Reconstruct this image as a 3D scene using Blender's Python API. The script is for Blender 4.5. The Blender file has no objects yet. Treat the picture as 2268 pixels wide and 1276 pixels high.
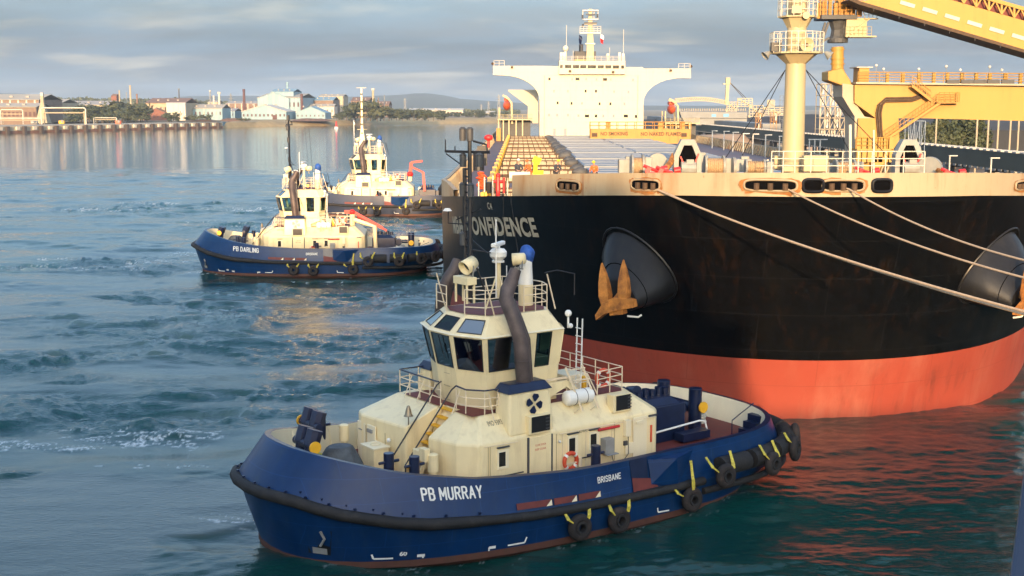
import bpy, bmesh, math, random
from mathutils import Vector, Matrix, noise
from mathutils.bvhtree import BVHTree
random.seed(7)
R = math.radians
SC = bpy.context.scene
COL = SC.collection
# ------------------------------------------------------------------ camera, sky, sun, exposure
F_PX, CAM_H = 2785.0, 19.0
PITCH = math.atan(401.0 / F_PX)
cam = bpy.data.cameras.new("camera"); cam_o = bpy.data.objects.new("camera", cam); COL.objects.link(cam_o)
cam.sensor_width = 36.0; cam.lens = 36.0 * F_PX / 2268.0
cam.clip_start = 0.1; cam.clip_end = 40000.0
cam_o.location = (0, 0, CAM_H); cam_o.rotation_euler = (math.pi / 2 - PITCH, 0, 0)
SC.camera = cam_o
SUN_EL, SUN_AZ = R(8.5), R(1.5)          # low sun behind the camera, light travels towards +Y
world = bpy.data.worlds.new("World"); SC.world = world; world.use_nodes = True
wn = world.node_tree.nodes; wl = world.node_tree.links; wn.clear()
def N(t, nodes=wn, **kw):
    n = nodes.new(t)
    for k, v in kw.items(): setattr(n, k, v)
    return n
w_out = N("ShaderNodeOutputWorld"); w_bg = N("ShaderNodeBackground")
w_sky = N("ShaderNodeTexSky", sky_type='NISHITA', sun_disc=False, sun_elevation=SUN_EL, sun_rotation=math.pi + SUN_AZ,
          air_density=1.0, dust_density=9.0, ozone_density=3.0, altitude=10)
w_tc = N("ShaderNodeTexCoord"); w_sep = N("ShaderNodeSeparateXYZ")
wl.new(w_tc.outputs['Generated'], w_sep.inputs[0])
def wmath(op, a, b=None, clamp=False):
    m = N("ShaderNodeMath", operation=op, use_clamp=clamp)
    for i, v in enumerate((a, b)):
        if v is None: continue
        if isinstance(v, (int, float)): m.inputs[i].default_value = v
        else: wl.new(v, m.inputs[i])
    return m.outputs[0]
zc = wmath('ADD', wmath('MAXIMUM', w_sep.outputs[2], 0.0), 0.16)
cx = wmath('DIVIDE', w_sep.outputs[0], zc); cy = wmath('DIVIDE', w_sep.outputs[1], zc)
w_comb = N("ShaderNodeCombineXYZ"); wl.new(cx, w_comb.inputs[0]); wl.new(cy, w_comb.inputs[1])
def wnoise(scale, detail, rough, off, dist=0.0):
    mp = N("ShaderNodeMapping"); mp.inputs['Location'].default_value = off; mp.inputs['Scale'].default_value = (0.8, 1.35, 1)
    wl.new(w_comb.outputs[0], mp.inputs[0])
    n = N("ShaderNodeTexNoise"); n.inputs['Scale'].default_value = scale; n.inputs['Detail'].default_value = detail
    n.inputs['Roughness'].default_value = rough; n.inputs['Distortion'].default_value = dist
    wl.new(mp.outputs[0], n.inputs[0]); return n.outputs['Fac']
def wramp(fac, stops):
    r = N("ShaderNodeValToRGB"); r.color_ramp.interpolation = 'EASE'
    e = r.color_ramp.elements
    while len(e) < len(stops): e.new(0.5)
    for el, (p, c) in zip(e, stops): el.position = p; el.color = (*c, 1)
    wl.new(fac, r.inputs[0]); return r.outputs[0]
def wmix(fac, a, b):
    m = N("ShaderNodeMix", data_type='RGBA'); wl.new(fac, m.inputs[0])
    for s, v in ((6, a), (7, b)):
        if isinstance(v, tuple): m.inputs[s].default_value = (*v, 1)
        else: wl.new(v, m.inputs[s])
    return m.outputs[2]
SKY_K = 0.15
w_sc = N("ShaderNodeMix", data_type='RGBA', blend_type='MULTIPLY'); w_sc.inputs[0].default_value = 1
wl.new(w_sky.outputs[0], w_sc.inputs[6]); w_sc.inputs[7].default_value = (1.0, 1.0, 1.0, 1)
deck_m = wramp(wnoise(1.1, 6, 0.55, (3.1, 1.3, 0), .3), [(0.36, (.72, .72, .72)), (0.62, (1, 1, 1))])
thick = wramp(wnoise(2.0, 5, 0.5, (9.3, 4.0, 0), .3), [(0.38, (0, 0, 0)), (0.68, (1, 1, 1))])
bright = wramp(wnoise(1.7, 5, 0.52, (1.7, 8.2, 0), .3), [(0.50, (0, 0, 0)), (0.70, (1, 1, 1))])
cloud_c = wmix(thick, (.44, .62, .82), (.46, .55, .67))
cloud_c = wmix(bright, cloud_c, (1.05, 1.02, .94))
deck_k = N("ShaderNodeMath", operation='MULTIPLY'); wl.new(deck_m, deck_k.inputs[0]); deck_k.inputs[1].default_value = 0.9
w_dim = N("ShaderNodeMix", data_type='RGBA', blend_type='MULTIPLY'); wl.new(deck_k.outputs[0], w_dim.inputs[0]); wl.new(w_sc.outputs[2], w_dim.inputs[6]); w_dim.inputs[7].default_value = (.85, .85, .85, 1)
w_cl = N("ShaderNodeMix", data_type='RGBA', blend_type='ADD'); wl.new(deck_k.outputs[0], w_cl.inputs[0]); wl.new(w_dim.outputs[2], w_cl.inputs[6]); wl.new(cloud_c, w_cl.inputs[7])
sky_c = w_cl.outputs[2]
wl.new(sky_c, w_bg.inputs['Color']); w_bg.inputs['Strength'].default_value = SKY_K
wl.new(w_bg.outputs[0], w_out.inputs['Surface'])
sun = bpy.data.lights.new("sun", 'SUN'); sun.energy = 2.0; sun.angle = R(1.0); sun.color = (1.0, 0.64, 0.33)
sun_o = bpy.data.objects.new("sun", sun); COL.objects.link(sun_o)
d = Vector((math.sin(SUN_AZ) * math.cos(SUN_EL), math.cos(SUN_AZ) * math.cos(SUN_EL), -math.sin(SUN_EL)))
sun_o.rotation_euler = d.to_track_quat('-Z', 'Y').to_euler(); sun_o.location = (0, -60, 80)
SC.view_settings.view_transform = 'Standard'; SC.view_settings.look = 'None'
SC.view_settings.gamma = 1.0; SC.view_settings.exposure = 2.05; SC.view_settings.use_curve_mapping = False
SC.cycles.use_denoising = True
SC.cycles.max_bounces = 8; SC.cycles.transparent_max_bounces = 12; SC.cycles.volume_bounces = 0
SC.cycles.caustics_reflective = False; SC.cycles.caustics_refractive = False

# ------------------------------------------------------------------ materials
def interp(x, xs, ys):
    if x <= xs[0]: return ys[0]
    for i in range(1, len(xs)):
        if x <= xs[i]:
            t = (x - xs[i-1]) / (xs[i] - xs[i-1]); return ys[i-1] + t * (ys[i] - ys[i-1])
    return ys[-1]
MATS = {}
def mat(name, rgb, rough=0.5, var=0.15, scale=1.5, metal=0.0, dirt=None, dirt_amt=0.5, dirt_scale=(1.2, 1.2, 0.15), bump=0.0, bump_scale=20.0, spec=0.5, coat=0.0, emit=0.0, seams=None):
    m = bpy.data.materials.new(name); m.use_nodes = True
    nd, lk = m.node_tree.nodes, m.node_tree.links
    b = nd["Principled BSDF"]
    b.inputs['Roughness'].default_value = rough; b.inputs['Metallic'].default_value = metal
    b.inputs['Specular IOR Level'].default_value = spec; b.inputs['Coat Weight'].default_value = coat
    tc = nd.new("ShaderNodeTexCoord")
    n1 = nd.new("ShaderNodeTexNoise"); n1.inputs['Scale'].default_value = scale; n1.inputs['Detail'].default_value = 6
    n1.inputs['Roughness'].default_value = 0.6
    lk.new(tc.outputs['Object'], n1.inputs[0])
    mx = nd.new("ShaderNodeMix"); mx.data_type = 'RGBA'
    mx.inputs[6].default_value = tuple(max(0, c * (1 - var)) for c in rgb) + (1,)
    mx.inputs[7].default_value = tuple(min(1, c * (1 + var)) for c in rgb) + (1,)
    rr = nd.new("ShaderNodeMapRange"); rr.inputs[1].default_value = 0.3; rr.inputs[2].default_value = 0.7
    lk.new(n1.outputs['Fac'], rr.inputs[0]); lk.new(rr.outputs[0], mx.inputs[0])
    col = mx.outputs[2]
    if dirt:
        mp = nd.new("ShaderNodeMapping"); mp.inputs['Scale'].default_value = dirt_scale
        lk.new(tc.outputs['Object'], mp.inputs[0])
        n2 = nd.new("ShaderNodeTexNoise"); n2.inputs['Scale'].default_value = 1.0; n2.inputs['Detail'].default_value = 8
        n2.inputs['Roughness'].default_value = 0.65; n2.inputs['Distortion'].default_value = 0.3
        lk.new(mp.outputs[0], n2.inputs[0])
        r2 = nd.new("ShaderNodeMapRange"); r2.inputs[1].default_value = 0.5; r2.inputs[2].default_value = 0.75; r2.inputs[4].default_value = dirt_amt
        lk.new(n2.outputs['Fac'], r2.inputs[0])
        m2 = nd.new("ShaderNodeMix"); m2.data_type = 'RGBA'; m2.inputs[7].default_value = (*dirt, 1)
        lk.new(r2.outputs[0], m2.inputs[0]); lk.new(col, m2.inputs[6]); col = m2.outputs[2]
    if seams:                                 # weld seams between the plates, a little lighter where paint is thin
        sx = nd.new("ShaderNodeSeparateXYZ"); lk.new(tc.outputs['Object'], sx.inputs[0]); cb = nd.new("ShaderNodeCombineXYZ"); lk.new(sx.outputs[0], cb.inputs[0]); lk.new(sx.outputs[2], cb.inputs[1])
        bk = nd.new("ShaderNodeTexBrick"); bk.inputs['Scale'].default_value = 1; bk.inputs['Brick Width'].default_value = seams[0]; bk.inputs['Row Height'].default_value = seams[1]; bk.inputs['Mortar Size'].default_value = .018; bk.inputs['Mortar Smooth'].default_value = .4; lk.new(cb.outputs[0], bk.inputs[0])
        sm_ = nd.new("ShaderNodeMath"); sm_.operation = 'MULTIPLY'; sm_.inputs[1].default_value = .35; lk.new(bk.outputs['Fac'], sm_.inputs[0])
        m3 = nd.new("ShaderNodeMix"); m3.data_type = 'RGBA'; m3.inputs[7].default_value = tuple(c*2.2 + .004 for c in rgb) + (1,); lk.new(sm_.outputs[0], m3.inputs[0]); lk.new(col, m3.inputs[6]); col = m3.outputs[2]
    lk.new(col, b.inputs['Base Color'])
    rv = nd.new("ShaderNodeMapRange"); rv.inputs[3].default_value = max(0.03, rough - .08); rv.inputs[4].default_value = min(1, rough + .1)
    lk.new(n1.outputs['Fac'], rv.inputs[0]); lk.new(rv.outputs[0], b.inputs['Roughness'])
    if bump:
        n3 = nd.new("ShaderNodeTexNoise"); n3.inputs['Scale'].default_value = bump_scale; n3.inputs['Detail'].default_value = 4
        lk.new(tc.outputs['Object'], n3.inputs[0])
        bp = nd.new("ShaderNodeBump"); bp.inputs['Strength'].default_value = bump; bp.inputs['Distance'].default_value = 0.05
        lk.new(n3.outputs['Fac'], bp.inputs['Height']); lk.new(bp.outputs[0], b.inputs['Normal'])
    if emit:
        b.inputs['Emission Color'].default_value = (*rgb, 1); b.inputs['Emission Strength'].default_value = emit
    MATS[name] = m; return m
def glass(name, tint, trans=0.35, refl=.38):
    m = bpy.data.materials.new(name); m.use_nodes = True; nd, lk = m.node_tree.nodes, m.node_tree.links
    nd.clear(); o = nd.new("ShaderNodeOutputMaterial")
    t = nd.new("ShaderNodeBsdfTransparent"); t.inputs[0].default_value = (*[c * trans for c in tint], 1)
    g = nd.new("ShaderNodeBsdfGlossy"); g.inputs['Roughness'].default_value = 0.03; g.inputs[0].default_value = (refl*.95, refl, refl, 1)
    f = nd.new("ShaderNodeFresnel"); f.inputs[0].default_value = 1.6
    mp = nd.new("ShaderNodeMapRange"); mp.inputs[3].default_value = .03; mp.inputs[4].default_value = 1.0; lk.new(f.outputs[0], mp.inputs[0])
    mx = nd.new("ShaderNodeMixShader"); lk.new(mp.outputs[0], mx.inputs[0]); lk.new(t.outputs[0], mx.inputs[1]); lk.new(g.outputs[0], mx.inputs[2])
    lk.new(mx.outputs[0], o.inputs[0]); MATS[name] = m; return m

# ------------------------------------------------------------------ geometry helpers
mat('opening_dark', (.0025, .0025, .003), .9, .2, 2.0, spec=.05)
class MB:
    def __init__(s): s.v = []; s.f = []
    def add(s, vs, fs):
        o = len(s.v); s.v.extend([tuple(v) for v in vs]); s.f.extend([tuple(i + o for i in f) for f in fs]); return s
    def quad(s, a, b, c, d_): return s.add([a, b, c, d_], [(0, 1, 2, 3)])
    def box(s, c, size, rz=0.0, rx=0.0, ry=0.0):
        hx, hy, hz = size[0] / 2, size[1] / 2, size[2] / 2
        M = Matrix.Rotation(rz, 3, 'Z') @ Matrix.Rotation(ry, 3, 'Y') @ Matrix.Rotation(rx, 3, 'X')
        vs = [M @ Vector((x, y, z)) + Vector(c) for x in (-hx, hx) for y in (-hy, hy) for z in (-hz, hz)]
        return s.add(vs, [(0, 1, 3, 2), (4, 6, 7, 5), (0, 4, 5, 1), (2, 3, 7, 6), (0, 2, 6, 4), (1, 5, 7, 3)])
    def bb(s, x0, x1, y0, y1, z0, z1): return s.box(((x0+x1)/2, (y0+y1)/2, (z0+z1)/2), (abs(x1-x0), abs(y1-y0), abs(z1-z0)))
    def cyl(s, p0, p1, r0, r1=None, n=12, cap=True):
        if r1 is None: r1 = r0
        p0, p1 = Vector(p0), Vector(p1); ax = (p1 - p0)
        if ax.length < 1e-6: return s
        q = ax.to_track_quat('Z', 'Y').to_matrix()
        vs = []
        for p, r in ((p0, r0), (p1, r1)):
            for i in range(n):
                a = 2 * math.pi * i / n; vs.append(p + q @ Vector((r * math.cos(a), r * math.sin(a), 0)))
        fs = [(i, (i + 1) % n, n + (i + 1) % n, n + i) for i in range(n)]
        if cap: fs += [tuple(range(n - 1, -1, -1)), tuple(range(n, 2 * n))]
        return s.add(vs, fs)
    def beam(s, p0, p1, w, h=None):
        h = h or w; p0, p1 = Vector(p0), Vector(p1); ax = p1 - p0
        if ax.length < 1e-6: return s
        z = ax.normalized(); up = Vector((0, 0, 1)) if abs(z.z) < .95 else Vector((0, 1, 0))
        x = z.cross(up).normalized(); y = x.cross(z).normalized()
        vs = [p + x * (sx * w / 2) + y * (sy * h / 2) for p in (p0, p1) for sx, sy in ((-1, -1), (1, -1), (1, 1), (-1, 1))]
        return s.add(vs, [(0, 1, 2, 3), (7, 6, 5, 4), (0, 4, 5, 1), (1, 5, 6, 2), (2, 6, 7, 3), (3, 7, 4, 0)])
    def tube(s, pts, r, n=8, closed=False, cap=True):
        P_ = [Vector(p) for p in pts]; m = len(P_); rs = r if isinstance(r, (list, tuple)) else [r] * m
        base = len(s.v); prev = None
        for i, p in enumerate(P_):
            a = P_[(i - 1) % m] if (closed or i > 0) else p; b = P_[(i + 1) % m] if (closed or i < m - 1) else p
            t = (b - a).normalized()
            if prev is None:
                up = Vector((0, 0, 1)) if abs(t.z) < .9 else Vector((1, 0, 0)); x = t.cross(up).normalized()
            else: x = (prev - t * prev.dot(t)).normalized()
            prev = x; y = t.cross(x)
            for k in range(n):
                an = 2 * math.pi * k / n; s.v.append(tuple(p + (x * math.cos(an) + y * math.sin(an)) * rs[i]))
        for i in range(m if closed else m - 1):
            j = (i + 1) % m
            for k in range(n):
                k2 = (k + 1) % n; s.f.append((base + i*n + k, base + i*n + k2, base + j*n + k2, base + j*n + k))
        if cap and not closed:
            s.f.append(tuple(base + k for k in range(n - 1, -1, -1))); s.f.append(tuple(base + (m-1)*n + k for k in range(n)))
        return s
    def loft(s, rings, closed=True, cap0=False, cap1=False):
        n = len(rings[0]); vs = [p for r in rings for p in r]; fs = []
        for i in range(len(rings) - 1):
            for k in range(n if closed else n - 1):
                k2 = (k + 1) % n; fs.append((i*n + k, i*n + k2, (i+1)*n + k2, (i+1)*n + k))
        if cap0: fs.append(tuple(range(n - 1, -1, -1)))
        if cap1: fs.append(tuple((len(rings)-1)*n + k for k in range(n)))
        return s.add(vs, fs)
    def prism(s, poly, depth, f):     # poly: list of 2-D points, f(u,v,w) -> 3-D, w = 0..depth
        n = len(poly); vs = [f(u, v, 0) for u, v in poly] + [f(u, v, depth) for u, v in poly]
        return s.add(vs, [tuple(range(n)), tuple(range(2*n - 1, n - 1, -1))] + [(i, n + i, n + (i+1) % n, (i+1) % n) for i in range(n)])
    def torus(s, c, axis, R_, r, n=20, m=10, sq=1.0):
        q = Vector(axis).to_track_quat('Z', 'Y').to_matrix(); c = Vector(c); vs = []
        for i in range(n):
            a = 2*math.pi*i/n
            for k in range(m):
                b = 2*math.pi*k/m; rr = R_ + r*math.cos(b)
                vs.append(c + q @ Vector((rr*math.cos(a), rr*math.sin(a), r*sq*math.sin(b))))
        return s.add(vs, [(i*m + k, ((i+1) % n)*m + k, ((i+1) % n)*m + (k+1) % m, i*m + (k+1) % m) for i in range(n) for k in range(m)])
    def sphere(s, c, r, n=12, m=8, sc=(1, 1, 1)):
        vs = [(c[0] + r*sc[0]*math.sin(math.pi*i/m)*math.cos(2*math.pi*k/n), c[1] + r*sc[1]*math.sin(math.pi*i/m)*math.sin(2*math.pi*k/n), c[2] + r*sc[2]*math.cos(math.pi*i/m)) for i in range(m+1) for k in range(n)]
        return s.add(vs, [(i*n + k, (i+1)*n + k, (i+1)*n + (k+1) % n, i*n + (k+1) % n) for i in range(m) for k in range(n)])
    def build(s, name, m, parent=None, smooth=False, bevel=0.0, loc=None, solid=0.0, auto=35):
        me = bpy.data.meshes.new(name); me.from_pydata(s.v, [], s.f); me.update()
        bm = bmesh.new(); bm.from_mesh(me)
        bmesh.ops.remove_doubles(bm, verts=bm.verts, dist=1e-5)
        bmesh.ops.recalc_face_normals(bm, faces=bm.faces); bm.to_mesh(me); bm.free()
        me.materials.append(MATS[m] if isinstance(m, str) else m)
        if smooth:
            for p in me.polygons: p.use_smooth = True
            me.set_sharp_from_angle(angle=R(auto))
        o = bpy.data.objects.new(name, me); COL.objects.link(o)
        if parent: o.parent = parent
        if loc: o.location = loc
        if bevel:
            b = o.modifiers.new("bevel", 'BEVEL'); b.width = bevel; b.segments = 2; b.limit_method = 'ANGLE'; b.angle_limit = R(40)
        if solid:
            b = o.modifiers.new("solid", 'SOLIDIFY'); b.thickness = solid; b.offset = -1
        return o
def tag(o, label=None, cat=None, group=None, kind=None):
    if label: o['label'] = label
    if cat: o['category'] = cat
    if group: o['group'] = group
    if kind: o['kind'] = kind
    return o
def thing(name, label, cat, loc=(0, 0, 0), rz=0.0, group=None):
    o = bpy.data.objects.new(name, None); COL.objects.link(o); o.location = loc; o.rotation_euler = (0, 0, rz)
    o.empty_display_size = .2
    return tag(o, label, cat, group)
def kids(o, tbl={}):
    return [c for c in bpy.data.objects if c.parent == o]
def copy_tree(o, parent=None, skip=()):
    ch = {}
    for c in bpy.data.objects:
        if c.parent: ch.setdefault(c.parent.name, []).append(c)
    def rec(x, p):
        c = x.copy(); COL.objects.link(c)
        if p: c.parent = p
        for y in ch.get(x.name, []):
            if y.get('skipcopy'): continue
            rec(y, c)
        return c
    return rec(o, parent)
def rail_mb(mb, pts, h, bars=3, post=1.5, r=0.025, close=False):
    pts = [Vector(p) for p in pts]
    if close: pts = pts + [pts[0]]
    for a, b in zip(pts[:-1], pts[1:]):
        n = max(1, round((b - a).length / post))
        for i in range(n + 1):
            p = a.lerp(b, i / n); mb.cyl(p, p + Vector((0, 0, h)), r, n=5)
    for k in range(bars):
        z = h * (k + 1) / bars; mb.tube([p + Vector((0, 0, z)) for p in pts], r * .9, n=5)
    return mb
def A(px, py, Y):                          # point of the place at depth Y seen at a spot of the photograph
    a = (px - 1134) / F_PX; b = -(py - 638) / F_PX; cp, sp = math.cos(PITCH), math.sin(PITCH)
    t = Y / (cp + b * sp); return Vector((a * t, Y, CAM_H + (b * cp - sp) * t))
FONT_CACHE = {}
def text_mesh(txt, bold=0.02, spacing=1.0):
    """flat text 1 unit high, from x = 0; returns verts, faces, width"""
    cu = bpy.data.curves.new("t", 'FONT'); cu.body = txt; cu.size = 1.4; cu.offset = bold; cu.resolution_u = 3; cu.space_character = spacing
    o = bpy.data.objects.new("t", cu); COL.objects.link(o)
    bpy.context.view_layer.update()
    e = o.evaluated_get(bpy.context.evaluated_depsgraph_get()); me = e.to_mesh()
    v = [tuple(x.co) for x in me.vertices]; f = [tuple(p.vertices) for p in me.polygons]
    e.to_mesh_clear(); bpy.data.objects.remove(o); bpy.data.curves.remove(cu)
    x0 = min(p[0] for p in v); x1 = max(p[0] for p in v); z0 = min(p[1] for p in v); z1 = max(p[1] for p in v)
    k = 1 / (z1 - z0)
    return [((p[0]-x0)*k, (p[1]-z0)*k) for p in v], f, (x1-x0)*k
def lettering(txt, fmap, m, parent, name="lettering", bold=0.02, w=None, h=1.0, spacing=1.0):
    """fmap(u, v): u metres along the text, v metres up -> point on the surface"""
    v, f, W = text_mesh(txt, bold, spacing); kx = (w / W) if w else h
    mb = MB(); mb.add([fmap(a * kx, b * h) for a, b in v], f)
    me = bpy.data.meshes.new(name); me.from_pydata(mb.v, [], mb.f); me.materials.append(MATS[m])
    o = bpy.data.objects.new(name, me); COL.objects.link(o); o.parent = parent; return o

GLY = {'P': [[(0, 0), (0, 1), (.38, 1), (.55, .9), (.55, .6), (.38, .5), (0, .5)]], 'B': [[(0, 0), (0, 1), (.36, 1), (.52, .9), (.52, .62), (.36, .53), (0, .53)], [(.36, .53), (.56, .42), (.56, .12), (.38, 0), (0, 0)]],
 'M': [[(0, 0), (0, 1), (.36, .3), (.72, 1), (.72, 0)]], 'U': [[(0, 1), (0, .2), (.14, 0), (.42, 0), (.56, .2), (.56, 1)]], 'R': [[(0, 0), (0, 1), (.38, 1), (.55, .9), (.55, .62), (.38, .5), (0, .5)], [(.30, .5), (.57, 0)]],
 'A': [[(0, 0), (.32, 1), (.64, 0)], [(.12, .32), (.52, .32)]], 'Y': [[(0, 1), (.3, .45), (.6, 1)], [(.3, .45), (.3, 0)]], 'D': [[(0, 0), (0, 1), (.32, 1), (.56, .78), (.56, .22), (.32, 0), (0, 0)]], 'L': [[(0, 1), (0, 0), (.48, 0)]],
 'I': [[(0, 0), (0, 1)]], 'N': [[(0, 0), (0, 1), (.56, 0), (.56, 1)]], 'G': [[(.55, .8), (.4, 1), (.15, 1), (0, .8), (0, .2), (.15, 0), (.42, 0), (.56, .18), (.56, .46), (.32, .46)]], 'S': [[(.52, .82), (.4, 1), (.14, 1), (0, .85), (0, .66), (.14, .54), (.4, .48), (.54, .34), (.54, .15), (.4, 0), (.14, 0), (0, .16)]], 'E': [[(.5, 1), (0, 1), (0, 0), (.5, 0)], [(0, .52), (.42, .52)]],
 'T': [[(0, 1), (.56, 1)], [(.28, 1), (.28, 0)]], 'O': [[(.14, 0), (0, .2), (0, .8), (.14, 1), (.42, 1), (.56, .8), (.56, .2), (.42, 0), (.14, 0)]]}
def stroke_lettering(txt, fmap, m, parent, name, h, w, thick=.17):
    x = 0; strokes = []
    for c in txt:
        if c == ' ': x += .42; continue
        g = GLY[c]; strokes += [[(x + a, b) for a, b in st] for st in g]; x += max(a for st in g for a, b in st) + .34
    W_ = x - .34; kx = w/W_; mb = MB()
    for st in strokes:
        P2 = [(a*kx, b*h) for a, b in st]; t = thick*h/2
        for (x0, y0), (x1, y1) in zip(P2[:-1], P2[1:]):
            L_ = math.hypot(x1 - x0, y1 - y0); ox, oy = -(y1 - y0)/L_*t, (x1 - x0)/L_*t
            mb.quad(fmap(x0 + ox, y0 + oy), fmap(x1 + ox, y1 + oy), fmap(x1 - ox, y1 - oy), fmap(x0 - ox, y0 - oy))
        for px, py in P2: mb.add([Vector(fmap(px + t*math.cos(k*math.pi/4), py + t*math.sin(k*math.pi/4))) + Vector((0, .004, 0)) for k in range(8)], [tuple(range(8))])
    me = bpy.data.meshes.new(name); me.from_pydata(mb.v, [], mb.f); me.materials.append(MATS[m]); o = bpy.data.objects.new(name, me); COL.objects.link(o); o.parent = parent; return o
# paint and stuff
mat('hull_blue', (.0020, .026, .098), .32, .18, .9, dirt=(.022, .045, .085), dirt_amt=.5, dirt_scale=(1.6, 1.6, .35), spec=.32, bump=.16, bump_scale=.8, seams=(2.6, .95))
mat('antifoul', (.085, .030, .018), .7, .25, 1.2, dirt=(.04, .035, .02), dirt_amt=.6)
mat('cream', (.82, .69, .41), .42, .06, .8, dirt=(.46, .33, .17), dirt_amt=.42, dirt_scale=(2.2, 2.2, .28))
mat('cream_white', (.82, .73, .51), .40, .05, .8, dirt=(.58, .47, .30), dirt_amt=.22)
mat('deck_red', (.15, .028, .022), .65, .22, 2.0, dirt=(.09, .035, .03), dirt_amt=.5, dirt_scale=(.8, .8, .8))
mat('rubber', (.012, .011, .011), .75, .4, 2.5, dirt=(.045, .038, .033), dirt_amt=.7, dirt_scale=(1.5, 1.5, 1.5), bump=.4, bump_scale=9)
mat('tyre_rubber', (.016, .012, .011), .8, .4, 3.0, dirt=(.075, .045, .035), dirt_amt=.7, dirt_scale=(2, 2, 2), bump=.5, bump_scale=12)
mat('navy', (.006, .013, .045), .30, .25, 2.0, dirt=(.012, .02, .05), dirt_amt=.4)
mat('white', (.78, .77, .72), .40, .05, 1.5)
mat('rail_cream', (.74, .62, .44), .45, .08, 2.0)
mat('black', (.008, .008, .009), .45, .3, 2.0)
mat('black_metal', (.012, .012, .015), .5, .3, 3.0)
mat('yellow', (.80, .42, .02), .45, .1, 2.0)
mat('sling_yellow', (.55, .46, .06), .7, .3, 6.0, dirt=(.12, .10, .05), dirt_amt=.8, dirt_scale=(4, 4, 4))
mat('exhaust', (.105, .080, .074), .55, .35, 1.4, metal=.3, dirt=(.03, .022, .022), dirt_amt=.7, dirt_scale=(.8, .8, .6))
mat('orange', (.62, .075, .025), .5, .1, 2.0)
mat('red', (.50, .018, .014), .45, .15, 2.0)
mat('blue_cover', (.015, .075, .32), .6, .3, 3.0, bump=.8, bump_scale=4)
mat('tarp_grey', (.075, .085, .095), .75, .35, 2.0, bump=1.0, bump_scale=3)
mat('grey_metal', (.26, .26, .25), .5, .15, 2.0, dirt=(.18, .14, .10), dirt_amt=.5)
mat('dark_grey', (.06, .062, .065), .6, .25, 2.0)
mat('brass', (.30, .24, .16), .4, .2, 3.0, metal=.8)
mat('skin', (.42, .25, .17), .55, .08, 4.0)
mat('cloth_orange', (.80, .13, .03), .8, .15, 6.0)
mat('cloth_yellow', (.75, .62, .03), .8, .15, 6.0)
mat('cloth_dark', (.04, .045, .06), .85, .2, 6.0)
mat('cloth_white', (.70, .70, .68), .85, .1, 6.0)
mat('console', (.05, .055, .06), .5, .3, 3.0)
mat('screen_green', (.02, .10, .08), .2, .3, 3.0)
glass('cabin_glass', (.55, .80, .85), .80)
glass('skylight_glass', (.15, .8, .72), .30, .4)
mat('dark_glass', (.012, .014, .016), .08, .3, 1.0)
# ------------------------------------------------------------------ tug boats
mat('coil_white', (.55, .52, .44), .9, .2, 6.0)
NQ = 14
def outline(tipB, l0B, mB, tipS, l0S, mS, b):
    """port half of a tug water-plane from stern tip to bow tip as (l, n)"""
    pts = []
    for i in range(NQ + 1):
        a = math.pi/2 * (1 - i / NQ); pts.append((l0S - (l0S - tipS) * math.sin(a) ** (2/mS), b * max(0, math.cos(a)) ** (2/mS)))
    for i in range(1, 5): pts.append((l0S + (l0B - l0S) * i / 5, b))
    for i in range(NQ + 1):
        a = math.pi/2 * i / NQ; pts.append((l0B + (tipB - l0B) * math.sin(a) ** (2/mB), b * max(0, math.cos(a)) ** (2/mB)))
    return pts
def full_ring(port, zf, inset=0.0):
    p = [(l, n, zf(l)) for l, n in port]
    return p + [(l, -n, z) for l, n, z in reversed(p[1:-1])]
T_TOP = outline(28.5, 13.5, 2.3, 1.5, 9.0, 2.7, 6.75)
T_KNK = outline(29.8, 13.5, 2.35, 0.6, 9.0, 2.7, 7.05)
T_WL = outline(28.9, 13.5, 2.3, 2.6, 10.0, 2.1, 6.95)
T_KEEL = outline(25.5, 13.5, 1.8, 6.0, 11.0, 2.0, 5.2)
zt = lambda l: interp(l, [0, 17, 22, 25, 28, 29.2], [3.15, 3.12, 3.42, 3.9, 4.7, 5.0])
zk = lambda l: interp(l, [0, 13, 20, 25, 28, 29.3], [1.45, 1.5, 1.65, 1.95, 2.6, 3.1])
zd = lambda l: interp(l, [0, 17, 22, 28], [1.9, 1.9, 2.15, 2.9])
def half_of(port, l):
    best = 0
    for (a, n0), (b, n1) in zip(port[:-1], port[1:]):
        if min(a, b) <= l <= max(a, b) and abs(b - a) > 1e-9: return n0 + (n1 - n0) * (l - a) / (b - a)
    return best
def side_pt(l, z, off=0.0):                # a point on the port side between knuckle and bulwark top
    t = max(0, min(1, (z - zk(l)) / (zt(l) - zk(l)))); return (l, half_of(T_KNK, l)*(1-t) + half_of(T_TOP, l)*t + off, z)
def inset_ring(port, d_):
    out = []
    m = len(port)
    for i, (l, n) in enumerate(port):
        a = port[max(0, i-1)]; b = port[min(m-1, i+1)]
        if i == 0: t = Vector((0, 1))
        elif i == m - 1: t = Vector((0, -1))
        else: t = Vector((b[0]-a[0], b[1]-a[1])).normalized()
        nx, ny = -t.y, t.x                  # left of travel (stern to bow on port) is outward
        out.append((l - nx*d_, max(0, n - ny*d_)))
    return out
def frustum(mb, bot, z0, z1, top, z2, cap=True):
    f = lambda poly, z: [(x, y, z if not callable(z) else z(x)) for x, y in poly]
    mb.loft([f(bot, z0), f(bot, z1), f(top, z2)], closed=True, cap1=cap)
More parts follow.
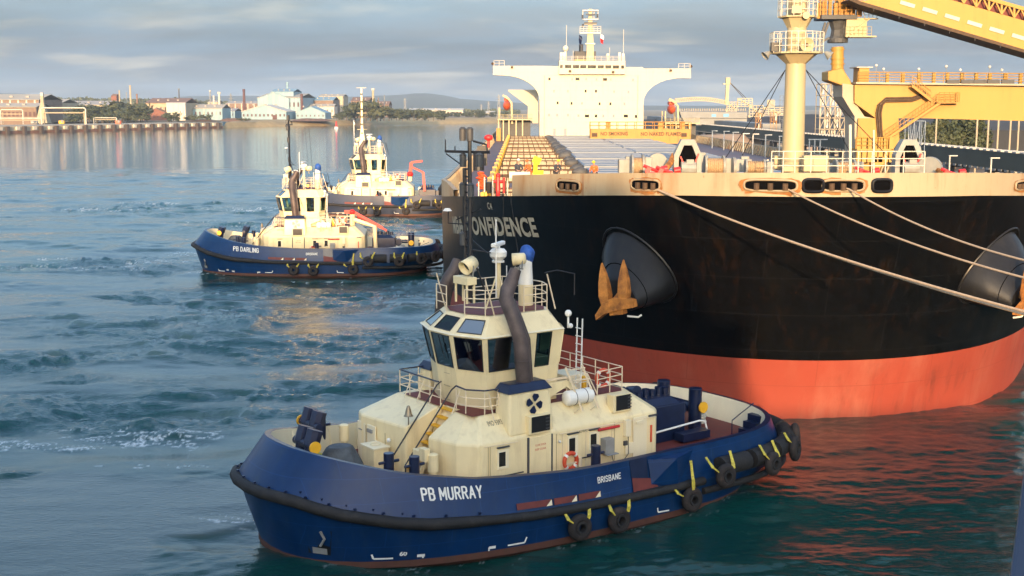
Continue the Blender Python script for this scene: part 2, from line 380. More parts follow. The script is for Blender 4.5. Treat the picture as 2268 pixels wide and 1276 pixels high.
def make_tug(root, p):
    G = lambda mb, name, m, par=root, **k: mb.build(name, m, par, **k)
    # hull
    rings = [full_ring(T_KEEL, lambda l: -2.0), full_ring(T_WL, lambda l: 0.0), full_ring(T_WL, lambda l: .28)]
    hb = MB(); hb.loft(rings[:3], closed=True); G(hb, 'boot_top', 'antifoul', smooth=True)
    mid = [(a[0]*.5 + b[0]*.5, a[1]*.45 + b[1]*.55) for a, b in zip(T_WL, T_KNK)]
    hb = MB(); hb.loft([full_ring(T_WL, lambda l: .28), full_ring(mid, lambda l: .28*.5 + zk(l)*.5), full_ring(T_KNK, zk)], closed=True)
    hull = G(hb, 'hull', p.get('hullm', 'hull_blue'), smooth=True)
    hb = MB(); ki = inset_ring(T_KNK, .02)
    hb.loft([full_ring(T_KNK, zk), full_ring(inset_ring(T_KNK, .10), lambda l: zk(l) + .22), full_ring(T_TOP, zt)], closed=True); bw_ = G(hb, 'bulwark', p.get('hullm', 'hull_blue'), smooth=True, auto=20)
    bvh = BVHTree.FromPolygons([v.co for v in bw_.data.vertices], [list(q.vertices) for q in bw_.data.polygons])
    def on_side(l, z):
        h = bvh.ray_cast(Vector((l, 20, z)), Vector((0, -1, 0))); return (l, (h[0].y if h[0] else side_pt(l, z)[1]) + .03, z)
    ins = inset_ring(T_TOP, .28)
    # wide rim at the stern, thin elsewhere
    ins = [(l + (.0 if l > 9 else 0), n) for l, n in ins]
    hb = MB(); hb.loft([full_ring(T_TOP, lambda l: zt(l)), full_ring(ins, lambda l: zt(l) + .02)], closed=True); G(hb, 'bulwark_cap', 'navy', smooth=True)
    hb = MB(); hb.loft([full_ring(ins, lambda l: zt(l) + .02), full_ring(inset_ring(ins, .25), lambda l: zd(l) - .02)], closed=True)
    bi = G(hb, 'bulwark_lining', 'cream_white', smooth=True)
    # freeing holes along the stern bulwark lining
    hm = MB()
    li = inset_ring(ins, .10)
    for i, l in enumerate([8.2, 7.2, 6.2, 5.2, 4.3, 3.5, 2.9]):
        n = -half_of(li, l) + .02; hm.cyl((l, n, 2.72), (l, n + .03, 2.72), .10, n=10)
    for l in (6.9, 3.3): hm.box((l, -half_of(li, l) + .05, 2.3), (.55, .05, .4))
    G(hm, 'bulwark_hole', 'dark_grey')
    fr = MB()
    for l in [1.9 + .85*i for i in range(30)]:
        if 9.5 < l < 26:
            for sg in (-1, 1):
                a = half_of(ins, l) - .02; fr.beam((l, sg*a, zt(l) - .1), (l, sg*(a - .32), zd(l) + .03), .05, .08)
    G(fr, 'bulwark_stay', 'cream_white')
    dk = MB(); po = inset_ring(ins, .20)
    L = [x for x in po]
    for (l0, n0), (l1, n1) in zip(L[:-1], L[1:]): dk.quad((l0, -n0, zd(l0)), (l0, n0, zd(l0)), (l1, n1, zd(l1)), (l1, -n1, zd(l1)))
    G(dk, 'main_deck', 'deck_red')
    # rubbing fenders
    kp = [q for q in full_ring(inset_ring(T_KNK, -.08), lambda l: zk(l) - .02) if q[0] > 9.5]
    port = [q for q in kp if q[1] >= 0]; stb = [q for q in kp if q[1] < 0]
    fd = MB(); fd.tube(port + stb, [.25 if q[0] > 22 else .20 for q in port + stb], n=10); G(fd, 'bow_fender', 'rubber', smooth=True, auto=60)
    bo = MB()
    for q in port + stb:
        if q[0] > 25.5:
            bo.box((q[0]*.985 + .1, q[1]*.97, q[2] + .31), (.11, .11, .08), rz=math.atan2(q[1], q[0] - 14))
    qs = (port + stb)
    for a, b in zip(qs[:-1], qs[1:]):
        if a[0] > 20 and a[0] <= 30:
            m_ = (Vector(a) + Vector(b)) / 2; bo.box((m_.x - .05, m_.y*.985, m_.z + .30), (.10, .10, .07))
    G(bo, 'fender_bolt', 'navy')
    lowp = [(l, n) for l, n in inset_ring(T_KNK, -.06) if l <= 10.5]
    lowf = MB(); lr = [(l, n, .95) for l, n in reversed(lowp)] + [(l, -n, .95) for l, n in lowp[1:]]
    lowf.tube(lr, .17, n=8); G(lowf, 'lower_fender', 'rubber', smooth=True, auto=60)
    # stern roller fenders: separate cylinders following the stern
    rp = [(l, n) for l, n in inset_ring(T_KNK, -.22) if l <= 9.6]
    path = [(l, n, 2.02) for l, n in reversed(rp)] + [(l, -n, 2.02) for l, n in rp[1:]]
    seg = []; acc = 0
    dense = []
    for a, b in zip(path[:-1], path[1:]):
        for k in range(6): dense.append(Vector(a).lerp(Vector(b), k / 6))
    cur = [dense[0]]; ln = 0
    for a, b in zip(dense[:-1], dense[1:]):
        ln += (b - a).length; cur.append(b)
        if ln > 2.1: seg.append(cur[:-2]); cur = [b]; ln = 0
    for sg in seg:
        if len(sg) > 2:
            m = MB(); m.tube(sg[::3] + [sg[-1]], .47, n=14); G(m, 'fender_roller', 'rubber', smooth=True, auto=50)
    # tyres and slings
    def tyre(l, z, d_=0.0, r=.60, side=1, end=False, sl=((-.5, .95), (.5, .95))):
        base = inset_ring(T_KNK, -(.34 + d_)); n = half_of(base, l)
        n2 = half_of(base, l + .3); n1 = half_of(base, l - .3)
        tn = Vector((.6, n2 - n1)).normalized(); ax = Vector((-tn.y, tn.x, 0.08))
        c = Vector((l, n, z)); ax.y *= side; c.y *= side
        m = MB(); m.torus(c, ax, r - .2, .21, n=22, m=10, sq=.95); t = G(m, 'tyre', 'tyre_rubber', smooth=True, auto=60)
        m = MB(); m.torus(c + ax*.03, ax, r - .36, .09, n=18, m=6, sq=2.4); G(m, 'tyre_rim', 'rubber', t, smooth=True, auto=60)
        for dl, dz in sl:
            b = Vector((l + dl*1.2, 0, z + dz*.86)); b.y = side * (half_of(T_KNK, max(1.8, b.x)) + .12 + (.0 if d_ < .1 else .25))
            top = c + Vector((dl * .75, .08*side, r*.55))
            m = MB(); mid_ = (top + b)/2 + Vector((.03, .12*side, -.10))
            for k in (0, 1):
                o_ = Vector((.05*k, .03*k*side, 0)); m.beam(top + o_, mid_ + o_*2, .15, .035); m.beam(mid_ + o_*2, b - o_, .12, .035)
            G(m, 'sling', 'sling_yellow', t)
    tyre(17.6, .78, sl=((.6, .95), (-.55, 1.0))); tyre(15.4, .70, sl=((.45, 1.1), (-.6, 1.15)))
    tyre(10.9, .80, sl=((.9, .95), (-.05, 2.1))); tyre(9.2, 1.75, .5, sl=((.75, 1.1), (-.6, 1.15)))
    tyre(5.7, 1.70, .5, sl=((.5, 1.1), (-.45, 1.1))); tyre(3.2, 1.9, .5, r=.66, sl=((.45, .95),)); tyre(1.6, 2.0, .35, r=.68, sl=())
    for sd in (1.3, 3.2, 6.0): tyre(sd, 2.25, .45, r=.66, side=-1, sl=())
    # side recesses (freeing ports) and name
    sp = MB(); dv = MB()
    for a, b in ((20.5, 18.75), (18.65, 17.45), (17.35, 16.15)):
        P4 = [side_pt(a, zk(a) + .26, .03), side_pt(b, zk(b) + .26, .03), side_pt(b, zk(b) + .53, .03), side_pt(a, zk(a) + .53, .03)]
        sp.quad(*P4)
        q = [side_pt(b + .32, zk(b) + .27, .034), side_pt(b + .02, zk(b) + .27, .034), side_pt(b + .02, zk(b) + .52, .034)]
        dv.add(q, [(0, 1, 2)])
    G(sp, 'freeing_port', 'deck_red', solid=.02); G(dv, 'port_divider', 'cream_white')
    # notch in the side and the wedge beside it
    nt = MB(); nt.quad(side_pt(14.25, zk(14) + .18, .03), side_pt(12.75, zk(13) + .18, .03), side_pt(13.05, zk(13) + .62, .03), side_pt(14.25, zk(14) + .80, .03)); G(nt, 'side_step', 'deck_red', solid=.02)
    nt = MB(); nt.quad(side_pt(14.3, zt(14), .02), side_pt(13.25, zt(13), .02), side_pt(13.3, zk(13) + .55, .02), side_pt(14.28, zk(14) + .75, .02)); G(nt, 'side_gate', 'navy', solid=.02)
    w = MB(); a, b, c = side_pt(13.2, 2.98, .03), side_pt(10.3, 2.98, .03), side_pt(11.6, zk(11) + .05, .12); e = side_pt(13.15, zk(13) + .35, .03); f = side_pt(10.3, zk(10) + .35, .02)
    apex = (11.9, half_of(T_TOP, 11.9) + .62, 2.96)
    w.add([a, b, c, e, apex, f], [(0, 4, 1), (0, 3, 4), (3, 2, 4), (4, 2, 1), (1, 2, 5)]); G(w, 'side_wedge', 'hull_blue')
    if p.get('name'):
        l0, l1 = 24.5, 22.2
        stroke_lettering(p['name'], lambda u, v: on_side(l0 - u, zk(l0 - u) + .92 + v), 'white', root, 'name_lettering', .46, p.get('namew', 2.5), .165)
        stroke_lettering('BRISBANE', lambda u, v: on_side(16.2 - u, zk(16) + .86 + v), 'white', root, 'port_lettering', .24, 1.3, .17)
    # draught marks at the water line
    hpt = lambda l, z, o=.03: (l, half_of(T_WL, l) + (half_of(T_KNK, l) - half_of(T_WL, l)) * .55 * (z - .28) / (zk(l) - .28) * .9 + o + .03, z)
    def stroke(l0, z0, l1, z1, w_=.07, dm=None):
        dm = MB(); n = 4
        for i in range(n):
            a0 = (l0 + (l1-l0)*i/n, z0 + (z1-z0)*i/n); a1 = (l0 + (l1-l0)*(i+1)/n, z0 + (z1-z0)*(i+1)/n)
            dx, dz = (l1-l0), (z1-z0); L_ = math.hypot(dx, dz); ox, oz = -dz/L_*w_/2, dx/L_*w_/2
            dm.quad(hpt(a0[0]+ox, a0[1]+oz), hpt(a1[0]+ox, a1[1]+oz), hpt(a1[0]-ox, a1[1]-oz), hpt(a0[0]-ox, a0[1]-oz))
        G(dm, 'draught_mark', 'white')
    stroke(26.35, .42, 25.65, .42); stroke(26.35, .42, 26.42, .62); stroke(24.75, .46, 24.45, .46, .12); stroke(24.52, .34, 24.52, .46)
    stroke(21.75, .44, 21.45, .44, .12); stroke(21.75, .30, 21.75, .46); stroke(20.9, .42, 20.1, .42); stroke(20.1, .42, 20.0, .66); stroke(12.7, .44, 12.0, .40); stroke(12.7, .44, 12.75, .66)
    m = MB(); hq = lambda l, k, o: (l, (half_of(T_WL, l)*(1 - k) + half_of(T_KNK, l)*k) + o, .28*(1 - k) + zk(l)*k)
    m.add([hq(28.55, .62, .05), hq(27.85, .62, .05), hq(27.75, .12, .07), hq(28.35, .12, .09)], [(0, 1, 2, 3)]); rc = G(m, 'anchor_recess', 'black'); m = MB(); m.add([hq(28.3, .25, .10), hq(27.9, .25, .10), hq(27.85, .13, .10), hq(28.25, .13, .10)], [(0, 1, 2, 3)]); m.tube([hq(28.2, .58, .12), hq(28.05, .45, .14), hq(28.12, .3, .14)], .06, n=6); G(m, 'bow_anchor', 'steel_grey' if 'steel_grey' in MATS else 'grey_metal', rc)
    lettering('60', lambda u, v: hpt(25.42 - u, .50 + v), 'white', root, 'draught_number', bold=.05, w=.28, h=.20)
    # deckhouse: main block, two forward lobes, sloped roofs
    hs = MB()
    bot = [(9.7, -3.3), (9.7, 3.6), (10.1, 4.0), (20.6, 4.0), (20.6, -4.0), (10.1, -4.0)]
    top = [(10.9, -2.5), (10.9, 2.5), (11.3, 3.0), (20.0, 3.0), (20.0, -3.5), (11.3, -3.2)]
    frustum(hs, bot, 1.85, 4.25, top, 5.25)
    lobS = [(20.55, .15), (22.1, .15), (22.5, -3.2), (22.2, -4.0), (20.55, -4.0)]
    topS = [(20.0, .15), (20.35, .15), (20.35, -3.4), (20.2, -3.5), (20.0, -3.5)]
    frustum(hs, lobS, 1.85, 4.50, topS, 5.22)
    lobP = [(20.55, 4.0), (20.75, 3.9), (21.35, 3.2), (21.75, 1.45), (20.55, 1.45)]
    topP = [(19.8, 3.0), (19.9, 2.9), (20.15, 2.2), (20.3, 1.45), (19.8, 1.45)]
    frustum(hs, lobP, 1.85, 4.25, topP, 5.22)
    house = G(hs, 'deckhouse', 'cream', bevel=.11)
    ud = MB(); ud.add([(x, y, 5.262) for x, y in [(11.0, -2.4), (11.0, 2.4), (11.4, 2.9), (20.3, 2.9), (20.3, 1.5), (19.95, 1.45), (19.95, .3), (20.3, .25), (20.3, -2.9), (11.4, -2.9)]], [tuple(range(10))]); G(ud, 'upper_deck', 'deck_red')
    # stair in the recess
    for i in range(9):
        st = MB(); t = i / 8.0; st.box((22.3 - 2.1*t, .80, 2.3 + 2.9*t), (.30, 1.0, .05)); G(st, 'stair_tread', 'yellow')
    st = MB()
    for n in (.26, 1.34): st.beam((22.5, n, 2.05), (20.1, n, 5.3), .06, .22)
    G(st, 'stair_stringer', 'cream')
    st = MB()
    for n in (.20, 1.42): st.tube([(22.9, n, 2.1), (22.9, n, 3.15), (22.7, n, 3.4), (20.4, n, 6.25), (20.15, n, 6.4)], .035, n=6)
    G(st, 'stair_handrail', 'black_metal')
    # windows, doors and fittings on the port wall
    for l in (19.4, 15.38, 14.08):
        fr = MB(); fr.box((l, 4.02, 3.42), (.62, .07, .90)); w = G(fr, 'window', 'cream_white', bevel=.03)
        g = MB(); g.box((l + .06, 4.05, 3.43), (.36, .04, .66)); G(g, 'pane', 'dark_glass', w, bevel=.02)
        ey = MB(); ey.box((l, 4.05, 3.98), (.66, .12, .05)); G(ey, 'window_hood', 'dark_grey', w)
    dr = MB(); dr.box((17.3, 4.03, 3.1), (1.25, .08, 2.15)); dd = G(dr, 'door', 'cream', bevel=.03)
    dr = MB(); dr.box((17.98, 4.02, 3.05), (.10, .06, 2.25)); G(dr, 'door_gap', 'dark_grey', dd); dr = MB(); dr.box((16.62, 4.02, 3.05), (.08, .05, 2.2)); G(dr, 'door_gap', 'dark_grey', dd)
    lettering('CLOSE DOOR', lambda u, v: (17.62 - u, 4.075, 3.72 + v), 'red', dd, 'door_lettering', bold=.01, w=.62, h=.09)
    lettering('KEEP CLEAR', lambda u, v: (17.62 - u, 4.075, 3.52 + v), 'red', dd, 'door_lettering', bold=.01, w=.62, h=.09)
    lr = MB(); lr.tube([(22.1, 3.55, 2.75), (21.6, 4.0, 2.68), (20.9, 4.08, 2.66), (18.3, 4.09, 2.66)], .03, n=6); lr.tube([(14.9, 4.09, 2.72), (13.9, 4.09, 2.72)], .03, n=6); G(lr, 'grab_rail', 'black_metal')
    lb = MB(); lb.torus((15.6, 4.14, 2.72), (0, 1, 0), .37, .10, n=24, m=8); b = G(lb, 'lifebuoy', 'orange', smooth=True, auto=60)
    lb = MB()
    for k in range(4):
        a = math.pi/4 + k*math.pi/2; c = Vector((15.6 + .37*math.cos(a), 4.14, 2.72 + .37*math.sin(a))); lb.cyl(c - Vector((-math.sin(a), 0, math.cos(a)))*.06, c + Vector((-math.sin(a), 0, math.cos(a)))*.06, .108, n=10)
    G(lb, 'lifebuoy_band', 'white', b)
    m = MB(); m.beam((15.2, 4.2, 2.62), (16.0, 4.2, 2.62), .05, .06); m.cyl((15.02, 4.1, 2.35), (15.02, 4.1, 2.8), .11, n=10); G(m, 'lifebuoy_holder', 'rail_cream', b)
    m = MB(); m.box((13.4, 4.20, 3.1), (.55, .40, .75)); m.box((13.3, 4.42, 2.72), (.7, .25, .04)); G(m, 'phone_box', 'grey_metal', bevel=.02)
    m = MB(); m.cyl((13.9, 4.12, 3.92), (12.6, 4.12, 3.92), .07, n=8); G(m, 'hose_tube', 'red', smooth=True)
    m = MB(); m.box((12.1, 4.12, 3.75), (.32, .22, .8)); m.box((11.9, 4.06, 2.7), (.5, .1, .55)); m.box((11.2, 4.03, 3.1), (.9, .05, 2.1)); m.box((11.25, 4.08, 3.9), (.5, .14, .16)); G(m, 'wall_box', 'cream_white', bevel=.015)
    m = MB(); m.box((10.45, 4.04, 3.2), (.10, .03, .85)); G(m, 'fire_label', 'orange')
    m = MB(); m.box((10.35, 4.03, 4.08), (.55, .03, .12)); m.box((12.15, 4.08, 3.0), (.22, .08, .22)); m.tube([(12.0, 4.1, 3.3), (12.05, 4.2, 2.5), (12.5, 4.2, 2.1)], .018, n=5); m.tube([(13.2, 4.2, 2.9), (13.1, 4.3, 2.3), (12.6, 4.35, 2.0)], .018, n=5); G(m, 'wall_fitting', 'dark_grey')
    m = MB(); m.sphere((16.2, 4.08, 3.72), .07); m.sphere((22.46, -.75, 3.75), .10); G(m, 'wall_lamp', 'white', smooth=True)
    # forward lobe: doors, box, vents, bell
    m = MB(); m.box((22.44, -3.25, 3.2), (.08, .75, 1.85)); m.box((22.44, -2.35, 3.2), (.08, .75, 1.85)); fd_ = G(m, 'front_door', 'cream_white', bevel=.03)
    m = MB(); m.tube([(22.5, -2.1, 3.4), (22.55, -2.1, 3.1)], .02, n=5); m.box((22.5, -3.3, 3.75), (.05, .3, .05)); m.box((22.5, -2.4, 3.85), (.1, .45, .16)); G(m, 'door_handle', 'grey_metal', fd_)
    m = MB(); m.box((22.9, -1.25, 2.8), (.8, 1.15, 1.25)); G(m, 'deck_locker', 'cream', bevel=.05)
    m = MB(); m.box((22.9, -1.25, 3.46), (.9, 1.25, .08)); m.torus((22.9, -1.25, 3.54), (0, 0, 1), .22, .03, n=14, m=6); G(m, 'locker_lid', 'cream_white', bevel=.03)
    for l, n in ((23.0, -4.0), (22.2, 2.6)):
        m = MB(); zb = zd(l); m.cyl((l, n, zb), (l, n, zb + .95), .16, n=14); m.cyl((l, n, zb + .85), (l, n, zb + 1.6), .24, n=16); m.cyl((l, n, zb + 1.6), (l, n, zb + 1.66), .24, .15, n=16); G(m, 'deck_vent', 'cream', smooth=True)
    m = MB(); m.cyl((21.9, .1, 4.45), (21.9, .1, 5.15), .03, n=6); m.loft([[(21.9 + r*math.cos(a*math.pi/6), .1 + r*math.sin(a*math.pi/6), z) for a in range(12)] for r, z in ((.23, 4.98), (.17, 5.06), (.12, 5.28), (.07, 5.44), (.02, 5.48))], cap0=True, cap1=True); G(m, 'ship_bell', 'brass', smooth=True)
    m = MB(); m.box((22.35, 1.75, 3.6), (.45, .5, .55)); m.box((22.45, 2.3, 3.75), (.3, .5, .6)); G(m, 'forward_box', 'cream', bevel=.03)
    # bollards
    for l, n in ((24.4, 2.5), (23.6, 3.3), (15.1, 5.35), (23.6, -5.2)):
        m = MB(); zb = zd(l); m.cyl((l, n, zb), (l, n, zb + 1.75), .23, n=16); m.cyl((l + .5, n, zb + 1.35), (l - .5, n, zb + 1.35), .07, n=8); G(m, 'bollard', 'navy', smooth=True, bevel=.02)
    # upper deck rails
    m = MB(); rp_ = [(20.2, -3.4, 5.25), (20.2, .2, 5.25)]; rail_mb(m, rp_, 1.1, 3, 1.0, .03)
    rail_mb(m, [(20.2, 1.5, 5.25), (20.15, 2.2, 5.25), (19.6, 2.9, 5.25), (18.9, 2.95, 5.25)], 1.1, 3, 1.0, .03); rail_mb(m, [(20.2, -3.4, 5.25), (17.0, -3.4, 5.25)], 1.1, 3, 1.2, .03)
    for n in (-2.3, -1.2, -.2, 1.8): m.beam((20.2, n, 6.25), (20.65, n, 5.2), .035)
    for l in (19.4, 18.9): m.beam((l, 2.95, 6.2), (l, 3.35, 5.0), .035)
    G(m, 'deck_rail', 'rail_cream')
    m = MB(); m.tube([(17.0, -3.4, 6.36), (20.2, -3.4, 6.36), (20.25, -.1, 6.36), (20.3, .2, 6.4)], .04, n=6); m.tube([(20.2, 1.5, 6.42), (20.15, 2.2, 6.36), (19.6, 2.9, 6.36), (18.9, 2.95, 6.36)], .04, n=6); G(m, 'hand_rail_cap', 'navy')
    m = MB(); rail_mb(m, [(16.1, 2.9, 5.25), (13.6, 2.9, 5.25)], 1.15, 3, 1.0, .03); rail_mb(m, [(13.0, 2.95, 5.25), (11.2, 2.7, 5.25), (11.0, -2.6, 5.25), (16.5, -2.95, 5.25)], 1.15, 3, 1.1, .03); m.beam((13.6, 2.9, 6.4), (13.0, 2.95, 5.3), .05)
    m.beam((16.0, 2.9, 6.35), (14.4, 2.9, 6.35), .05); G(m, 'aft_deck_rail', 'rail_cream')
    # funnel casings with exhaust pipes
    for sg in (1, -1):
        m = MB(); m.loft([[(19.0, sg*2.75, 4.9), (19.0, sg*3.95, 4.3), (16.4, sg*3.95, 4.3), (16.4, sg*2.75, 4.9)], [(18.85, sg*2.75, 6.25), (18.85, sg*3.75, 6.25), (16.55, sg*3.75, 6.25), (16.55, sg*2.75, 6.25)]], cap0=True, cap1=True); cas = G(m, 'funnel_casing', 'cream', bevel=.12)
        m = MB(); m.loft([[(18.95, sg*2.65, 6.25), (18.95, sg*3.85, 6.25), (16.45, sg*3.85, 6.25), (16.45, sg*2.65, 6.25)], [(18.7, sg*2.8, 6.62), (18.7, sg*3.6, 6.62), (16.7, sg*3.6, 6.62), (16.7, sg*2.8, 6.62)]], cap0=True, cap1=True); G(m, 'casing_top', 'navy', cas, bevel=.03)
        if sg > 0:
            c0 = Vector((17.55, 3.90, 5.68)); m = MB()
            for k in range(4):
                a0 = k*math.pi/2 + .35; pts = []
                for t, rr in ((-.42, .12), (-.62, .36), (-.35, .46), (.15, .47), (.42, .40), (.36, .20), (.15, .10)): pts.append(c0 + Vector((rr*math.cos(a0 + t), 0, rr*math.sin(a0 + t))))
                m.add([p_ + Vector((0, -.06*(p_.z - 5.68)+.02, 0)) for p_ in pts] + [c0 + Vector((0, .02, 0))], [tuple(range(7))])
            G(m, 'propeller_emblem', 'navy', cas, solid=.02)
            for l, z in ((17.4, 4.75), (12.2, 4.95)):
                dy = 0 if l > 15 else -.25
                m = MB(); m.box((l, 3.9 + dy, z), (1.25 if l > 15 else 1.15, .5, .85)); vt = G(m, 'vent_box', 'cream', bevel=.02)
                m = MB(); m.box((l - .03, 4.16 + dy, z + .02), (1.05 if l > 15 else .9, .03, .72)); G(m, 'vent_opening', 'black', vt)
                m = MB()
                for q in range(4): m.box((l - .42, 4.18 + dy, z - .24 + q*.16), (.24, .02, .05))
                G(m, 'louvre', 'dark_grey', vt)
        m = MB(); m.tube([(17.65, sg*3.25, 6.5), (17.75, sg*3.25, 7.6), (17.85, sg*3.27, 8.6), (18.0, sg*2.95, 9.5), (18.1, sg*2.5, 10.35), (17.95, sg*2.4, 10.75), (17.65, sg*2.35, 11.2), (17.45, sg*2.35, 11.65)], [.36, .36, .36, .35, .35, .34, .30, .26], n=16); G(m, 'exhaust_pipe', 'exhaust', smooth=True, auto=30)
        m = MB(); m.tube([(17.27, sg*3.3, 6.5), (17.44, sg*3.3, 8.55), (17.62, sg*2.95, 9.5), (17.72, sg*2.5, 10.3)], .10, n=8); 
        for z_ in (7.6, 8.5): m.torus((17.75 if z_ < 8 else 17.84, sg*3.25, z_), (0, 0, 1), .355, .025, n=18, m=6)
        G(m, 'exhaust_clamp', 'exhaust', smooth=True)
    # bulwark arch with a cut-out behind the casing
    m = MB(); f2 = lambda u, v, w_: (u, 2.85 + w_, v)
    m.prism([(16.5, 5.2), (16.5, 6.25), (14.9, 6.25), (13.5, 5.2), (13.9, 5.2), (14.95, 5.95), (15.9, 5.6), (15.9, 5.2)], .16, f2); G(m, 'side_arch', 'cream')
    # wheelhouse
    half = {'E': [(20.1, .9), (19.4, 2.65), (14.9, 2.65), (14.2, 1.5)], 'S': [(19.75, .8), (19.1, 2.35), (15.0, 2.4), (14.4, 1.3)],
            'B': [(19.5, .75), (18.9, 2.3), (15.0, 2.3), (14.5, 1.3)], 'R': [(19.15, .75), (18.6, 1.9), (15.3, 1.95), (14.7, 1.1)]}
    ring = {k: [(l, n) for l, n in v] + [(l, -n) for l, n in reversed(v)] for k, v in half.items()}
    zz = {'B': 5.25, 'S': 6.95, 'E': 8.68, 'R': 9.5}
    pt = lambda k, i: Vector((*ring[k][i % 8], zz[k]))
    wl_ = MB(); wl_.loft([[pt('B', i) for i in range(8)], [pt('S', i) for i in range(8)]]); 
    panes = []
    def framed(a, b, c, d_, lo, hi, mg, wn):      # a b bottom, c d top
        q = lambda u, v: (a.lerp(b, u)).lerp(d_.lerp(c, u), v)
        us = (0, mg, 1 - mg, 1); vs = (0, lo, hi, 1)
        for i in range(3):
            for k in range(3):
                if i == 1 and k == 1: continue
                wl_.quad(q(us[i], vs[k]), q(us[i+1], vs[k]), q(us[i+1], vs[k+1]), q(us[i], vs[k+1]))
        panes.append(([q(us[1], vs[1]), q(us[2], vs[1]), q(us[2], vs[2]), q(us[1], vs[2])], wn))
    for i in range(8):
        a, b, c, d_ = pt('S', i), pt('S', i+1), pt('E', i+1), pt('E', i)
        if i in (1, 5):       # long side walls: window, then door part
            t0 = .52 if i == 1 else .48
            m1, m2 = a.lerp(b, t0), d_.lerp(c, t0)
            if i == 1: framed(a, m1, m2, d_, .06, .955, .07, 'side'); framed(m1, b, c, m2, .02, .955, .30, 'door')
            else: framed(m1, b, c, m2, .06, .955, .07, 'side'); framed(a, m1, m2, d_, .02, .955, .30, 'door')
        else: framed(a, b, c, d_, .07, .945, .10 if i != 7 else .09, 'front')
    for i in range(8):       # sloping roof with skylights
        a, b, c, d_ = pt('E', i), pt('E', i+1), pt('R', i+1), pt('R', i)
        if i in (0, 6, 7): framed(a, b, c, d_, .16, .80, .13, 'skylight')
        else: wl_.quad(a, b, c, d_)
    wl_.add([pt('R', i) for i in range(8)], [tuple(range(8))])
    wh = G(wl_, 'wheelhouse', 'cream', solid=.07)
    for q, wn in panes:
        cen = sum(q, Vector()) / 4
        m = MB(); m.quad(*q); g = G(m, 'skylight_pane' if wn == 'skylight' else 'window_pane', p['sky_mat'] if wn == 'skylight' else 'cabin_glass', wh)
        m = MB(); m.tube(q, .035, n=5, closed=True); G(m, 'window_seal', 'black', wh)
    m = MB(); m.loft([[pt('E', i) + Vector((0, 0, -.02)) for i in range(8)], [Vector((ring['E'][i][0]*1.0 + (.05 if ring['E'][i][0] > 17 else -.05), ring['E'][i][1]*1.03, 8.68)) for i in range(8)], [pt('E', i) + Vector((0, 0, .06)) for i in range(8)]]); G(m, 'eave_trim', 'cream_white', wh)
    m = MB(); m.add([Vector((x*.98 + .35, y*.95, 6.2)) for x, y in ring['B']], [tuple(range(8))]); G(m, 'cabin_floor', 'console', wh)
    m = MB(); m.box((18.6, 0, 6.75), (.8, 3.0, 1.1)); m.box((17.2, 1.5, 6.7), (1.6, .6, 1.0)); m.box((17.2, -1.5, 6.7), (1.6, .6, 1.0)); m.box((18.6, .4, 7.5), (.15, .5, .4)); m.box((18.6, -.6, 7.5), (.15, .5, .4)); G(m, 'control_console', 'console', wh, bevel=.04)
    m = MB(); m.box((18.5, .4, 7.5), (.05, .42, .32)); m.box((18.5, -.6, 7.5), (.05, .42, .32)); G(m, 'display_screen', 'screen_green', wh)
    m = MB(); m.cyl((16.9, 0, 6.2), (16.9, 0, 6.6), .1); m.box((16.9, 0, 6.7), (.6, .6, .16)); m.box((16.6, 0, 7.2), (.15, .55, .9)); G(m, 'helm_chair', 'black', wh, bevel=.05)
    m = MB()
    for a, b in ((0, 1), (1, 2), (7, 0)):
        x0, x1 = pt('S', a).lerp(pt('E', a), .28), pt('S', b).lerp(pt('E', b), .28); m.tube([x0*.985 + Vector((.15, 0, .1)), x1*.985 + Vector((.15, 0, .1))], .025, n=5)
    G(m, 'window_bar', 'rail_cream', wh)
    # roof deck equipment
    m = MB(); m.add([(x*.97 + .5, y*.9, 9.53) for x, y in ring['R']], [tuple(range(8))]); G(m, 'roof_deck', 'deck_red', wh)
    m = MB(); rail_mb(m, [(19.2, -1.6, 9.5), (19.3, -.6, 9.5)], 1.2, 3, 1.0, .03); rail_mb(m, [(19.3, .9, 9.5), (18.7, 1.7, 9.5), (17.6, 1.8, 9.5)], 1.2, 3, 1.0, .03)
    rail_mb(m, [(16.6, 1.85, 9.5), (15.2, 1.8, 9.5), (14.8, .9, 9.5), (14.8, -.9, 9.5), (15.2, -1.8, 9.5), (17.2, -1.8, 9.5)], 1.2, 3, .9, .03)
    for l, n in ((19.2, -1.6), (15.2, 1.8), (14.8, -.9), (18.7, 1.7)): m.beam((l, n, 11.2), (l - .5, n, 9.5), .05)
    G(m, 'roof_rail', 'rail_cream')
    m = MB(); m.box((18.9, .35, 11.05), (.55, 1.15, .35)); 
    for dx in (-.2, .2):
        for dy in (-.45, .45): m.beam((18.9 + dx, .35 + dy, 10.0), (18.9 + dx, .35 + dy, 10.9), .09)
    G(m, 'lamp_stand', 'cream', bevel=.02)
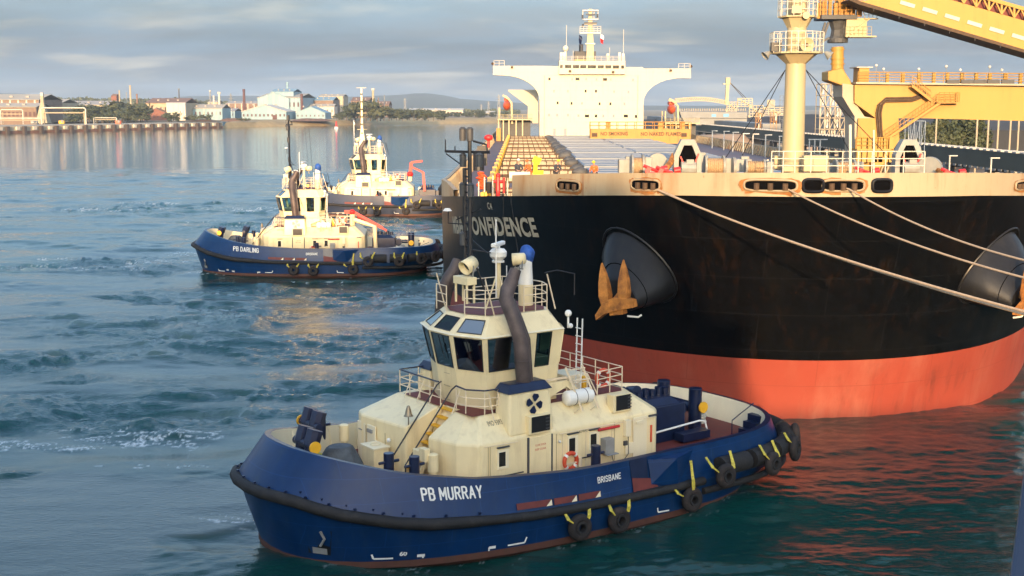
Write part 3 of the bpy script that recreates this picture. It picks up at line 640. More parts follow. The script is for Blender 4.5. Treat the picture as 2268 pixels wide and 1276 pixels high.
    def search(l, n, z, dirv, s=1.0):
        dv_ = Vector(dirv).normalized(); c = Vector((l, n, z)); m = MB(); m.cyl(c - dv_*.34*s, c + dv_*.34*s, .30*s, .36*s, n=18, cap=False); m.cyl(c - dv_*.40*s, c - dv_*.33*s, .22*s, .30*s, n=18); so = G(m, 'searchlight', 'cream', smooth=True, solid=.03)
        m = MB(); m.cyl(c + dv_*.02, c + dv_*.06, .28*s, n=18); G(m, 'lamp_lens', 'dark_grey', so)
        m = MB(); m.beam(c + Vector((0, .36*s, 0)), c + Vector((0, .30*s, -.55*s)), .05); m.beam(c + Vector((0, -.36*s, 0)), c + Vector((0, -.30*s, -.55*s)), .05); m.cyl(c + Vector((0, 0, -.75*s)), c + Vector((0, 0, -.45*s)), .08*s, n=8); m.beam(c + Vector((0, -.34, -.52*s)), c + Vector((0, .34, -.52*s)), .06); G(m, 'lamp_yoke', 'grey_metal', so)
    search(18.7, .4, 11.75, (.75, .1, -.35)); search(16.2, .9, 11.9, (.55, -.5, -.1), .85)
    m = MB(); m.cyl((16.85, .15, 10.0), (16.85, .15, 11.75), .13, n=12); m.beam((17.6, .15, 9.5), (16.9, .15, 11.2), .06); m.beam((16.85, .9, 9.5), (16.85, .2, 11.2), .06); ra = G(m, 'radar_post', 'cream', smooth=True)
    m = MB(); m.cyl((16.85, .15, 11.72), (16.85, .15, 11.80), .30, n=16); m.loft([[(16.85 + r*math.cos(k*math.pi/8), .15 + r*math.sin(k*math.pi/8), z) for k in range(16)] for r, z in ((.20, 11.8), (.40, 12.0), (.42, 12.22), (.30, 12.36), (.1, 12.4))], cap0=True, cap1=True); G(m, 'radar_gearbox', 'white', ra, smooth=True)
    m = MB(); m.box((16.85, .15, 12.58), (1.5, .24, .20), rz=R(p.get('radar', 20))); m.cyl((16.85, .15, 12.36), (16.85, .15, 12.52), .1); G(m, 'radar_scanner', 'white', ra, bevel=.06)
    m = MB(); m.cyl((15.25, .2, 9.5), (15.25, .2, 10.55), .36, n=16); mon = G(m, 'monitor_base', 'cream', smooth=True)
    m = MB(); m.cyl((15.25, .2, 10.55), (15.25, .2, 11.75), .36, .30, n=16); G(m, 'monitor_post', 'white', mon, smooth=True)
    m = MB(); m.sphere((15.2, .2, 11.95), .48, n=16, m=10, sc=(.8, .8, 1.05))
    for i, v in enumerate(m.v):
        k = 1 + .22*noise.noise(Vector(v)*2.6); m.v[i] = (15.2 + (v[0]-15.2)*k, .2 + (v[1]-.2)*k, v[2])
    G(m, 'monitor_cover', 'blue_cover', mon, smooth=True)
    m = MB(); m.sphere((18.0, -.55, 11.45), .32, sc=(1.5, .9, .7)); m.cyl((18.0, -.55, 10.1), (18.0, -.55, 11.3), .04); G(m, 'small_antenna_dome', 'white', smooth=True)
    m = MB(); m.cyl((15.8, -.6, 9.5), (15.8, -.6, 11.4), .03); G(m, 'aerial_post', 'white', smooth=True); m = MB(); m.sphere((14.3, 2.3, 9.3), .17); m.cyl((14.3, 2.3, 8.6), (14.3, 2.3, 9.2), .05); m.sphere((14.4, 2.6, 8.75), .12); G(m, 'deck_floodlight', 'white', smooth=True)
    m = MB(); 
    for n in (2.62, 3.0): m.beam((14.1, n, 5.3), (14.0, n, 9.1), .05)
    for i in range(9): m.beam((14.1, 2.62, 5.6 + .38*i), (14.1, 3.0, 5.6 + .38*i), .04)
    G(m, 'roof_ladder', 'white')
    m = MB(); m.tube([(14.1, 2.5, 10.2), (14.1, 2.5, 11.2), (14.9, 2.2, 11.4), (15.5, 2.0, 11.3)], .035, n=6); m.tube([(13.9, -2.4, 9.2), (14.3, -2.2, 11.2)], .035, n=6); G(m, 'ladder_hoop', 'black_metal')
    # mast
    if p['mast'] == 'lattice':
        m = MB()
        for dn in (-.21, .21): m.tube([(18.5, dn, 10.0), (18.5, dn, 17.6)] if dn > 0 else [(18.5, dn, 10.0), (18.5, dn, 16.2)], .095, n=6)
        for i in range(17): m.beam((18.5, -.21, 10.4 + .36*i), (18.5, .21, 10.4 + .36*i), .07)
        m.tube([(18.3, 0, 10.0), (18.45, 0, 13.0)], .06, n=6); m.tube([(17.6, .3, 10.1), (18.5, 0, 12.8)], .045, n=6)
        m.beam((18.9, -1.2, 16.95), (18.1, 1.2, 16.95), .12); m.beam((19.0, -1.0, 16.85), (18.6, -.2, 16.3), .05); m.tube([(18.0, .95, 16.9), (18.05, .9, 17.3), (18.35, .3, 17.45)], .05, n=6)
        m.cyl((18.93, -1.15, 16.95), (18.93, -1.15, 17.5), .03, n=6); m.cyl((18.7, -.7, 16.95), (18.7, -.7, 17.2), .03, n=6)
        m.beam((18.5, -.9, 13.75), (18.4, .9, 14.35), .05); m.beam((18.6, -.2, 13.6), (18.9, -1.0, 13.6), .05); m.cyl((18.9, -1.0, 13.6), (18.9, -1.0, 14.2), .03, n=6)
        m.beam((18.5, 0, 12.45), (17.8, .9, 12.3), .05); m.beam((18.5, .1, 13.0), (18.0, .9, 12.3), .04)
        ms = G(m, 'mast', 'black_metal')
        for n, z in ((-.28, 17.75), (.30, 17.75), (-.30, 15.2), (.36, 15.2), (1.05, 16.6), (-.26, 16.55), (-.3, 12.9)):
            m = MB(); m.cyl((18.55, n, z - .22), (18.55, n, z + .24), .16, n=10); m.cyl((18.55, n, z + .24), (18.55, n, z + .34), .19, .08, n=10)
            m.cyl((18.55, n, z - .30), (18.55, n, z - .22), .15, n=10); G(m, 'navigation_light', 'dark_grey', ms, smooth=True)
        m = MB(); m.cyl((18.95, -1.0, 14.18), (18.95, -1.0, 14.3), .22, .12, n=14); m.cyl((17.3, .6, 10.1), (17.3, .6, 13.8), .035, n=6); G(m, 'mast_antenna', 'white', ms)
        m = MB(); m.tube([(16.2, 1.0, 11.5), (16.35, .75, 13.5), (16.6, .45, 16.6)], .012, n=4); m.tube([(15.9, -.6, 11.4), (16.2, -.4, 16.5)], .015, n=4); G(m, 'whip_antenna', 'black_metal', ms)
    else:
        m = MB(); m.loft([[(18.0 + dx*w_, dy*w_, z) for dx, dy in ((-1, -1), (1, -1), (1, 1), (-1, 1))] for w_, z in ((.6, 10.0), (.36, 12.0), (.17, 13.6), (.10, 20.0))], cap1=True); ms = G(m, 'mast', 'cream')
        for z in (12.8, 14.2, 15.4, 16.6, 17.8, 19.0): m = MB(); m.box((18.0, .25, z), (.3, .25, .22)); G(m, 'navigation_light', 'black', ms)
        m = MB()
        for z in (13.4, 16.0, 20.0): m.beam((17.2, 0, z), (18.8, 0, z), .05)
        G(m, 'mast_yard', 'cream', ms)
    for i, (a, b) in enumerate(((0, 1), (7, 0), (1, 2))):
        p0 = pt('E', a).lerp(pt('E', b), .5); q0 = pt('S', a).lerp(pt('S', b), .62); up_ = p0 + Vector((.10 if i < 2 else .02, .02 if i < 2 else .10, -.10)); m = MB(); m.beam(up_, up_.lerp(q0 + Vector((.06, .03, 0)), .55), .03); m.beam(up_.lerp(q0, .30) + Vector((.05, .04, 0)), up_.lerp(q0, .72) + Vector((.05, .10, 0)), .035, .02); G(m, 'window_wiper', 'black', wh)
    for l, n in ((24.2, .9), (25.3, -2.6), (5.6, -2.9), (3.4, .2)):
        m = MB(); zb = zd(l)
        for k in range(5): m.torus((l + .03*(k % 2), n, zb + .07 + .10*k), (.02, .03, 1), .42 - .03*(k % 3), .06, n=16, m=5)
        G(m, 'rope_coil', 'sling_yellow' if l > 20 else 'coil_white', smooth=True)
    m = MB(); m.tube([(18.9, 4.12, 2.6), (18.7, 4.2, 2.3), (18.3, 4.3, 2.2), (17.9, 4.6, 2.0), (16.9, 4.8, 1.97), (16.0, 4.6, 1.97)], .03, n=5); G(m, 'deck_hose', 'black')
    # aft deck: winch, staple bitts
    m = MB(); m.box((7.6, .9, 2.85), (2.7, 2.4, 1.95)); m.loft([[(8.8, -.2, 3.8), (8.8, 2.0, 3.8), (6.4, 2.0, 3.8), (6.4, -.2, 3.8)], [(8.5, .2, 4.15), (8.5, 1.6, 4.15), (6.9, 1.6, 4.15), (6.9, .2, 4.15)]], cap1=True); wi = G(m, 'winch', 'navy', bevel=.06)
    m = MB(); m.cyl((7.2, -2.6, 2.95), (7.2, -.3, 2.95), .65, n=20); m.cyl((7.2, -2.7, 2.95), (7.2, -2.58, 2.95), 1.05, n=22); m.cyl((7.2, -.5, 2.95), (7.2, -.38, 2.95), 1.05, n=22); m.cyl((5.9, .3, 3.2), (5.9, 1.4, 3.2), .4, n=14); G(m, 'winch_drum', 'navy', wi, smooth=True)
    m = MB()
    for a in range(5): m.cyl((8.8 - .5*a, -1.7 - .4*(a % 2), 3.7), (8.8 - .5*a, -1.0 - .4*(a % 2), 3.75 + .1*(a % 3)), .34, n=12); m.cyl((8.5 - .45*a, 1.0, 4.1), (8.5 - .45*a, 1.0, 4.45 + .1*(a % 2)), .2, n=10)
    m.box((6.6, 1.3, 2.5), (.2, .2, 1.1)); G(m, 'winch_motor', 'navy', wi, smooth=True)
    m = MB(); m.box((6.3, 2.7, 2.2), (1.9, .7, .4)); G(m, 'spooling_gear', 'navy', wi)
    m = MB(); m.tube([(9.0, 2.2, 2.5), (5.6, 2.5, 2.8), (5.3, 2.6, 2.75), (5.2, 2.7, 2.2)], .05, n=6); G(m, 'white_hose', 'white', wi)
    m = MB(); m.cyl((4.4, .95, 1.88), (4.4, .95, 4.1), .36, n=20); m.cyl((4.4, -1.5, 1.88), (4.4, -1.5, 4.1), .36, n=20); m.cyl((4.4, -1.5, 3.0), (4.4, .95, 3.0), .30, n=16); m.cyl((4.8, .2, 3.2), (5.5, .2, 3.2), .22, n=12); sb = G(m, 'towing_bitt', 'navy', smooth=True, bevel=.02)
    m = MB(); m.cyl((4.4, 1.25, 3.15), (4.4, 1.55, 3.15), .13, n=10); G(m, 'bitt_stub', 'navy', sb)
    m = MB(); m.cyl((4.4, 1.52, 3.15), (4.4, 1.62, 3.15), .30, n=18); G(m, 'bitt_disc', 'yellow', sb, smooth=True)
    for i in range(3): m = MB(); m.box((3.3 - .34*i, 3.7, 1.9 + .17*(i + 1)), (.34, .9, .34*(i + 1))); G(m, 'stern_step', 'navy')
    m = MB(); m.tube([(3.9, 3.2, 1.95), (3.9, 3.2, 2.7), (2.3, 3.2, 3.4)], .03, n=6); G(m, 'step_rail', 'navy')
    # bow: pairs of slanted bitts and the covered winch
    for l_, n in ((26.9, -.95), (24.6, -4.9)):
        m = MB(); zb = zd(l_) - .1
        for dn in (0.0, .85):
            m.cyl((l_ + .15, n + dn, zb), (l_ - .12, n + dn, zb + 1.75), .28, n=8); m.cyl((l_ - .10, n + dn, zb + 1.65), (l_ - .34, n + dn, zb + 2.35), .37, n=8)
        m.cyl((l_ - .05, n - .45, zb + 1.70), (l_ - .05, n + 1.35, zb + 1.70), .20, n=12); bb_ = G(m, 'bow_bitt', 'navy', bevel=.02)
        m = MB(); e = 1.37 if n > -2 else -.47; m.cyl((l_ - .05, n + e - .05, zb + 1.70), (l_ - .05, n + e + .05, zb + 1.70), .27, n=18); G(m, 'bitt_disc', 'yellow', bb_, smooth=True)
    m = MB(); rr = []
    for r, z, j in ((1.0, 2.6, .12), (.95, 2.9, .12), (.78, 3.4, .08), (.55, 3.85, .06), (.45, 3.95, .03), (.02, 3.97, 0)): rr.append([(25.1 + 1.15*r*math.cos(k*math.pi/12)*(1 + j*math.sin(k*2.2)), -.6 + 1.0*r*math.sin(k*math.pi/12)*(1 + j*math.cos(k*2.7)), z) for k in range(24)])
    m.loft(rr); G(m, 'winch_cover', 'tarp_grey', smooth=True)
    m = MB(); m.box((24.6, 1.35, 2.75), (.9, .5, .6)); m.cyl((24.2, 1.3, 2.9), (25.2, 1.6, 2.9), .18); G(m, 'chain_stopper', 'navy', bevel=.03)
    # liferaft canister and cradle
    m = MB(); m.cyl((13.75, 3.25, 5.45), (15.1, 3.25, 5.45), .36, n=18); m.sphere((15.1, 3.25, 5.45), .36, sc=(.5, 1, 1)); m.sphere((13.75, 3.25, 5.45), .36, sc=(.5, 1, 1)); lf = G(m, 'liferaft', 'white', smooth=True, auto=60)
    m = MB()
    for l in (14.1, 14.75): m.torus((l, 3.25, 5.45), (1, 0, 0), .365, .018, n=18, m=5)
    G(m, 'raft_strap', 'dark_grey', lf)
    m = MB()
    for l in (13.9, 14.9): m.beam((l, 3.05, 4.95), (l, 3.4, 5.15), .08); m.beam((l - .35, 3.72, 4.85), (l + .15, 3.05, 6.9), .08); m.beam((l, 3.3, 4.6), (l - .1, 3.75, 5.0), .05)
    m.beam((13.7, 3.5, 5.6), (14.7, 3.5, 5.6), .06); m.beam((13.8, 3.3, 6.25), (14.8, 3.3, 6.25), .06); m.beam((13.9, 3.1, 6.75), (14.9, 3.1, 6.75), .05); G(m, 'raft_cradle', 'rail_cream', lf)
    m = MB(); m.torus((12.3, 2.55, 5.95), (0, 1, 0), .40, .10, n=22, m=8); lb2 = G(m, 'lifebuoy', 'orange', smooth=True)
    m = MB()
    for k in range(4):
        a = math.pi/4 + k*math.pi/2; c = Vector((12.3 + .40*math.cos(a), 2.55, 5.95 + .40*math.sin(a))); m.cyl(c - Vector((-math.sin(a), 0, math.cos(a)))*.06, c + Vector((-math.sin(a), 0, math.cos(a)))*.06, .108, n=8)
    G(m, 'lifebuoy_band', 'white', lb2)
    m = MB(); m.cyl((13.4, 2.4, 5.3), (13.4, 2.4, 6.0), .16, n=10); m.sphere((13.4, 2.4, 6.05), .14); G(m, 'yellow_beacon', 'yellow', smooth=True)
    m = MB(); m.box((12.8, .5, 5.6), (1.2, 1.6, .7)); m.box((14.0, -.8, 5.55), (1.0, 1.0, .6)); G(m, 'deck_box', 'cream_white', bevel=.04)
    lettering('IMO 9393796', lambda u, v: (19.75 - u*.95, 3.42 - v*.66 + .02*0, 4.83 + v*.66 + .02), 'dark_grey', root, 'number_lettering', bold=.0, w=1.15, h=.28)
    lettering('62 4542', lambda u, v: (15.0 - u, 4.02, 3.93 + v), 'dark_grey', root, 'number_lettering', bold=.0, w=.5, h=.13)
    if p.get('crane') == 'folded':
        m = MB(); m.cyl((11.2, 2.0, 5.3), (11.2, 2.0, 6.6), .30, n=12); m.tube([(11.0, 2.2, 6.0), (9.6, 2.4, 5.55), (8.6, 2.5, 5.2), (8.5, 2.5, 2.0)], .24, n=10); cr = G(m, 'crane_column', 'cream', smooth=True)
        m = MB(); m.sphere((11.2, 2.0, 6.85), .36); m.box((11.7, 2.0, 6.9), (.8, .4, .4)); m.beam((11.1, 2.0, 6.9), (7.7, 2.2, 5.0), .26, .34); m.beam((9.3, 2.1, 5.85), (7.2, 2.25, 4.7), .20, .24); m.cyl((10.6, 2.0, 6.3), (9.2, 2.05, 5.75), .09, n=8); G(m, 'crane_boom', 'red', cr)
    elif p.get('crane') == 'upright':
        m = MB(); m.cyl((10.3, 2.3, 5.2), (10.3, 2.3, 6.2), .32, n=12); cr = G(m, 'crane_column', 'cream', smooth=True)
        m = MB(); m.beam((10.3, 2.3, 6.2), (10.1, 2.3, 8.2), .5, .55); m.beam((10.1, 2.3, 8.2), (8.3, 2.4, 8.4), .3, .34); m.beam((9.9, 2.4, 7.4), (8.2, 2.5, 6.6), .28, .3); m.beam((8.2, 2.5, 6.6), (8.0, 2.6, 3.6), .42, .46); m.sphere((10.3, 2.3, 6.3), .5); G(m, 'crane_boom', 'red', cr)
    m = MB()
    for l, z in ((11.6, 3.95), (13.0, 3.99), (14.6, 4.02), (16.0, 4.05)): m.tube([(l, 4.05, z), (l + .05, 4.07, z - 1.9)], .018, n=5)
    m.tube([(10.2, 4.06, 4.02), (12.5, 4.06, 4.05), (16.2, 4.06, 4.08)], .022, n=5); m.tube([(18.6, 4.06, 4.10), (20.4, 4.03, 4.12)], .02, n=5); G(m, 'wall_cable', 'rail_cream')
    m = MB()
    for l, n, dx in ((22.5, -2.78, .012), (22.5, -1.0, .012)): m.box((l, n, 3.2), (.03, .03, 1.7))
    for l in (21.0, 20.2, 12.8, 11.0, 16.35): m.box((l if l < 20.6 else l - .9, 4.02, 3.1), (.02, .02, 2.0))
    for z in (5.45, 6.1, 6.7): m.box((19.7, 0, z), (.03, .5, .03))
    G(m, 'plate_seam', 'coaming_seam')
mat('coaming_seam', (.42, .34, .20), .6, .1, 2.0)
mat('hull_grey_blue', (.008, .018, .050), .5, .2, .9, dirt=(.018, .030, .055), dirt_amt=.5, dirt_scale=(.9, .9, .3))
tug_group = 'blue hulled harbour tugs'
t1 = thing('tugboat', 'blue hulled tug named PB MURRAY in front, cream wheelhouse below the ship bow', 'tugboat', (12.8, 69.3, 0), math.pi + .637, tug_group)
make_tug(t1, dict(name='PB MURRAY', mast='lattice', sky_mat='skylight_glass', radar=35))
t2 = thing('tugboat', 'blue hulled tug named PB DARLING with long red crane boom, pushing the ship side', 'tugboat', (-7.6, 149.2, 0), math.pi + R(4), tug_group)
make_tug(t2, dict(name='PB DARLING', namew=2.9, mast='lattice', sky_mat='skylight_glass', crane='folded', radar=80))
t3 = thing('tugboat', 'farthest tug with tall cream pole mast and dark grey roof panels, behind PB DARLING', 'tugboat', (-6.9, 229.5, 0), math.pi + R(3), tug_group); t3.scale = (1.12, 1.12, 1.12)
make_tug(t3, dict(name='', mast='pole', sky_mat='dark_grey', crane='upright', radar=60, hullm='hull_grey_blue'))
m = MB(); m.sphere((3.6, 0, 3.3), 1.0, n=16, m=10, sc=(2.4, 4.6, 1.9))
for i, v in enumerate(m.v):
    k = 1 + .12*noise.noise(Vector(v)*1.3); m.v[i] = (3.6 + (v[0]-3.6)*k, v[1]*k, max(1.6, 3.3 + (v[2]-3.3)*k))
m.build('stern_fender_stack', 'rubber', t3, smooth=True)
# ------------------------------------------------------------------ bulk carrier
def ship_paint(name, rgb, rough, streak, streak_amt, pale=None, pale_amt=.0, mottling=.4, coat=0.0):
    """painted steel with vertical rust streaks and scuffs"""
    m = bpy.data.materials.new(name); m.use_nodes = True; nd, lk = m.node_tree.nodes, m.node_tree.links; b = nd["Principled BSDF"]
    b.inputs['Roughness'].default_value = rough; b.inputs['Coat Weight'].default_value = coat
    tc = nd.new("ShaderNodeTexCoord")
    def nz(sc, det, lo, hi, amt=1.0, dist=0.0):
        mp = nd.new("ShaderNodeMapping"); mp.inputs['Scale'].default_value = sc; lk.new(tc.outputs['Object'], mp.inputs[0])
        n = nd.new("ShaderNodeTexNoise"); n.inputs['Scale'].default_value = 1; n.inputs['Detail'].default_value = det; n.inputs['Roughness'].default_value = .65; n.inputs['Distortion'].default_value = dist
        lk.new(mp.outputs[0], n.inputs[0]); r = nd.new("ShaderNodeMapRange"); r.inputs[1].default_value = lo; r.inputs[2].default_value = hi; r.inputs[4].default_value = amt
        lk.new(n.outputs['Fac'], r.inputs[0]); return r.outputs[0]
    def mix(f, a, c):
        x = nd.new("ShaderNodeMix"); x.data_type = 'RGBA'; lk.new(f, x.inputs[0])
        if isinstance(a, tuple): x.inputs[6].default_value = (*a, 1)
        else: lk.new(a, x.inputs[6])
        x.inputs[7].default_value = (*c, 1); return x.outputs[2]
    def mul(a, c):
        x = nd.new("ShaderNodeMath"); x.operation = 'MULTIPLY'; lk.new(a, x.inputs[0]); lk.new(c, x.inputs[1]); return x.outputs[0]
    col = mix(nz((.25, .25, .25), 5, .3, .7, mottling), rgb, tuple(c*.55 for c in rgb))
    if pale: col = mix(mul(nz((.5, .5, .12), 7, .48, .72, pale_amt), nz((.12, .12, .1), 3, .4, .6)), col, pale)
    col = mix(mul(nz((1.6, 1.6, .10), 8, .50, .74, streak_amt), nz((.22, .22, .35), 4, .42, .62)), col, streak)
    col = mix(nz((2.6, 2.6, 1.6), 8, .66, .72, streak_amt*.8), col, tuple(c*1.2 for c in streak))
    lk.new(col, b.inputs['Base Color'])
    if 'hull' in name or 'boot' in name or 'white' in name:      # weld seams between the shell plates
        sx = nd.new("ShaderNodeSeparateXYZ"); lk.new(tc.outputs['Object'], sx.inputs[0]); cbx = nd.new("ShaderNodeCombineXYZ"); lk.new(sx.outputs[0], cbx.inputs[0]); lk.new(sx.outputs[2], cbx.inputs[1])
        bk = nd.new("ShaderNodeTexBrick"); bk.inputs['Scale'].default_value = 1; bk.inputs['Brick Width'].default_value = 7.5; bk.inputs['Row Height'].default_value = 2.3; bk.inputs['Mortar Size'].default_value = .035; bk.inputs['Mortar Smooth'].default_value = .3
        lk.new(cbx.outputs[0], bk.inputs[0]); sm = nd.new("ShaderNodeMath"); sm.operation = 'MULTIPLY'; sm.inputs[1].default_value = .55; lk.new(bk.outputs['Fac'], sm.inputs[0])
        col = mix(sm.outputs[0], col, tuple(min(.6, c*1.9 + .006) if 'hull' in name else c*.72 for c in rgb)); lk.new(col, b.inputs['Base Color'])
    n3 = nd.new("ShaderNodeTexNoise"); n3.inputs['Scale'].default_value = .55; n3.inputs['Detail'].default_value = 2; lk.new(tc.outputs['Object'], n3.inputs[0])
    bp = nd.new("ShaderNodeBump"); bp.inputs['Strength'].default_value = .25; bp.inputs['Distance'].default_value = .10; lk.new(n3.outputs['Fac'], bp.inputs['Height']); lk.new(bp.outputs[0], b.inputs['Normal'])
    if 'black' in name: b.inputs['Specular IOR Level'].default_value = .2
    MATS[name] = m
ship_paint('hull_black', (.0016, .0018, .0022), .42, (.05, .021, .006), .30, pale=(.014, .0125, .009), pale_amt=.5)
ship_paint('boot_red', (.30, .050, .028), .6, (.09, .022, .012), .65, pale=(.36, .13, .085), pale_amt=.75, mottling=.3)
ship_paint('gunwale', (.38, .31, .20), .65, (.22, .07, .015), 1.0, pale=(.27, .16, .07), pale_amt=.9, mottling=.25)
ship_paint('ship_white', (.46, .43, .34), .5, (.34, .19, .08), .35, mottling=.07)
ship_paint('mast_cream', (.42, .35, .20), .5, (.24, .11, .03), .45, mottling=.1)
ship_paint('loader_yellow', (.40, .225, .04), .55, (.30, .11, .02), .35, mottling=.12)
ship_paint('rusty_yellow', (.45, .22, .04), .6, (.22, .07, .02), .9, mottling=.3)
mat('anchor_rust', (.40, .155, .028), .85, .5, 2.2, dirt=(.10, .032, .014), dirt_amt=.85, dirt_scale=(1.6, 1.6, 1.2), bump=.7, bump_scale=5)
mat('deck_brown', (.13, .075, .068), .6, .25, .3, dirt=(.2, .14, .12), dirt_amt=.5, dirt_scale=(.2, .2, .2))
mat('hatch_grey', (.115, .15, .195), .42, .12, .25, dirt=(.2, .2, .2), dirt_amt=.5, dirt_scale=(.25, .25, .25))
mat('coaming_cream', (.42, .36, .27), .6, .2, .8, dirt=(.2, .10, .05), dirt_amt=.6)
mat('winch_grey', (.24, .25, .23), .5, .12, 2.0, dirt=(.2, .12, .06), dirt_amt=.5)
mat('rust_orange', (.26, .105, .025), .85, .35, 2.5, dirt=(.30, .22, .12), dirt_amt=.7, dirt_scale=(2, 2, 2))
mat('rust_brown', (.075, .045, .024), .8, .3, 3.0)
mat('rope', (.42, .32, .22), .9, .15, 8.0)
mat('rope_coil', (.36, .24, .13), .9, .25, 9.0)
mat('rail_white', (.60, .56, .46), .45, .06, 2.0, dirt=(.4, .2, .08), dirt_amt=.4, dirt_scale=(2, 2, 2))
mat('fire_red', (.55, .02, .02), .45, .2, 2.0)
mat('boat_orange', (.70, .10, .03), .45, .12, 1.0)
mat('chrome_black', (.010, .010, .011), .36, .25, .8, spec=.35, dirt=(.03, .028, .022), dirt_amt=.5, dirt_scale=(1, 1, .3))
ship = thing('bulk_carrier', 'huge black hulled bulk carrier with red boot topping and CONFIDENCE on its bow', 'cargo ship', (18.3, 75.7, 0), -.0068)
def hw(s, z, side=1):
    t = max(0, min(1, z / 14.)); s0 = -.9 - 5.6 * t ** 1.3; S = 44.0
    u = max(0, min(1, (s - s0) / (S - s0))); n = 2.0 + .25 * t
    return side * 25.0 * (1 - (1 - u) ** n) ** .5
def s_at(i, z, NN=34):                      # station i of the bow: fine near the stem
    t = max(0, min(1, z / 14.)); s0 = -.9 - 5.6 * t ** 1.3
    return s0 + (44.0 - s0) * (1 - math.cos(math.pi/2 * i / NN)) if i <= NN else None
ZK = ([-7, -4, 0, 3, 6, 10, 15, 20, 25, 30, 35, 40, 45, 300], [14.12, 14.0, 13.72, 13.5, 13.27, 12.98, 12.62, 12.27, 11.9, 11.55, 11.2, 10.85, 10.6, 10.6])
ZT = ([-7, -4, 0, 3, 6.5, 8.2, 9.0, 300], [15.45, 15.3, 15.05, 14.86, 14.62, 14.5, 13.1, 13.1])
zkn = lambda s: interp(s, *ZK)
def ztop(s): return interp(s, *ZT)
SB = 285.0
def ship_ring(zf, z_for_s=None):
    """outline from port quarter round the stem to starboard; zf(s) gives the height"""
    half = []
    for i in range(35):
        z = 14.0 if z_for_s is None else z_for_s
        s = s_at(i, z); half.append((s, hw(s, z), zf(s)))
    for s in (60, 90, 130, 180, 230, 270, SB): half.append((s, 25.0, zf(s)))
    half.append((SB, 12.0, zf(SB)))
    return [(c, s, z) for s, c, z in reversed(half)] + [(-c, s, z) for s, c, z in half[1:]]
def blend(z, zfun=None):
    return ship_ring((lambda s: z) if zfun is None else zfun, z)
m = MB(); m.loft([blend(-2.5), blend(0), blend(1.3), blend(2.6), blend(4.0)], closed=False); m.build('boot_topping', 'boot_red', ship, smooth=True)
lv = [blend(4.0)] + [ship_ring(lambda s, k=k: 4.0 + (zkn(s) - 4.0) * k, 4 + 10*k) for k in (.12, .25, .4, .55, .7, .85, 1.0)]
m = MB(); m.loft(lv, closed=False); m.build('hull', 'hull_black', ship, smooth=True)
# bow bulwark: only where s < 8.5 on the starboard (left) side; both sides taper down
def band(s0, s1, zlo, zhi, side=None, inset=0.0, n=40):
    r0, r1 = [], []
    for sg in ((1, -1) if side is None else (side,)):
        part = []
        for i in range(n + 1):
            u = i / n; s = s0 + (s1 - s0) * (u ** 2 if s0 < 0 else u); c = max(0, hw(s, 14) - inset)
            part.append((s + (inset if s < 2 else 0)*max(0, 1 - c/14), c*sg))
        if sg == 1 and side is None: part = part[::-1]
        elif side is None: part = part[1:]
        r0 += [(c, s, zlo(s)) for s, c in part]; r1 += [(c, s, zhi(s)) for s, c in part]
    return r0, r1
bul = MB()
ra, rb = band(-6.49, 8.2, zkn, ztop); bul.loft([ra, rb], closed=False)
ra2, rb2 = band(-6.49, 8.2, zkn, ztop, inset=.35); bul.loft([rb, rb2], closed=False); bul.loft([rb2, ra2], closed=False)
bul.build('bow_bulwark', 'gunwale', ship, smooth=True)
for sg in (-1, 1):
    st = 22.0 if sg < 0 else 8.3
    zt2 = lambda s: zkn(s) + interp(s, [8, 22, 26, 33, 45], [1.3, .5, 1.15, 1.5, 1.7])
    m = MB(); r0, r1 = band(st, SB, zkn, zt2, side=sg, n=60); m.loft([r0, r1], closed=False)
    q0, q1 = band(st, SB, zkn, zt2, side=sg, inset=.35, n=60); m.loft([r1, q1], closed=False); m.loft([q1, q0], closed=False)
    s = st
    while s < 230:
        c = sg*(hw(s, 14) - .35); m.beam((c, s, zt2(s) - .1), (c - sg*.55, s, zkn(s)), .12, .2); s += 2.2
    m.build('side_bulwark', 'gunwale', ship, smooth=True)
# open gap with white posts between the two on the left
for s in (9.5, 12, 15, 18, 21):
    c = -(hw(s, 14) - .3); m = MB(); m.cyl((c, s, zkn(s)), (c, s, zkn(s) + 1.05), .05, n=6); m.build('bulwark_post', 'rail_white', ship)
dk = MB(); half = [(s_at(i, 14), hw(s_at(i, 14), 14)) for i in range(35)] + [(100, 25), (180, 25), (SB, 25)]
for (s0, c0), (s1, c1) in zip(half[:-1], half[1:]):
    z0, z1 = zkn(s0) - .05, zkn(s1) - .05; dk.quad((-c0, s0, z0), (c0, s0, z0), (c1, s1, z1), (-c1, s1, z1))
dk.build('main_deck', 'deck_brown', ship)
ZD = 10.55
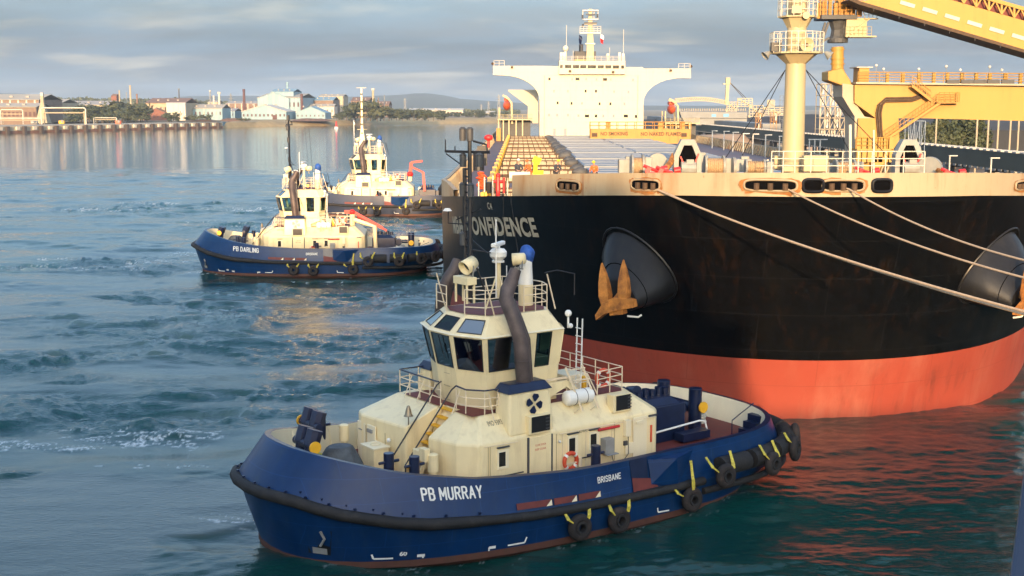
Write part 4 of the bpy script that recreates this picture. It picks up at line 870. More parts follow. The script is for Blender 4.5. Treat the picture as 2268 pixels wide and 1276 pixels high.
# chocks in the bulwark
def hull_pt(s, z, side, off=0.0):
    zz_ = 4 + (z - 4) / max(.1, zkn(s) - 4) * 10 if z < zkn(s) else 14.0
    zz_ = min(14, max(0, zz_)); c = hw(s, zz_); c2 = hw(s + .1, zz_); c1 = hw(max(s - .1, -6.4), zz_)
    n_ = Vector((.2, -(c2 - c1), 0)).normalized(); n_ = Vector((n_.x, n_.y, 0))
    return Vector((side*(c + n_.x*off), s + n_.y*off, z))
def chock(s, side, w, h, m_rim, dz=.66, black=False):
    c = hull_pt(s, zkn(s) + dz, side, .04); t = (hull_pt(s + .15, zkn(s) + dz, side) - hull_pt(max(-6.45, s - .15), zkn(s) + dz, side)).normalized()
    t.z = 0
    if t.length < .01 or s < -6.44: t = Vector((1, 0, 0))
    t.normalize(); up = Vector((0, 0, 1)); nr = t.cross(up)
    if nr.y > 0: nr = -nr
    pts = []
    for i in range(20):
        a = 2*math.pi*i/20; ca, sa = math.cos(a), math.sin(a); e = .45
        pts.append(c + t*(w/2)*math.copysign(abs(ca)**e, ca) + up*(h/2)*math.copysign(abs(sa)**(e*1.3), sa))
    mb = MB(); mb.tube(pts, .10 if black else .07, n=6, closed=True); o = mb.build('mooring_chock', m_rim, ship, smooth=True, auto=60)
    rs_ = random.Random(int((s + 10)*100)); stn = []
    for i in range(28):
        a = 2*math.pi*i/28; ca, sa = math.cos(a), math.sin(a); k = 1.12 + rs_.uniform(.02, .40) + (.6*rs_.random() if sa < -.3 else 0)
        q = c + t*(w/2)*math.copysign(abs(ca)**.5, ca)*(1.06 + rs_.uniform(.02, .16)) + up*(h/2)*math.copysign(abs(sa)**.55, sa)*k; q.z = max(q.z, zkn(s) + .02); stn.append(q - nr*.015)
    if not black: mb = MB(); mb.add(stn, [tuple(range(28))]); mb.build('rust_stain', 'rust_orange', o)
    mb = MB(); mb.add([p + nr*.02 for p in pts], [tuple(range(20))]); mb.build('chock_opening_shade', 'opening_dark', o)  # flat near-black sheet, paints the shade inside the chock without a real recess
    if not black:
        for k in (-.28, .0, .26):
            mb = MB(); mb.cyl(c + t*w*k - up*h*.42 + nr*.03, c + t*w*k + up*h*.2 + nr*.03, .16, n=10); mb.build('chock_roller', 'rust_brown', o)
    return c
def s_for_px(px, z, side, lo=-6.4, hi=40):   # station of the hull seen at a photograph column (used only to set out fittings)
    best = None
    s = lo
    while s < hi:
        c = hull_pt(s, z, side); X = 18.3 + c.x + .0068*c.y; Y = 75.7 + c.y
        d_ = Y*math.cos(PITCH) + (CAM_H - z)*math.sin(PITCH); e = abs(1134 + F_PX*X/d_ - px)
        if best is None or e < best[0]: best = (e, s)
        s += .02
    return best[1]
CH = {}
for key, px, side, w, h, blk in (('a', 1260, -1, 2.3, .62, False), ('b', 1430, -1, 2.0, .62, False), ('c', 1706, -1, 2.9, .62, False), ('d', 1802, -1, 1.1, .68, True), ('e', 1880, -1, 2.3, .62, False), ('f', 1952, 1, 1.1, .68, True), ('g', 2262, 1, 1.8, .5, False)):
    s = s_for_px(px, 14.4, side, -6.5, 9); CH[key] = chock(s, side, w, h, 'black' if blk else 'gunwale', .62, blk)
# ship name and marks
NM = 'MBA CONFIDENCE'
sN0, sN1 = 31.0, 6.3
def name_pt(u, v, base=2.62, hgt=1.55):
    # u metres along the hull from aft to forward
    k = u / 21.0; s = interp(k, NAME_K, NAME_S); return tuple(hull_pt(s, zkn(s) - base - .45*(s/31.) + v*(1 + .12*s/31), -1, .07))
NAME_K = [i/24. for i in range(25)]; NAME_S = [s_for_px(1003 + 193*k**1.45, 10.6, -1, 3, 32) for k in NAME_K]; LT = 21.0
mat('faded_paint', (.42, .37, .27), .7, .2, .6, dirt=(.25, .12, .04), dirt_amt=.5, dirt_scale=(.5, .5, .3))
lettering(NM, lambda u, v: name_pt(u, v), 'faded_paint', ship, 'ship_name', bold=.05, w=LT, h=1.28, spacing=1.08)
lettering('C4', lambda u, v: tuple(hull_pt(12.4 - u, zkn(11) - 1.0 + v, -1, .08)), 'faded_paint', ship, 'tug_mark', bold=.03, w=.85, h=.48)
# anchor bolsters and anchors
def bolster(side):
    s0 = -1.7; z0 = 9.9
    base = []
    for i in range(28):
        a = 2*math.pi*i/28; ds, dz = math.cos(a), math.sin(a)
        base.append(hull_pt(s0 + 1.72 + ds*1.42, z0 + dz*2.25 - .4, side, -.25))
    cen = hull_pt(s0, z0, side)
    out = Vector((side*.62, -1, 0)).normalized()
    tipc = hull_pt(s0 + 1.2, z0 - 1.75, side) + out*2.7 + Vector((side*.25, 0, 0))
    rings = [base]
    for t, r in ((.25, .86), (.5, .71), (.75, .56), (.92, .46), (.98, .42), (1.0, .36)):
        ring_ = []
        for p_ in base:
            q = p_ - cen; ring_.append(cen.lerp(tipc, t) + (q - out*q.dot(out)) * r)
        rings.append(ring_)
    mb = MB(); mb.loft(rings, cap1=True); o = mb.build('anchor_bolster', 'chrome_black', ship, smooth=True, auto=40)
    mb = MB(); mb.tube([cen + (p_ - cen)*1.01 + out*.30 for p_ in base], .07, n=6, closed=True); mb.build('bolster_flange', 'chrome_black', o, smooth=True)
    mb = MB(); mb.tube([cen.lerp(tipc, .70) + ((p_ - cen) - out*(p_ - cen).dot(out))*.60 for p_ in base], .03, n=5, closed=True); mb.build('bolster_seam', 'opening_dark', o)
    # anchor: crown, two flukes, shank end
    an = thing('anchor', None, None); del_ = an
    c = tipc + out*.15 + Vector((side*(1.0 if side < 0 else .9), 0, -.45))
    tx = Vector((0, 0, 1)).cross(out).normalized() * 1
    up = Vector((0, 0, 1)); mb = MB()
    def fl(k):
        prof = [(.22, .24, -.2), (.33, .30, .45), (.30, .22, 1.2), (.20, .14, 1.8), (.04, .05, 2.4)]
        rr = []
        for w_, d_, h_ in prof:
            p_ = c + tx*(k*.60 + k*.10*h_ + (.10*h_ if k*side > 0 else 0)) + up*h_ + out*(.30 - .10*h_)
            rr.append([p_ + tx*(a*w_) + out*(b*d_) for a, b in ((-1, -1), (1, -1), (1, 1), (-1, 1))])
        mb.loft(rr, cap0=True, cap1=True)
    fl(-1); fl(1)
    rr = []
    for k, w_, h_ in ((-1.35, .16, -.75), (-.7, .34, -.25), (0, .40, -.1), (.7, .34, -.12), (1.25, .22, -.2)):
        p_ = c + tx*k + up*h_ + out*.28; rr.append([p_ + up*(a*w_) + out*(b*.3) for a, b in ((-1, -1), (1, -1), (1, 1), (-1, 1))])
    mb.loft(rr, cap0=True, cap1=True); mb.box(tuple(c + up*-.55 + out*.15), (.9, .6, .4), rz=math.atan2(tx.y, tx.x)); mb.beam(c + out*.3, c - out*1.0 + up*.5, .4)
    bpy.data.objects.remove(an)
    RM = Matrix.Rotation(-side*R(11), 3, out); mb.v = [tuple(c + RM @ (Vector(v) - c)) for v in mb.v]
    ao = mb.build('anchor', 'anchor_rust', ship, bevel=.04)
    mb = MB(); p0 = c + up*-.80 - tx*side*1.0; mb.tube([p0 - tx*.35, p0, p0 + tx*.35, p0 + tx*.55 + up*.14], .06, n=6); mb.build('anchor_mark', 'white', ship)
bolster(-1); bolster(1)
# ---------------------------------------------------------------- deck: hatches, rail stools, walkway
ZH = 13.6
for i in range(9):
    y0 = 27.0 + i * 23.5
    m = MB(); m.bb(-10.0, 10.0, y0, y0 + 17.5, ZD, ZD + .95); co = m.build('hatch_coaming', 'coaming_cream', ship)
    m = MB()
    for k in range(11):
        for sg in (-1, 1): m.box((sg*10.1, y0 + .8 + k*1.6, ZD + .48), (.3, .12, .94))
    for k in range(15): m.box((-9.6 + k*1.37, y0 - .12, ZD + .48), (.12, .26, .94))
    m.build('coaming_bracket', 'coaming_cream', co)
    m = MB(); m.bb(-10.3, -.06, y0 - .2, y0 + 17.7, ZD + 1.0, ZD + 1.6); m.bb(.06, 10.3, y0 - .2, y0 + 17.7, ZD + 1.0, ZD + 1.6); hc = m.build('hatch_cover', 'hatch_grey', ship, bevel=.08)
    m = MB()
    for sg in (-1, 1):
        for k in range(4): m.box((sg*5.2, y0 + 2 + k*4.4, ZD + 1.62), (9.8, .22, .07))
        m.box((sg*4, y0 - .26, ZD + 1.3), (.15, .1, .4)); m.box((sg*8, y0 - .26, ZD + 1.3), (.15, .1, .4))
    m.build('cover_stiffener', 'hatch_grey', hc)
    for yy in (y0 + 1.5, y0 + 16.0):
        m = MB()
        for z in (ZD + .25, ZD + .85, ZD + 1.45): m.beam((-20.2, yy, z), (-10.5, yy, z), .14, .15)
        for k in range(11): m.beam((-20.2 + k*.97, yy, ZD), (-20.2 + k*.97, yy, ZD + 1.5), .11)
        so = m.build('rail_stool', 'rust_brown', ship)
        m = MB()
        for k in range(10): m.box((-19.7 + k*.97, yy + .35, ZD + .75), (.8, .1, 1.1))
        m.build('stool_plate', 'coaming_cream', so)
        m = MB(); n0 = len(m.v)
        m.sphere((-11.0, yy, ZD + 1.1), .62 + .2*((i*3 + int(yy)) % 3)/2, n=12, m=8, sc=(1.6, .8, 1.0))
        for j, v in enumerate(m.v):
            kk = 1 + .2*noise.noise(Vector((v[0]*1.1, v[1]*1.1 + i*7, v[2]*1.3))); m.v[j] = (-11.0 + (v[0]+11.0)*kk, yy + (v[1]-yy)*kk, max(ZD + .4, ZD + 1.1 + (v[2]-ZD-1.1)*kk))
        m.build('cover_wheel_tarp', 'dark_grey', so, smooth=True)
m = MB()
for k in range(60):
    y = 24 + k*3.6; m.box((-20.7, y, ZD + .9), (.5, .5, 1.7 if k % 3 == 0 else 1.1))
m.beam((-20.7, 24, ZD + 1.5), (-20.7, 238, ZD + 1.5), .35); m.beam((-20.7, 24, ZD + .5), (-20.7, 238, ZD + .5), .25)
m.build('walkway_pipe', 'yellow', ship)
# ---------------------------------------------------------------- superstructure
YS = 242.0
def SP(px, py, dy=0.0):                     # point on the front plane of the superstructure in ship axes
    p = A(px, py, 75.7 + YS); X = p.x - 18.3 - .0068*YS; return (X, p.z)
def front(px): return [SP(*q) for q in px]
fx = lambda y0: (lambda u, v, w_: (u, y0 + w_, v))
arcL = [(1092, 166)] + [(1115 + 80*(1 - math.cos(a)) if False else 1112 + 83*math.sin(a), 167 + 55*(1 - math.cos(a))) for a in [math.pi/2*i/8 for i in range(9)]]
arcR = [(1530 - 22 - 83*math.sin(a) + 0, 173 + 55*(1 - math.cos(a))) for a in [math.pi/2*i/8 for i in range(8, -1, -1)]]
poly = front([(1092, 146)] + arcL + [(1195, 312), (1425, 312)] + arcR + [(1530, 173), (1530, 152), (1425, 152), (1425, 150), (1195, 146)])
m = MB(); m.prism(poly, 3.0, fx(YS)); sup = m.build('superstructure', 'ship_white', ship)
m = MB(); a, b = SP(1197, 148), SP(1423, 318); m.bb(a[0], b[0], YS + 2.9, YS + 22, b[1], a[1]); m.build('accommodation_block', 'ship_white', sup)
a, b = SP(1238, 135), SP(1384, 165)
m = MB(); m.bb(a[0], b[0], YS - 1.2, YS + 9, b[1], a[1]); br = m.build('bridge_house', 'ship_white', sup, bevel=.05)
for x0, x1 in ((1240, 1246), (1251, 1265), (1268.5, 1282), (1284.5, 1298), (1301, 1319.5), (1323, 1336.5), (1340, 1353), (1356.5, 1370), (1375, 1381)):
    p0, p1 = SP(x0, 144.2 + (x0-1240)*.009), SP(x1, 151.2 + (x0-1240)*.009)
    m = MB(); m.bb(p0[0], p1[0], YS - 1.26, YS - 1.18, p1[1], p0[1]); m.build('bridge_window', 'dark_glass', sup)
for x, y, w_ in [(1217, 175, 5), (1279, 175, 9), (1340, 176, 9), (1267, 175, 4), (1298, 175, 4), (1321, 176, 4), (1353, 176, 4), (1402, 177, 4), (1227, 202, 4), (1258, 202, 4), (1297, 202, 4), (1320, 202, 4), (1360, 203, 4), (1392, 204, 4), (1235, 228, 4), (1266, 229, 4), (1289, 229, 4), (1328, 230, 4), (1352, 230, 4), (1383, 230, 4), (1216, 255, 5), (1234, 255, 5), (1258, 255, 4), (1281, 256, 5), (1300, 257, 9), (1320, 257, 5), (1336, 257, 4), (1359, 257, 4), (1386, 257, 9), (1409, 258, 6)]:
    dark = (x, y) in ((1217, 175), (1279, 175), (1340, 176), (1297, 202), (1320, 202), (1235, 228), (1266, 229), (1328, 230), (1352, 230), (1300, 257), (1320, 257), (1386, 257), (1409, 258))
    p0, p1 = SP(x - w_/2, y - 3), SP(x + w_/2, y + 3)
    m = MB(); m.bb(p0[0] - .06, p1[0] + .06, YS - .05, YS + .05, p1[1] - .06, p0[1] + .06); m.build('window_frame', 'ship_white', sup)
    m = MB(); m.bb(p0[0], p1[0], YS - .07, YS - .03, p1[1], p0[1]); m.build('window', 'dark_glass' if dark else 'hatch_grey', sup)
for x0, x1, yt, yb in ((1094, 1117, 134, 146), (1503, 1529, 141, 152)):
    m = MB(); p0, p1 = SP(x0, yt), SP(x1, yb); rail_mb(m, [(p0[0], YS + .2, p1[1]), (p1[0], YS + .2, p1[1]), (p1[0], YS + 2.8, p1[1])], p0[1] - p1[1], 2, 1.2, .06); m.build('wing_rail', 'rail_white', sup)
m = MB()
for x, y in ((1091, 141), (1531, 147)): p0 = SP(x, y); m.sphere((p0[0], YS + .5, p0[1]), .35)
for x, y in ((1134, 149), (1485, 156), (1262, 158), (1357, 160)): p0 = SP(x, y); m.box((p0[0], YS - .3 if x < 1200 or x > 1400 else YS - 1.5, p0[1]), (.6, .6, .5))
m.build('wing_light', 'rust_brown', sup)
m = MB()
pz = SP(1300, 135)[1]; xl, xr = SP(1240, 135)[0], SP(1383, 135)[0]
rail_mb(m, [(xl, YS - 1, pz), (xr, YS - 1, pz), (xr, YS + 8, pz)], 1.1, 3, 1.5, .05)
m.build('monkey_island_rail', 'rail_white', sup)
m = MB(); p0, p1 = SP(1278, 109), SP(1325, 135); m.bb(p0[0], p1[0], YS + 12, YS + 18, p1[1] - 6, p1[1] + .9); m.build('funnel', 'loader_yellow', sup)
m = MB(); m.bb(p0[0] - .1, p1[0] + .1, YS + 11.9, YS + 18.1, p1[1] + .9, p0[1]); px_ = SP(1293, 92); m.cyl((px_[0], YS + 14, p0[1]), (px_[0], YS + 14, px_[1]), .55); m.cyl((px_[0] + 2.6, YS + 14, p0[1]), (px_[0] + 2.6, YS + 14, px_[1] - .4), .45); m.build('funnel_top', 'dark_grey', sup)
mx_ = SP(1308, 135); zz_ = lambda y: SP(1308, y)[1]
m = MB(); xm = mx_[0]
m.loft([[(xm + a*w_, YS + 3 + b*w_, z) for a, b in ((-1, -1), (1, -1), (1, 1), (-1, 1))] for w_, z in ((.95, zz_(135)), (.8, zz_(90)), (.55, zz_(60)), (.4, zz_(18)))], cap1=True); mt = m.build('radar_mast', 'mast_cream', ship)
m = MB()
for y, hwid, th in ((72, 2.6, .35), (52, 1.5, .25), (42, 1.7, .25), (22, 1.9, .25), (96, 1.2, .3)): m.box((xm, YS + 2.6, zz_(y)), (hwid*2, 1.6, th))
rail_mb(m, [(xm - 2.6, YS + 1.8, zz_(72)), (xm + 2.6, YS + 1.8, zz_(72))], 1.6, 3, .8, .06)
for dx in (-1.9, 1.9, .9): m.cyl((xm + dx, YS + 2.6, zz_(42)), (xm + dx, YS + 2.6, zz_(20)), .10)
m.build('mast_platform', 'rail_white', mt)
m = MB(); m.box((xm, YS + 1.6, zz_(50)), (3.2, .3, .35)); m.box((xm, YS + 1.6, zz_(31)), (2.4, .3, .3))
for q, (x, y) in enumerate(((-1.9, 60), (1.7, 38), (-2.0, 40))): m.cyl((xm + x, YS + 2, zz_(y)), (xm + x, YS + 2, zz_(y) + .9), .22)
m.build('radar_scanner', 'dark_grey', mt)
m = MB(); xd, zd_ = SP(1253, 107); m.sphere((xd, YS + 1, zd_), .75); m.cyl((xd, YS + 1, zd_ - 3), (xd, YS + 1, zd_), .3); xd2, zd2 = SP(1347, 122); m.sphere((xd2, YS + 1, zd2), .5); m.cyl((xd2, YS + 1, zd2 - 1.3), (xd2, YS + 1, zd2), .2)
for x, y in ((1255, 55), (1382, 65), (1270, 112), (1351, 105)): p0 = SP(x, y); m.cyl((p0[0], YS + 1, pz), (p0[0], YS + 1, p0[1]), .06, n=5)
for x in (1243, 1249, 1372, 1380): p0 = SP(x, 122); m.box((p0[0], YS, pz + .9), (.6, .6, 1.8 + .5*((x % 3))))
m.build('antenna_dome', 'rail_white', sup, smooth=True)
for x, y, mm in ((1283, 86, 'navy'), (1331, 84, 'fire_red')):
    m = MB(); p0 = SP(x, y); pts0 = [(p0[0] + .05*math.sin(k*1.3), YS + 2 + .25*math.sin(k*1.1), p0[1] + 1.1 - .36*k) for k in range(7)]; pts1 = [(p0[0] + .75 + .1*math.sin(k), YS + 2.1 + .2*math.sin(k*1.4 + 1), p0[1] + .9 - .36*k - .2) for k in range(7)]
    m.loft([pts0, pts1], closed=False); fo = m.build('signal_flag', mm, mt, solid=.03)
    if mm == 'fire_red':
        m = MB(); m.loft([[(a[0] + .02, a[1] - .06, a[2]) for a in pts0[:4]], [(a[0] + .02, a[1] - .06, a[2]) for a in pts1[:4]]], closed=False); m.build('flag_field', 'white', mt, solid=.02)
m = MB()
for x in (1206, 1413): a, b = SP(x, 168), SP(x, 300); m.cyl((a[0], YS - .15, b[1]), (a[0], YS - .15, a[1]), .09, n=6)
for y in (166, 190, 216, 243, 270): a, b = SP(1197, y), SP(1423, y + 2); m.box(((a[0] + b[0])/2, YS - .02, a[1]), (b[0] - a[0], .10, .10))
m.build('deck_line', 'ship_white', sup)
m = MB()
for dx in (-.2, .2): a, b = SP(1308, 262), SP(1308, 300); m.beam((a[0] + dx, YS - .2, b[1]), (a[0] + dx, YS - .2, a[1]), .07)
for k in range(9): m.beam((a[0] - .2, YS - .2, b[1] + .45*k), (a[0] + .2, YS - .2, b[1] + .45*k), .06)
m.build('wall_ladder', 'rail_white', sup)
for x in (1228, 1252, 1342, 1404): p0, p1 = SP(x - 3, 285), SP(x + 3, 303); m = MB(); m.bb(p0[0], p1[0], YS - .06, YS + .05, p1[1], p0[1]); m.build('wall_door', 'hatch_grey', sup)
# stern wing block on the left and lifeboats
m = MB(); q = front([(1124, 197), (1124, 200), (1170, 235), (1170, 275), (1194, 275), (1194, 197)]); m.prism(q, 6, fx(YS + 16)); m.build('aft_wing', 'ship_white', sup)
for side, (bx, by), rx in ((-1, (1122, 234), 1), (1, (1492, 242), 1)):
    c = SP(bx, by); lb_ = MB(); lb_.sphere((c[0], YS + 5, c[1]), 1.0, n=16, m=12, sc=(1.0, 4.0, 1.25)); bt = lb_.build('lifeboat', 'boat_orange', ship, smooth=True)
    m = MB(); m.bb(c[0] - .7, c[0] + .7, YS + 4, YS + 8, c[1] + 1.1, c[1] + 1.9); m.build('lifeboat_cabin', 'boat_orange', bt, bevel=.2)
    m = MB()
    for yy in (YS + 1.5, YS + 8.5):
        m.beam((c[0] + 1.4, yy, c[1] - 4.6), (c[0] + 1.2, yy, c[1] + .8), .45); m.beam((c[0] + 1.2, yy, c[1] + .8), (c[0] - .3, yy, c[1] + 2.4), .4); m.beam((c[0] - 1.9, yy, c[1] - 4.6), (c[0] - 1.9, yy, c[1] - .5), .3)
    m.beam((c[0] + .6, YS + 1.4, c[1] + 1.6), (c[0] - 1.0, YS + 1.4, c[1] + 2.6), .5); m.build('lifeboat_davit', 'mast_cream', ship)
    m = MB(); m.bb(c[0] - 2.2, c[0] + 6.5*1, YS - 1, YS + 12, c[1] - 3.6, c[1] - 3.3); rail_mb(m, [(c[0] - 2.1, YS - .9, c[1] - 3.3), (c[0] + 6.4, YS - .9, c[1] - 3.3)], 1.1, 3, 1.2, .05)
    for dx in (-2.0, -.8, .6, 2.4, 4.0): m.beam((c[0] + dx, YS - .6, ZD), (c[0] + dx, YS - .6, c[1] - 3.4), .3)
    m.build('boat_deck', 'mast_cream', ship)
    m = MB(); m.bb(c[0] - 1.5, c[0] + 6, YS + 3, YS + 12, ZD, c[1] - 3.7); m.build('boat_deck_house', 'dark_grey', ship)
    m = MB(); m.box((c[0] - 2.0, YS - .8, ZD + 1.6), (1.1, 1.0, 3.2)); m.build('fire_locker', 'rusty_yellow', ship)
# deck crane house carrying NO SMOKING
yc = 200.0
def SQ(px, py, yy=yc):
    p = A(px, py, 75.7 + yy); return (p.x - 18.3 - .0068*yy, p.z)
p0, p1 = SQ(1308, 286), SQ(1530, 308)
m = MB(); m.bb(p0[0], p1[0], yc, yc + 4, p1[1] - 1.0, p0[1]); ns = m.build('notice_gantry', 'rusty_yellow', ship)
W_ = p1[0] - p0[0]
lettering('NO SMOKING', lambda u, v: (p0[0] + W_*.10 + u, yc - .06, p1[1] + .75 + v), 'rust_brown', ns, 'notice_lettering', bold=.035, w=W_*.27, h=.8)
lettering('NO NAKED FLAMES', lambda u, v: (p0[0] + W_*.50 + u, yc - .06, p1[1] + .70 + v), 'rust_brown', ns, 'notice_lettering', bold=.035, w=W_*.40, h=.8)
m = MB(); rail_mb(m, [(p0[0], yc, p0[1]), (p1[0], yc, p0[1])], 1.5, 2, 2.0, .07); rail_mb(m, [(p0[0], yc + 4, p0[1]), (p1[0], yc + 4, p0[1])], 1.5, 2, 2.0, .07)
for k in (.18, .7, .92): m.box((p0[0] + W_*k, yc + 1.5, p0[1] + .8), (1.0, 1.4, 1.6))
m.build('gantry_rail', 'rusty_yellow', ns)
m = MB()
for k in (.04, .93): m.box((p0[0] + W_*k, yc - .1, p1[1] + .9), (1.2, .25, .8))
m.build('gantry_recess', 'rust_brown', ns)
# ---------------------------------------------------------------- forecastle gear
ZF = lambda s: zkn(s) - .05
def SL(px, py, Y):                          # ship axes of a spot at depth Y
    p = A(px, py, Y); return Vector((p.x - 18.3 - .0068*(Y - 75.7), Y - 75.7, p.z))
fm = SL(1755, 380, 88); fmx, fmy = fm.x, fm.y
fmz = lambda py: SL(1765, py, 88).z
rad = 22.5/F_PX*88
m = MB(); m.cyl((fmx, fmy, 13.0), (fmx, fmy, fmz(-60)), rad*1.12, rad*.85, n=28); fore = m.build('foremast', 'mast_cream', ship, smooth=True)
for py0, py1, wdt in ((118, 72, 58), (38, -10, 42)):
    z0, z1 = fmz(py0), fmz(py1); r = wdt/F_PX*88; m = MB()
    m.cyl((fmx, fmy, z0 - .05), (fmx, fmy, z0 + .06), r, n=8); m.cyl((fmx, fmy, z0 - .75), (fmx, fmy, z0 - .06), rad*.95, r*.8, n=8)
    o = m.build('mast_platform', 'mast_cream', fore)
    m = MB(); rail_mb(m, [(fmx + r*math.cos(a), fmy + r*math.sin(a), z0) for a in [math.pi/8 + math.pi/4*k for k in range(8)]], z1 - z0, 3, .5, .03, close=True); m.build('platform_rail', 'rail_white', o)
m = MB(); hz = fmz(102); c0 = Vector((fmx + .35, fmy - rad - .1, hz)); m.loft([[c0 + Vector((r*math.cos(k*math.pi/10), -y_, r*math.sin(k*math.pi/10))) for k in range(20)] for r, y_ in ((.12, 0), (.16, .5), (.28, .75), (.45, .92), (.47, .96), (.40, .93), (.14, .7), (.02, .68))]); m.build('fog_horn', 'mast_cream', fore, smooth=True)
m = MB(); m.cyl(c0 + Vector((0, -.69, 0)), c0 + Vector((0, -.72, 0)), .14, n=12); m.build('horn_throat', 'rust_brown', fore)
m = MB(); hz = fmz(37); m.cyl((fmx + .3, fmy - rad - .7, hz), (fmx + .3, fmy - rad - .2, hz), .25, .15); m.build('mast_lamp', 'mast_cream', fore); m = MB(); m.box((fmx - .3, fmy - rad - .3, fmz(24)), (.7, .5, .5)); m.cyl((fmx + .2, fmy - .9, fmz(30)), (fmx + .2, fmy - .9, fmz(-30)), .12); m.build('mast_locker', 'mast_cream', fore)
for sx in (-1, 1): 
    m = MB(); p_ = Vector((fmx + sx*1.9, fmy - .4, fmz(116))); m.cyl(p_, p_ + Vector((sx*.35, -.1, -.28)), .10, .34, n=12, cap=False); m.beam(p_, (fmx + sx*1.2, fmy, fmz(112)), .06); m.build('mast_floodlight', 'winch_grey', fore)
m = MB(); m.box((fmx - 1.5, fmy - .5, fmz(105)), (.7, .5, .6)); m.build('speaker_cluster', 'black', fore)
m = MB()
for sx, px, py in ((-1, 1600, 360), (-1, 1640, 352), (1, 1900, 370), (1, 1990, 372)):
    e = SL(px, py, 92); m.cyl((fmx + sx*rad, fmy, fmz(155)), e, .03, n=5)
m.build('mast_stay', 'black_metal', fore)
def windlass(px):
    c = SL(px, 385, 87); x, y, z = c; m = MB()
    hexo = [(-.95, 0), (-.95, 1.3), (-.45, 2.35), (.45, 2.35), (.95, 1.3), (.95, 0)]; hexi = [(-.62, 0.0), (-.62, 1.1), (-.28, 1.95), (.28, 1.95), (.62, 1.1), (.62, 0.0)]
    for i in range(5):
        a, b, c_, d_ = hexo[i], hexo[i+1], hexi[i+1], hexi[i]
        for yy in (0.0,): m.prism([a, b, c_, d_], .9, lambda u, v, w_: (x + u, y + w_, z + v))
    o = m.build('windlass_frame', 'winch_grey', ship)
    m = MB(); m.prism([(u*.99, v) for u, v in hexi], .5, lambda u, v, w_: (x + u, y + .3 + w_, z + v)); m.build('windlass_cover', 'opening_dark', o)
    m = MB(); m.cyl((x - .5, y - .3, z + .4), (x + .5, y - .3, z + .4), .45); m.box((x + .1, y - .4, z + .5), (.5, .4, 1.0)); m.build('brake_housing', 'winch_grey', o)
    m = MB(); m.beam((x - .55, y - .3, z + 1.2), (x - .1, y - .3, z + .2), .1); m.beam((x + .7, y - .3, z + 1.4), (x + .3, y - .3, z + .3), .1); m.build('brake_band', 'fire_red', o)
windlass(1523); windlass(2012)
def drum(px0, px1, py, r_, mrope='rope_coil', Y=88):
    a, b = SL(px0, py, Y), SL(px1, py, Y); m = MB(); m.cyl(a, b, r_*.62, n=18)
    n = 9
    for k in range(n): m.torus(a.lerp(b, (k + .5)/n), b - a, r_*.66, (b - a).length/n*.5, n=16, m=6)
    o = m.build('mooring_drum', mrope, ship, smooth=True, auto=60)
    m = MB(); dx = (b - a).normalized()*.07; m.cyl(a - dx, a + dx, r_, n=22); m.build('drum_flange', 'winch_grey', o); m = MB(); m.cyl(b - dx, b + dx, r_, n=22); m.build('drum_flange', 'winch_grey', o)
    m = MB(); m.box(tuple(b + (b-a).normalized()*.35), (.5, .9, r_*1.5)); m.build('winch_gearbox', 'winch_grey', o, bevel=.05)
drum(1400, 1424, 368, .85); drum(1562, 1602, 368, .75); drum(1652, 1692, 370, .55); drum(1850, 1890, 375, .7); drum(1790, 1815, 372, .6)
m = MB(); a = SL(1625, 372, 87); m.cyl(a - Vector((.1, 0, 0)), a + Vector((.1, 0, 0)), .75, n=22); m.build('warping_disc', 'winch_grey', ship, smooth=True); m = MB(); a = SL(2060, 375, 86); m.cyl(a - Vector((.1, 0, 0)), a + Vector((.1, .3, 0)), .85, n=22); m.build('warping_disc', 'winch_grey', ship, smooth=True)
def redstop(px, py, Y):
    c = SL(px, py, Y); m = MB(); m.box(tuple(c + Vector((0, 0, -.25))), (1.3, .6, .22)); m.box(tuple(c + Vector((-.5, 0, .0))), (.3, .4, .4), ry=.4); m.cyl(c + Vector((.4, 0, .05)), c + Vector((.8, 0, .1)), .22, n=14); m.tube([c + Vector((-.8, 0, .3)), c + Vector((-.2, 0, .05)), c + Vector((.3, 0, -.1))], .11); m.build('chain_stopper', 'fire_red', ship, smooth=True)
redstop(1452, 377, 84); redstop(2110, 384, 84); redstop(1920, 381, 85); redstop(1480, 380, 83.5)
m = MB(); a, b = SL(1470, 380, 85), SL(1492, 345, 88); m.tube([a, a.lerp(b, .5) + Vector((.1, 0, 0)), b], .22, n=6); a, b = SL(2085, 384, 85), SL(2055, 358, 88); m.tube([a, b], .2, n=6); m.build('anchor_chain', 'anchor_rust', ship)
m = MB(); pts = [SL(x, 383, 81.5) for x in (1708, 1760, 1830, 1900, 1960, 2000, 2046)]
zr = [p.z for p in pts]; rail_mb(m, pts, 1.38, 3, 1.0, .035); m.build('bow_rail', 'rail_white', ship)
m = MB(); c = SL(1805, 362, 86); m.box(tuple(c), (1.7, .8, 1.1)); m.build('control_stand', 'mast_cream', ship, bevel=.05); m = MB(); c = SL(1745, 372, 86.5); m.box(tuple(c), (.7, .6, .5)); m.build('control_stand', 'mast_cream', ship, bevel=.05); m = MB(); c = SL(1725, 360, 90); m.box(tuple(c), (.8, .8, 1.0)); m.build('control_stand', 'mast_cream', ship, bevel=.05)
for px, py, Y, sz in ((1385, 368, 90, (1, 1, 1)), (1545, 362, 91, (1.4, 1, 1.2)), (1640, 366, 91, (1.5, 1, .9)), (1860, 375, 90, (2.2, 1, .8))):
    c = SL(px, py, Y); m = MB(); m.box(tuple(c), sz); m.box(tuple(c + Vector((sz[0]*.2, 0, sz[2]*.5))), (sz[0]*.4, .5, .4)); m.build('winch_motor', 'winch_grey', ship, bevel=.06)
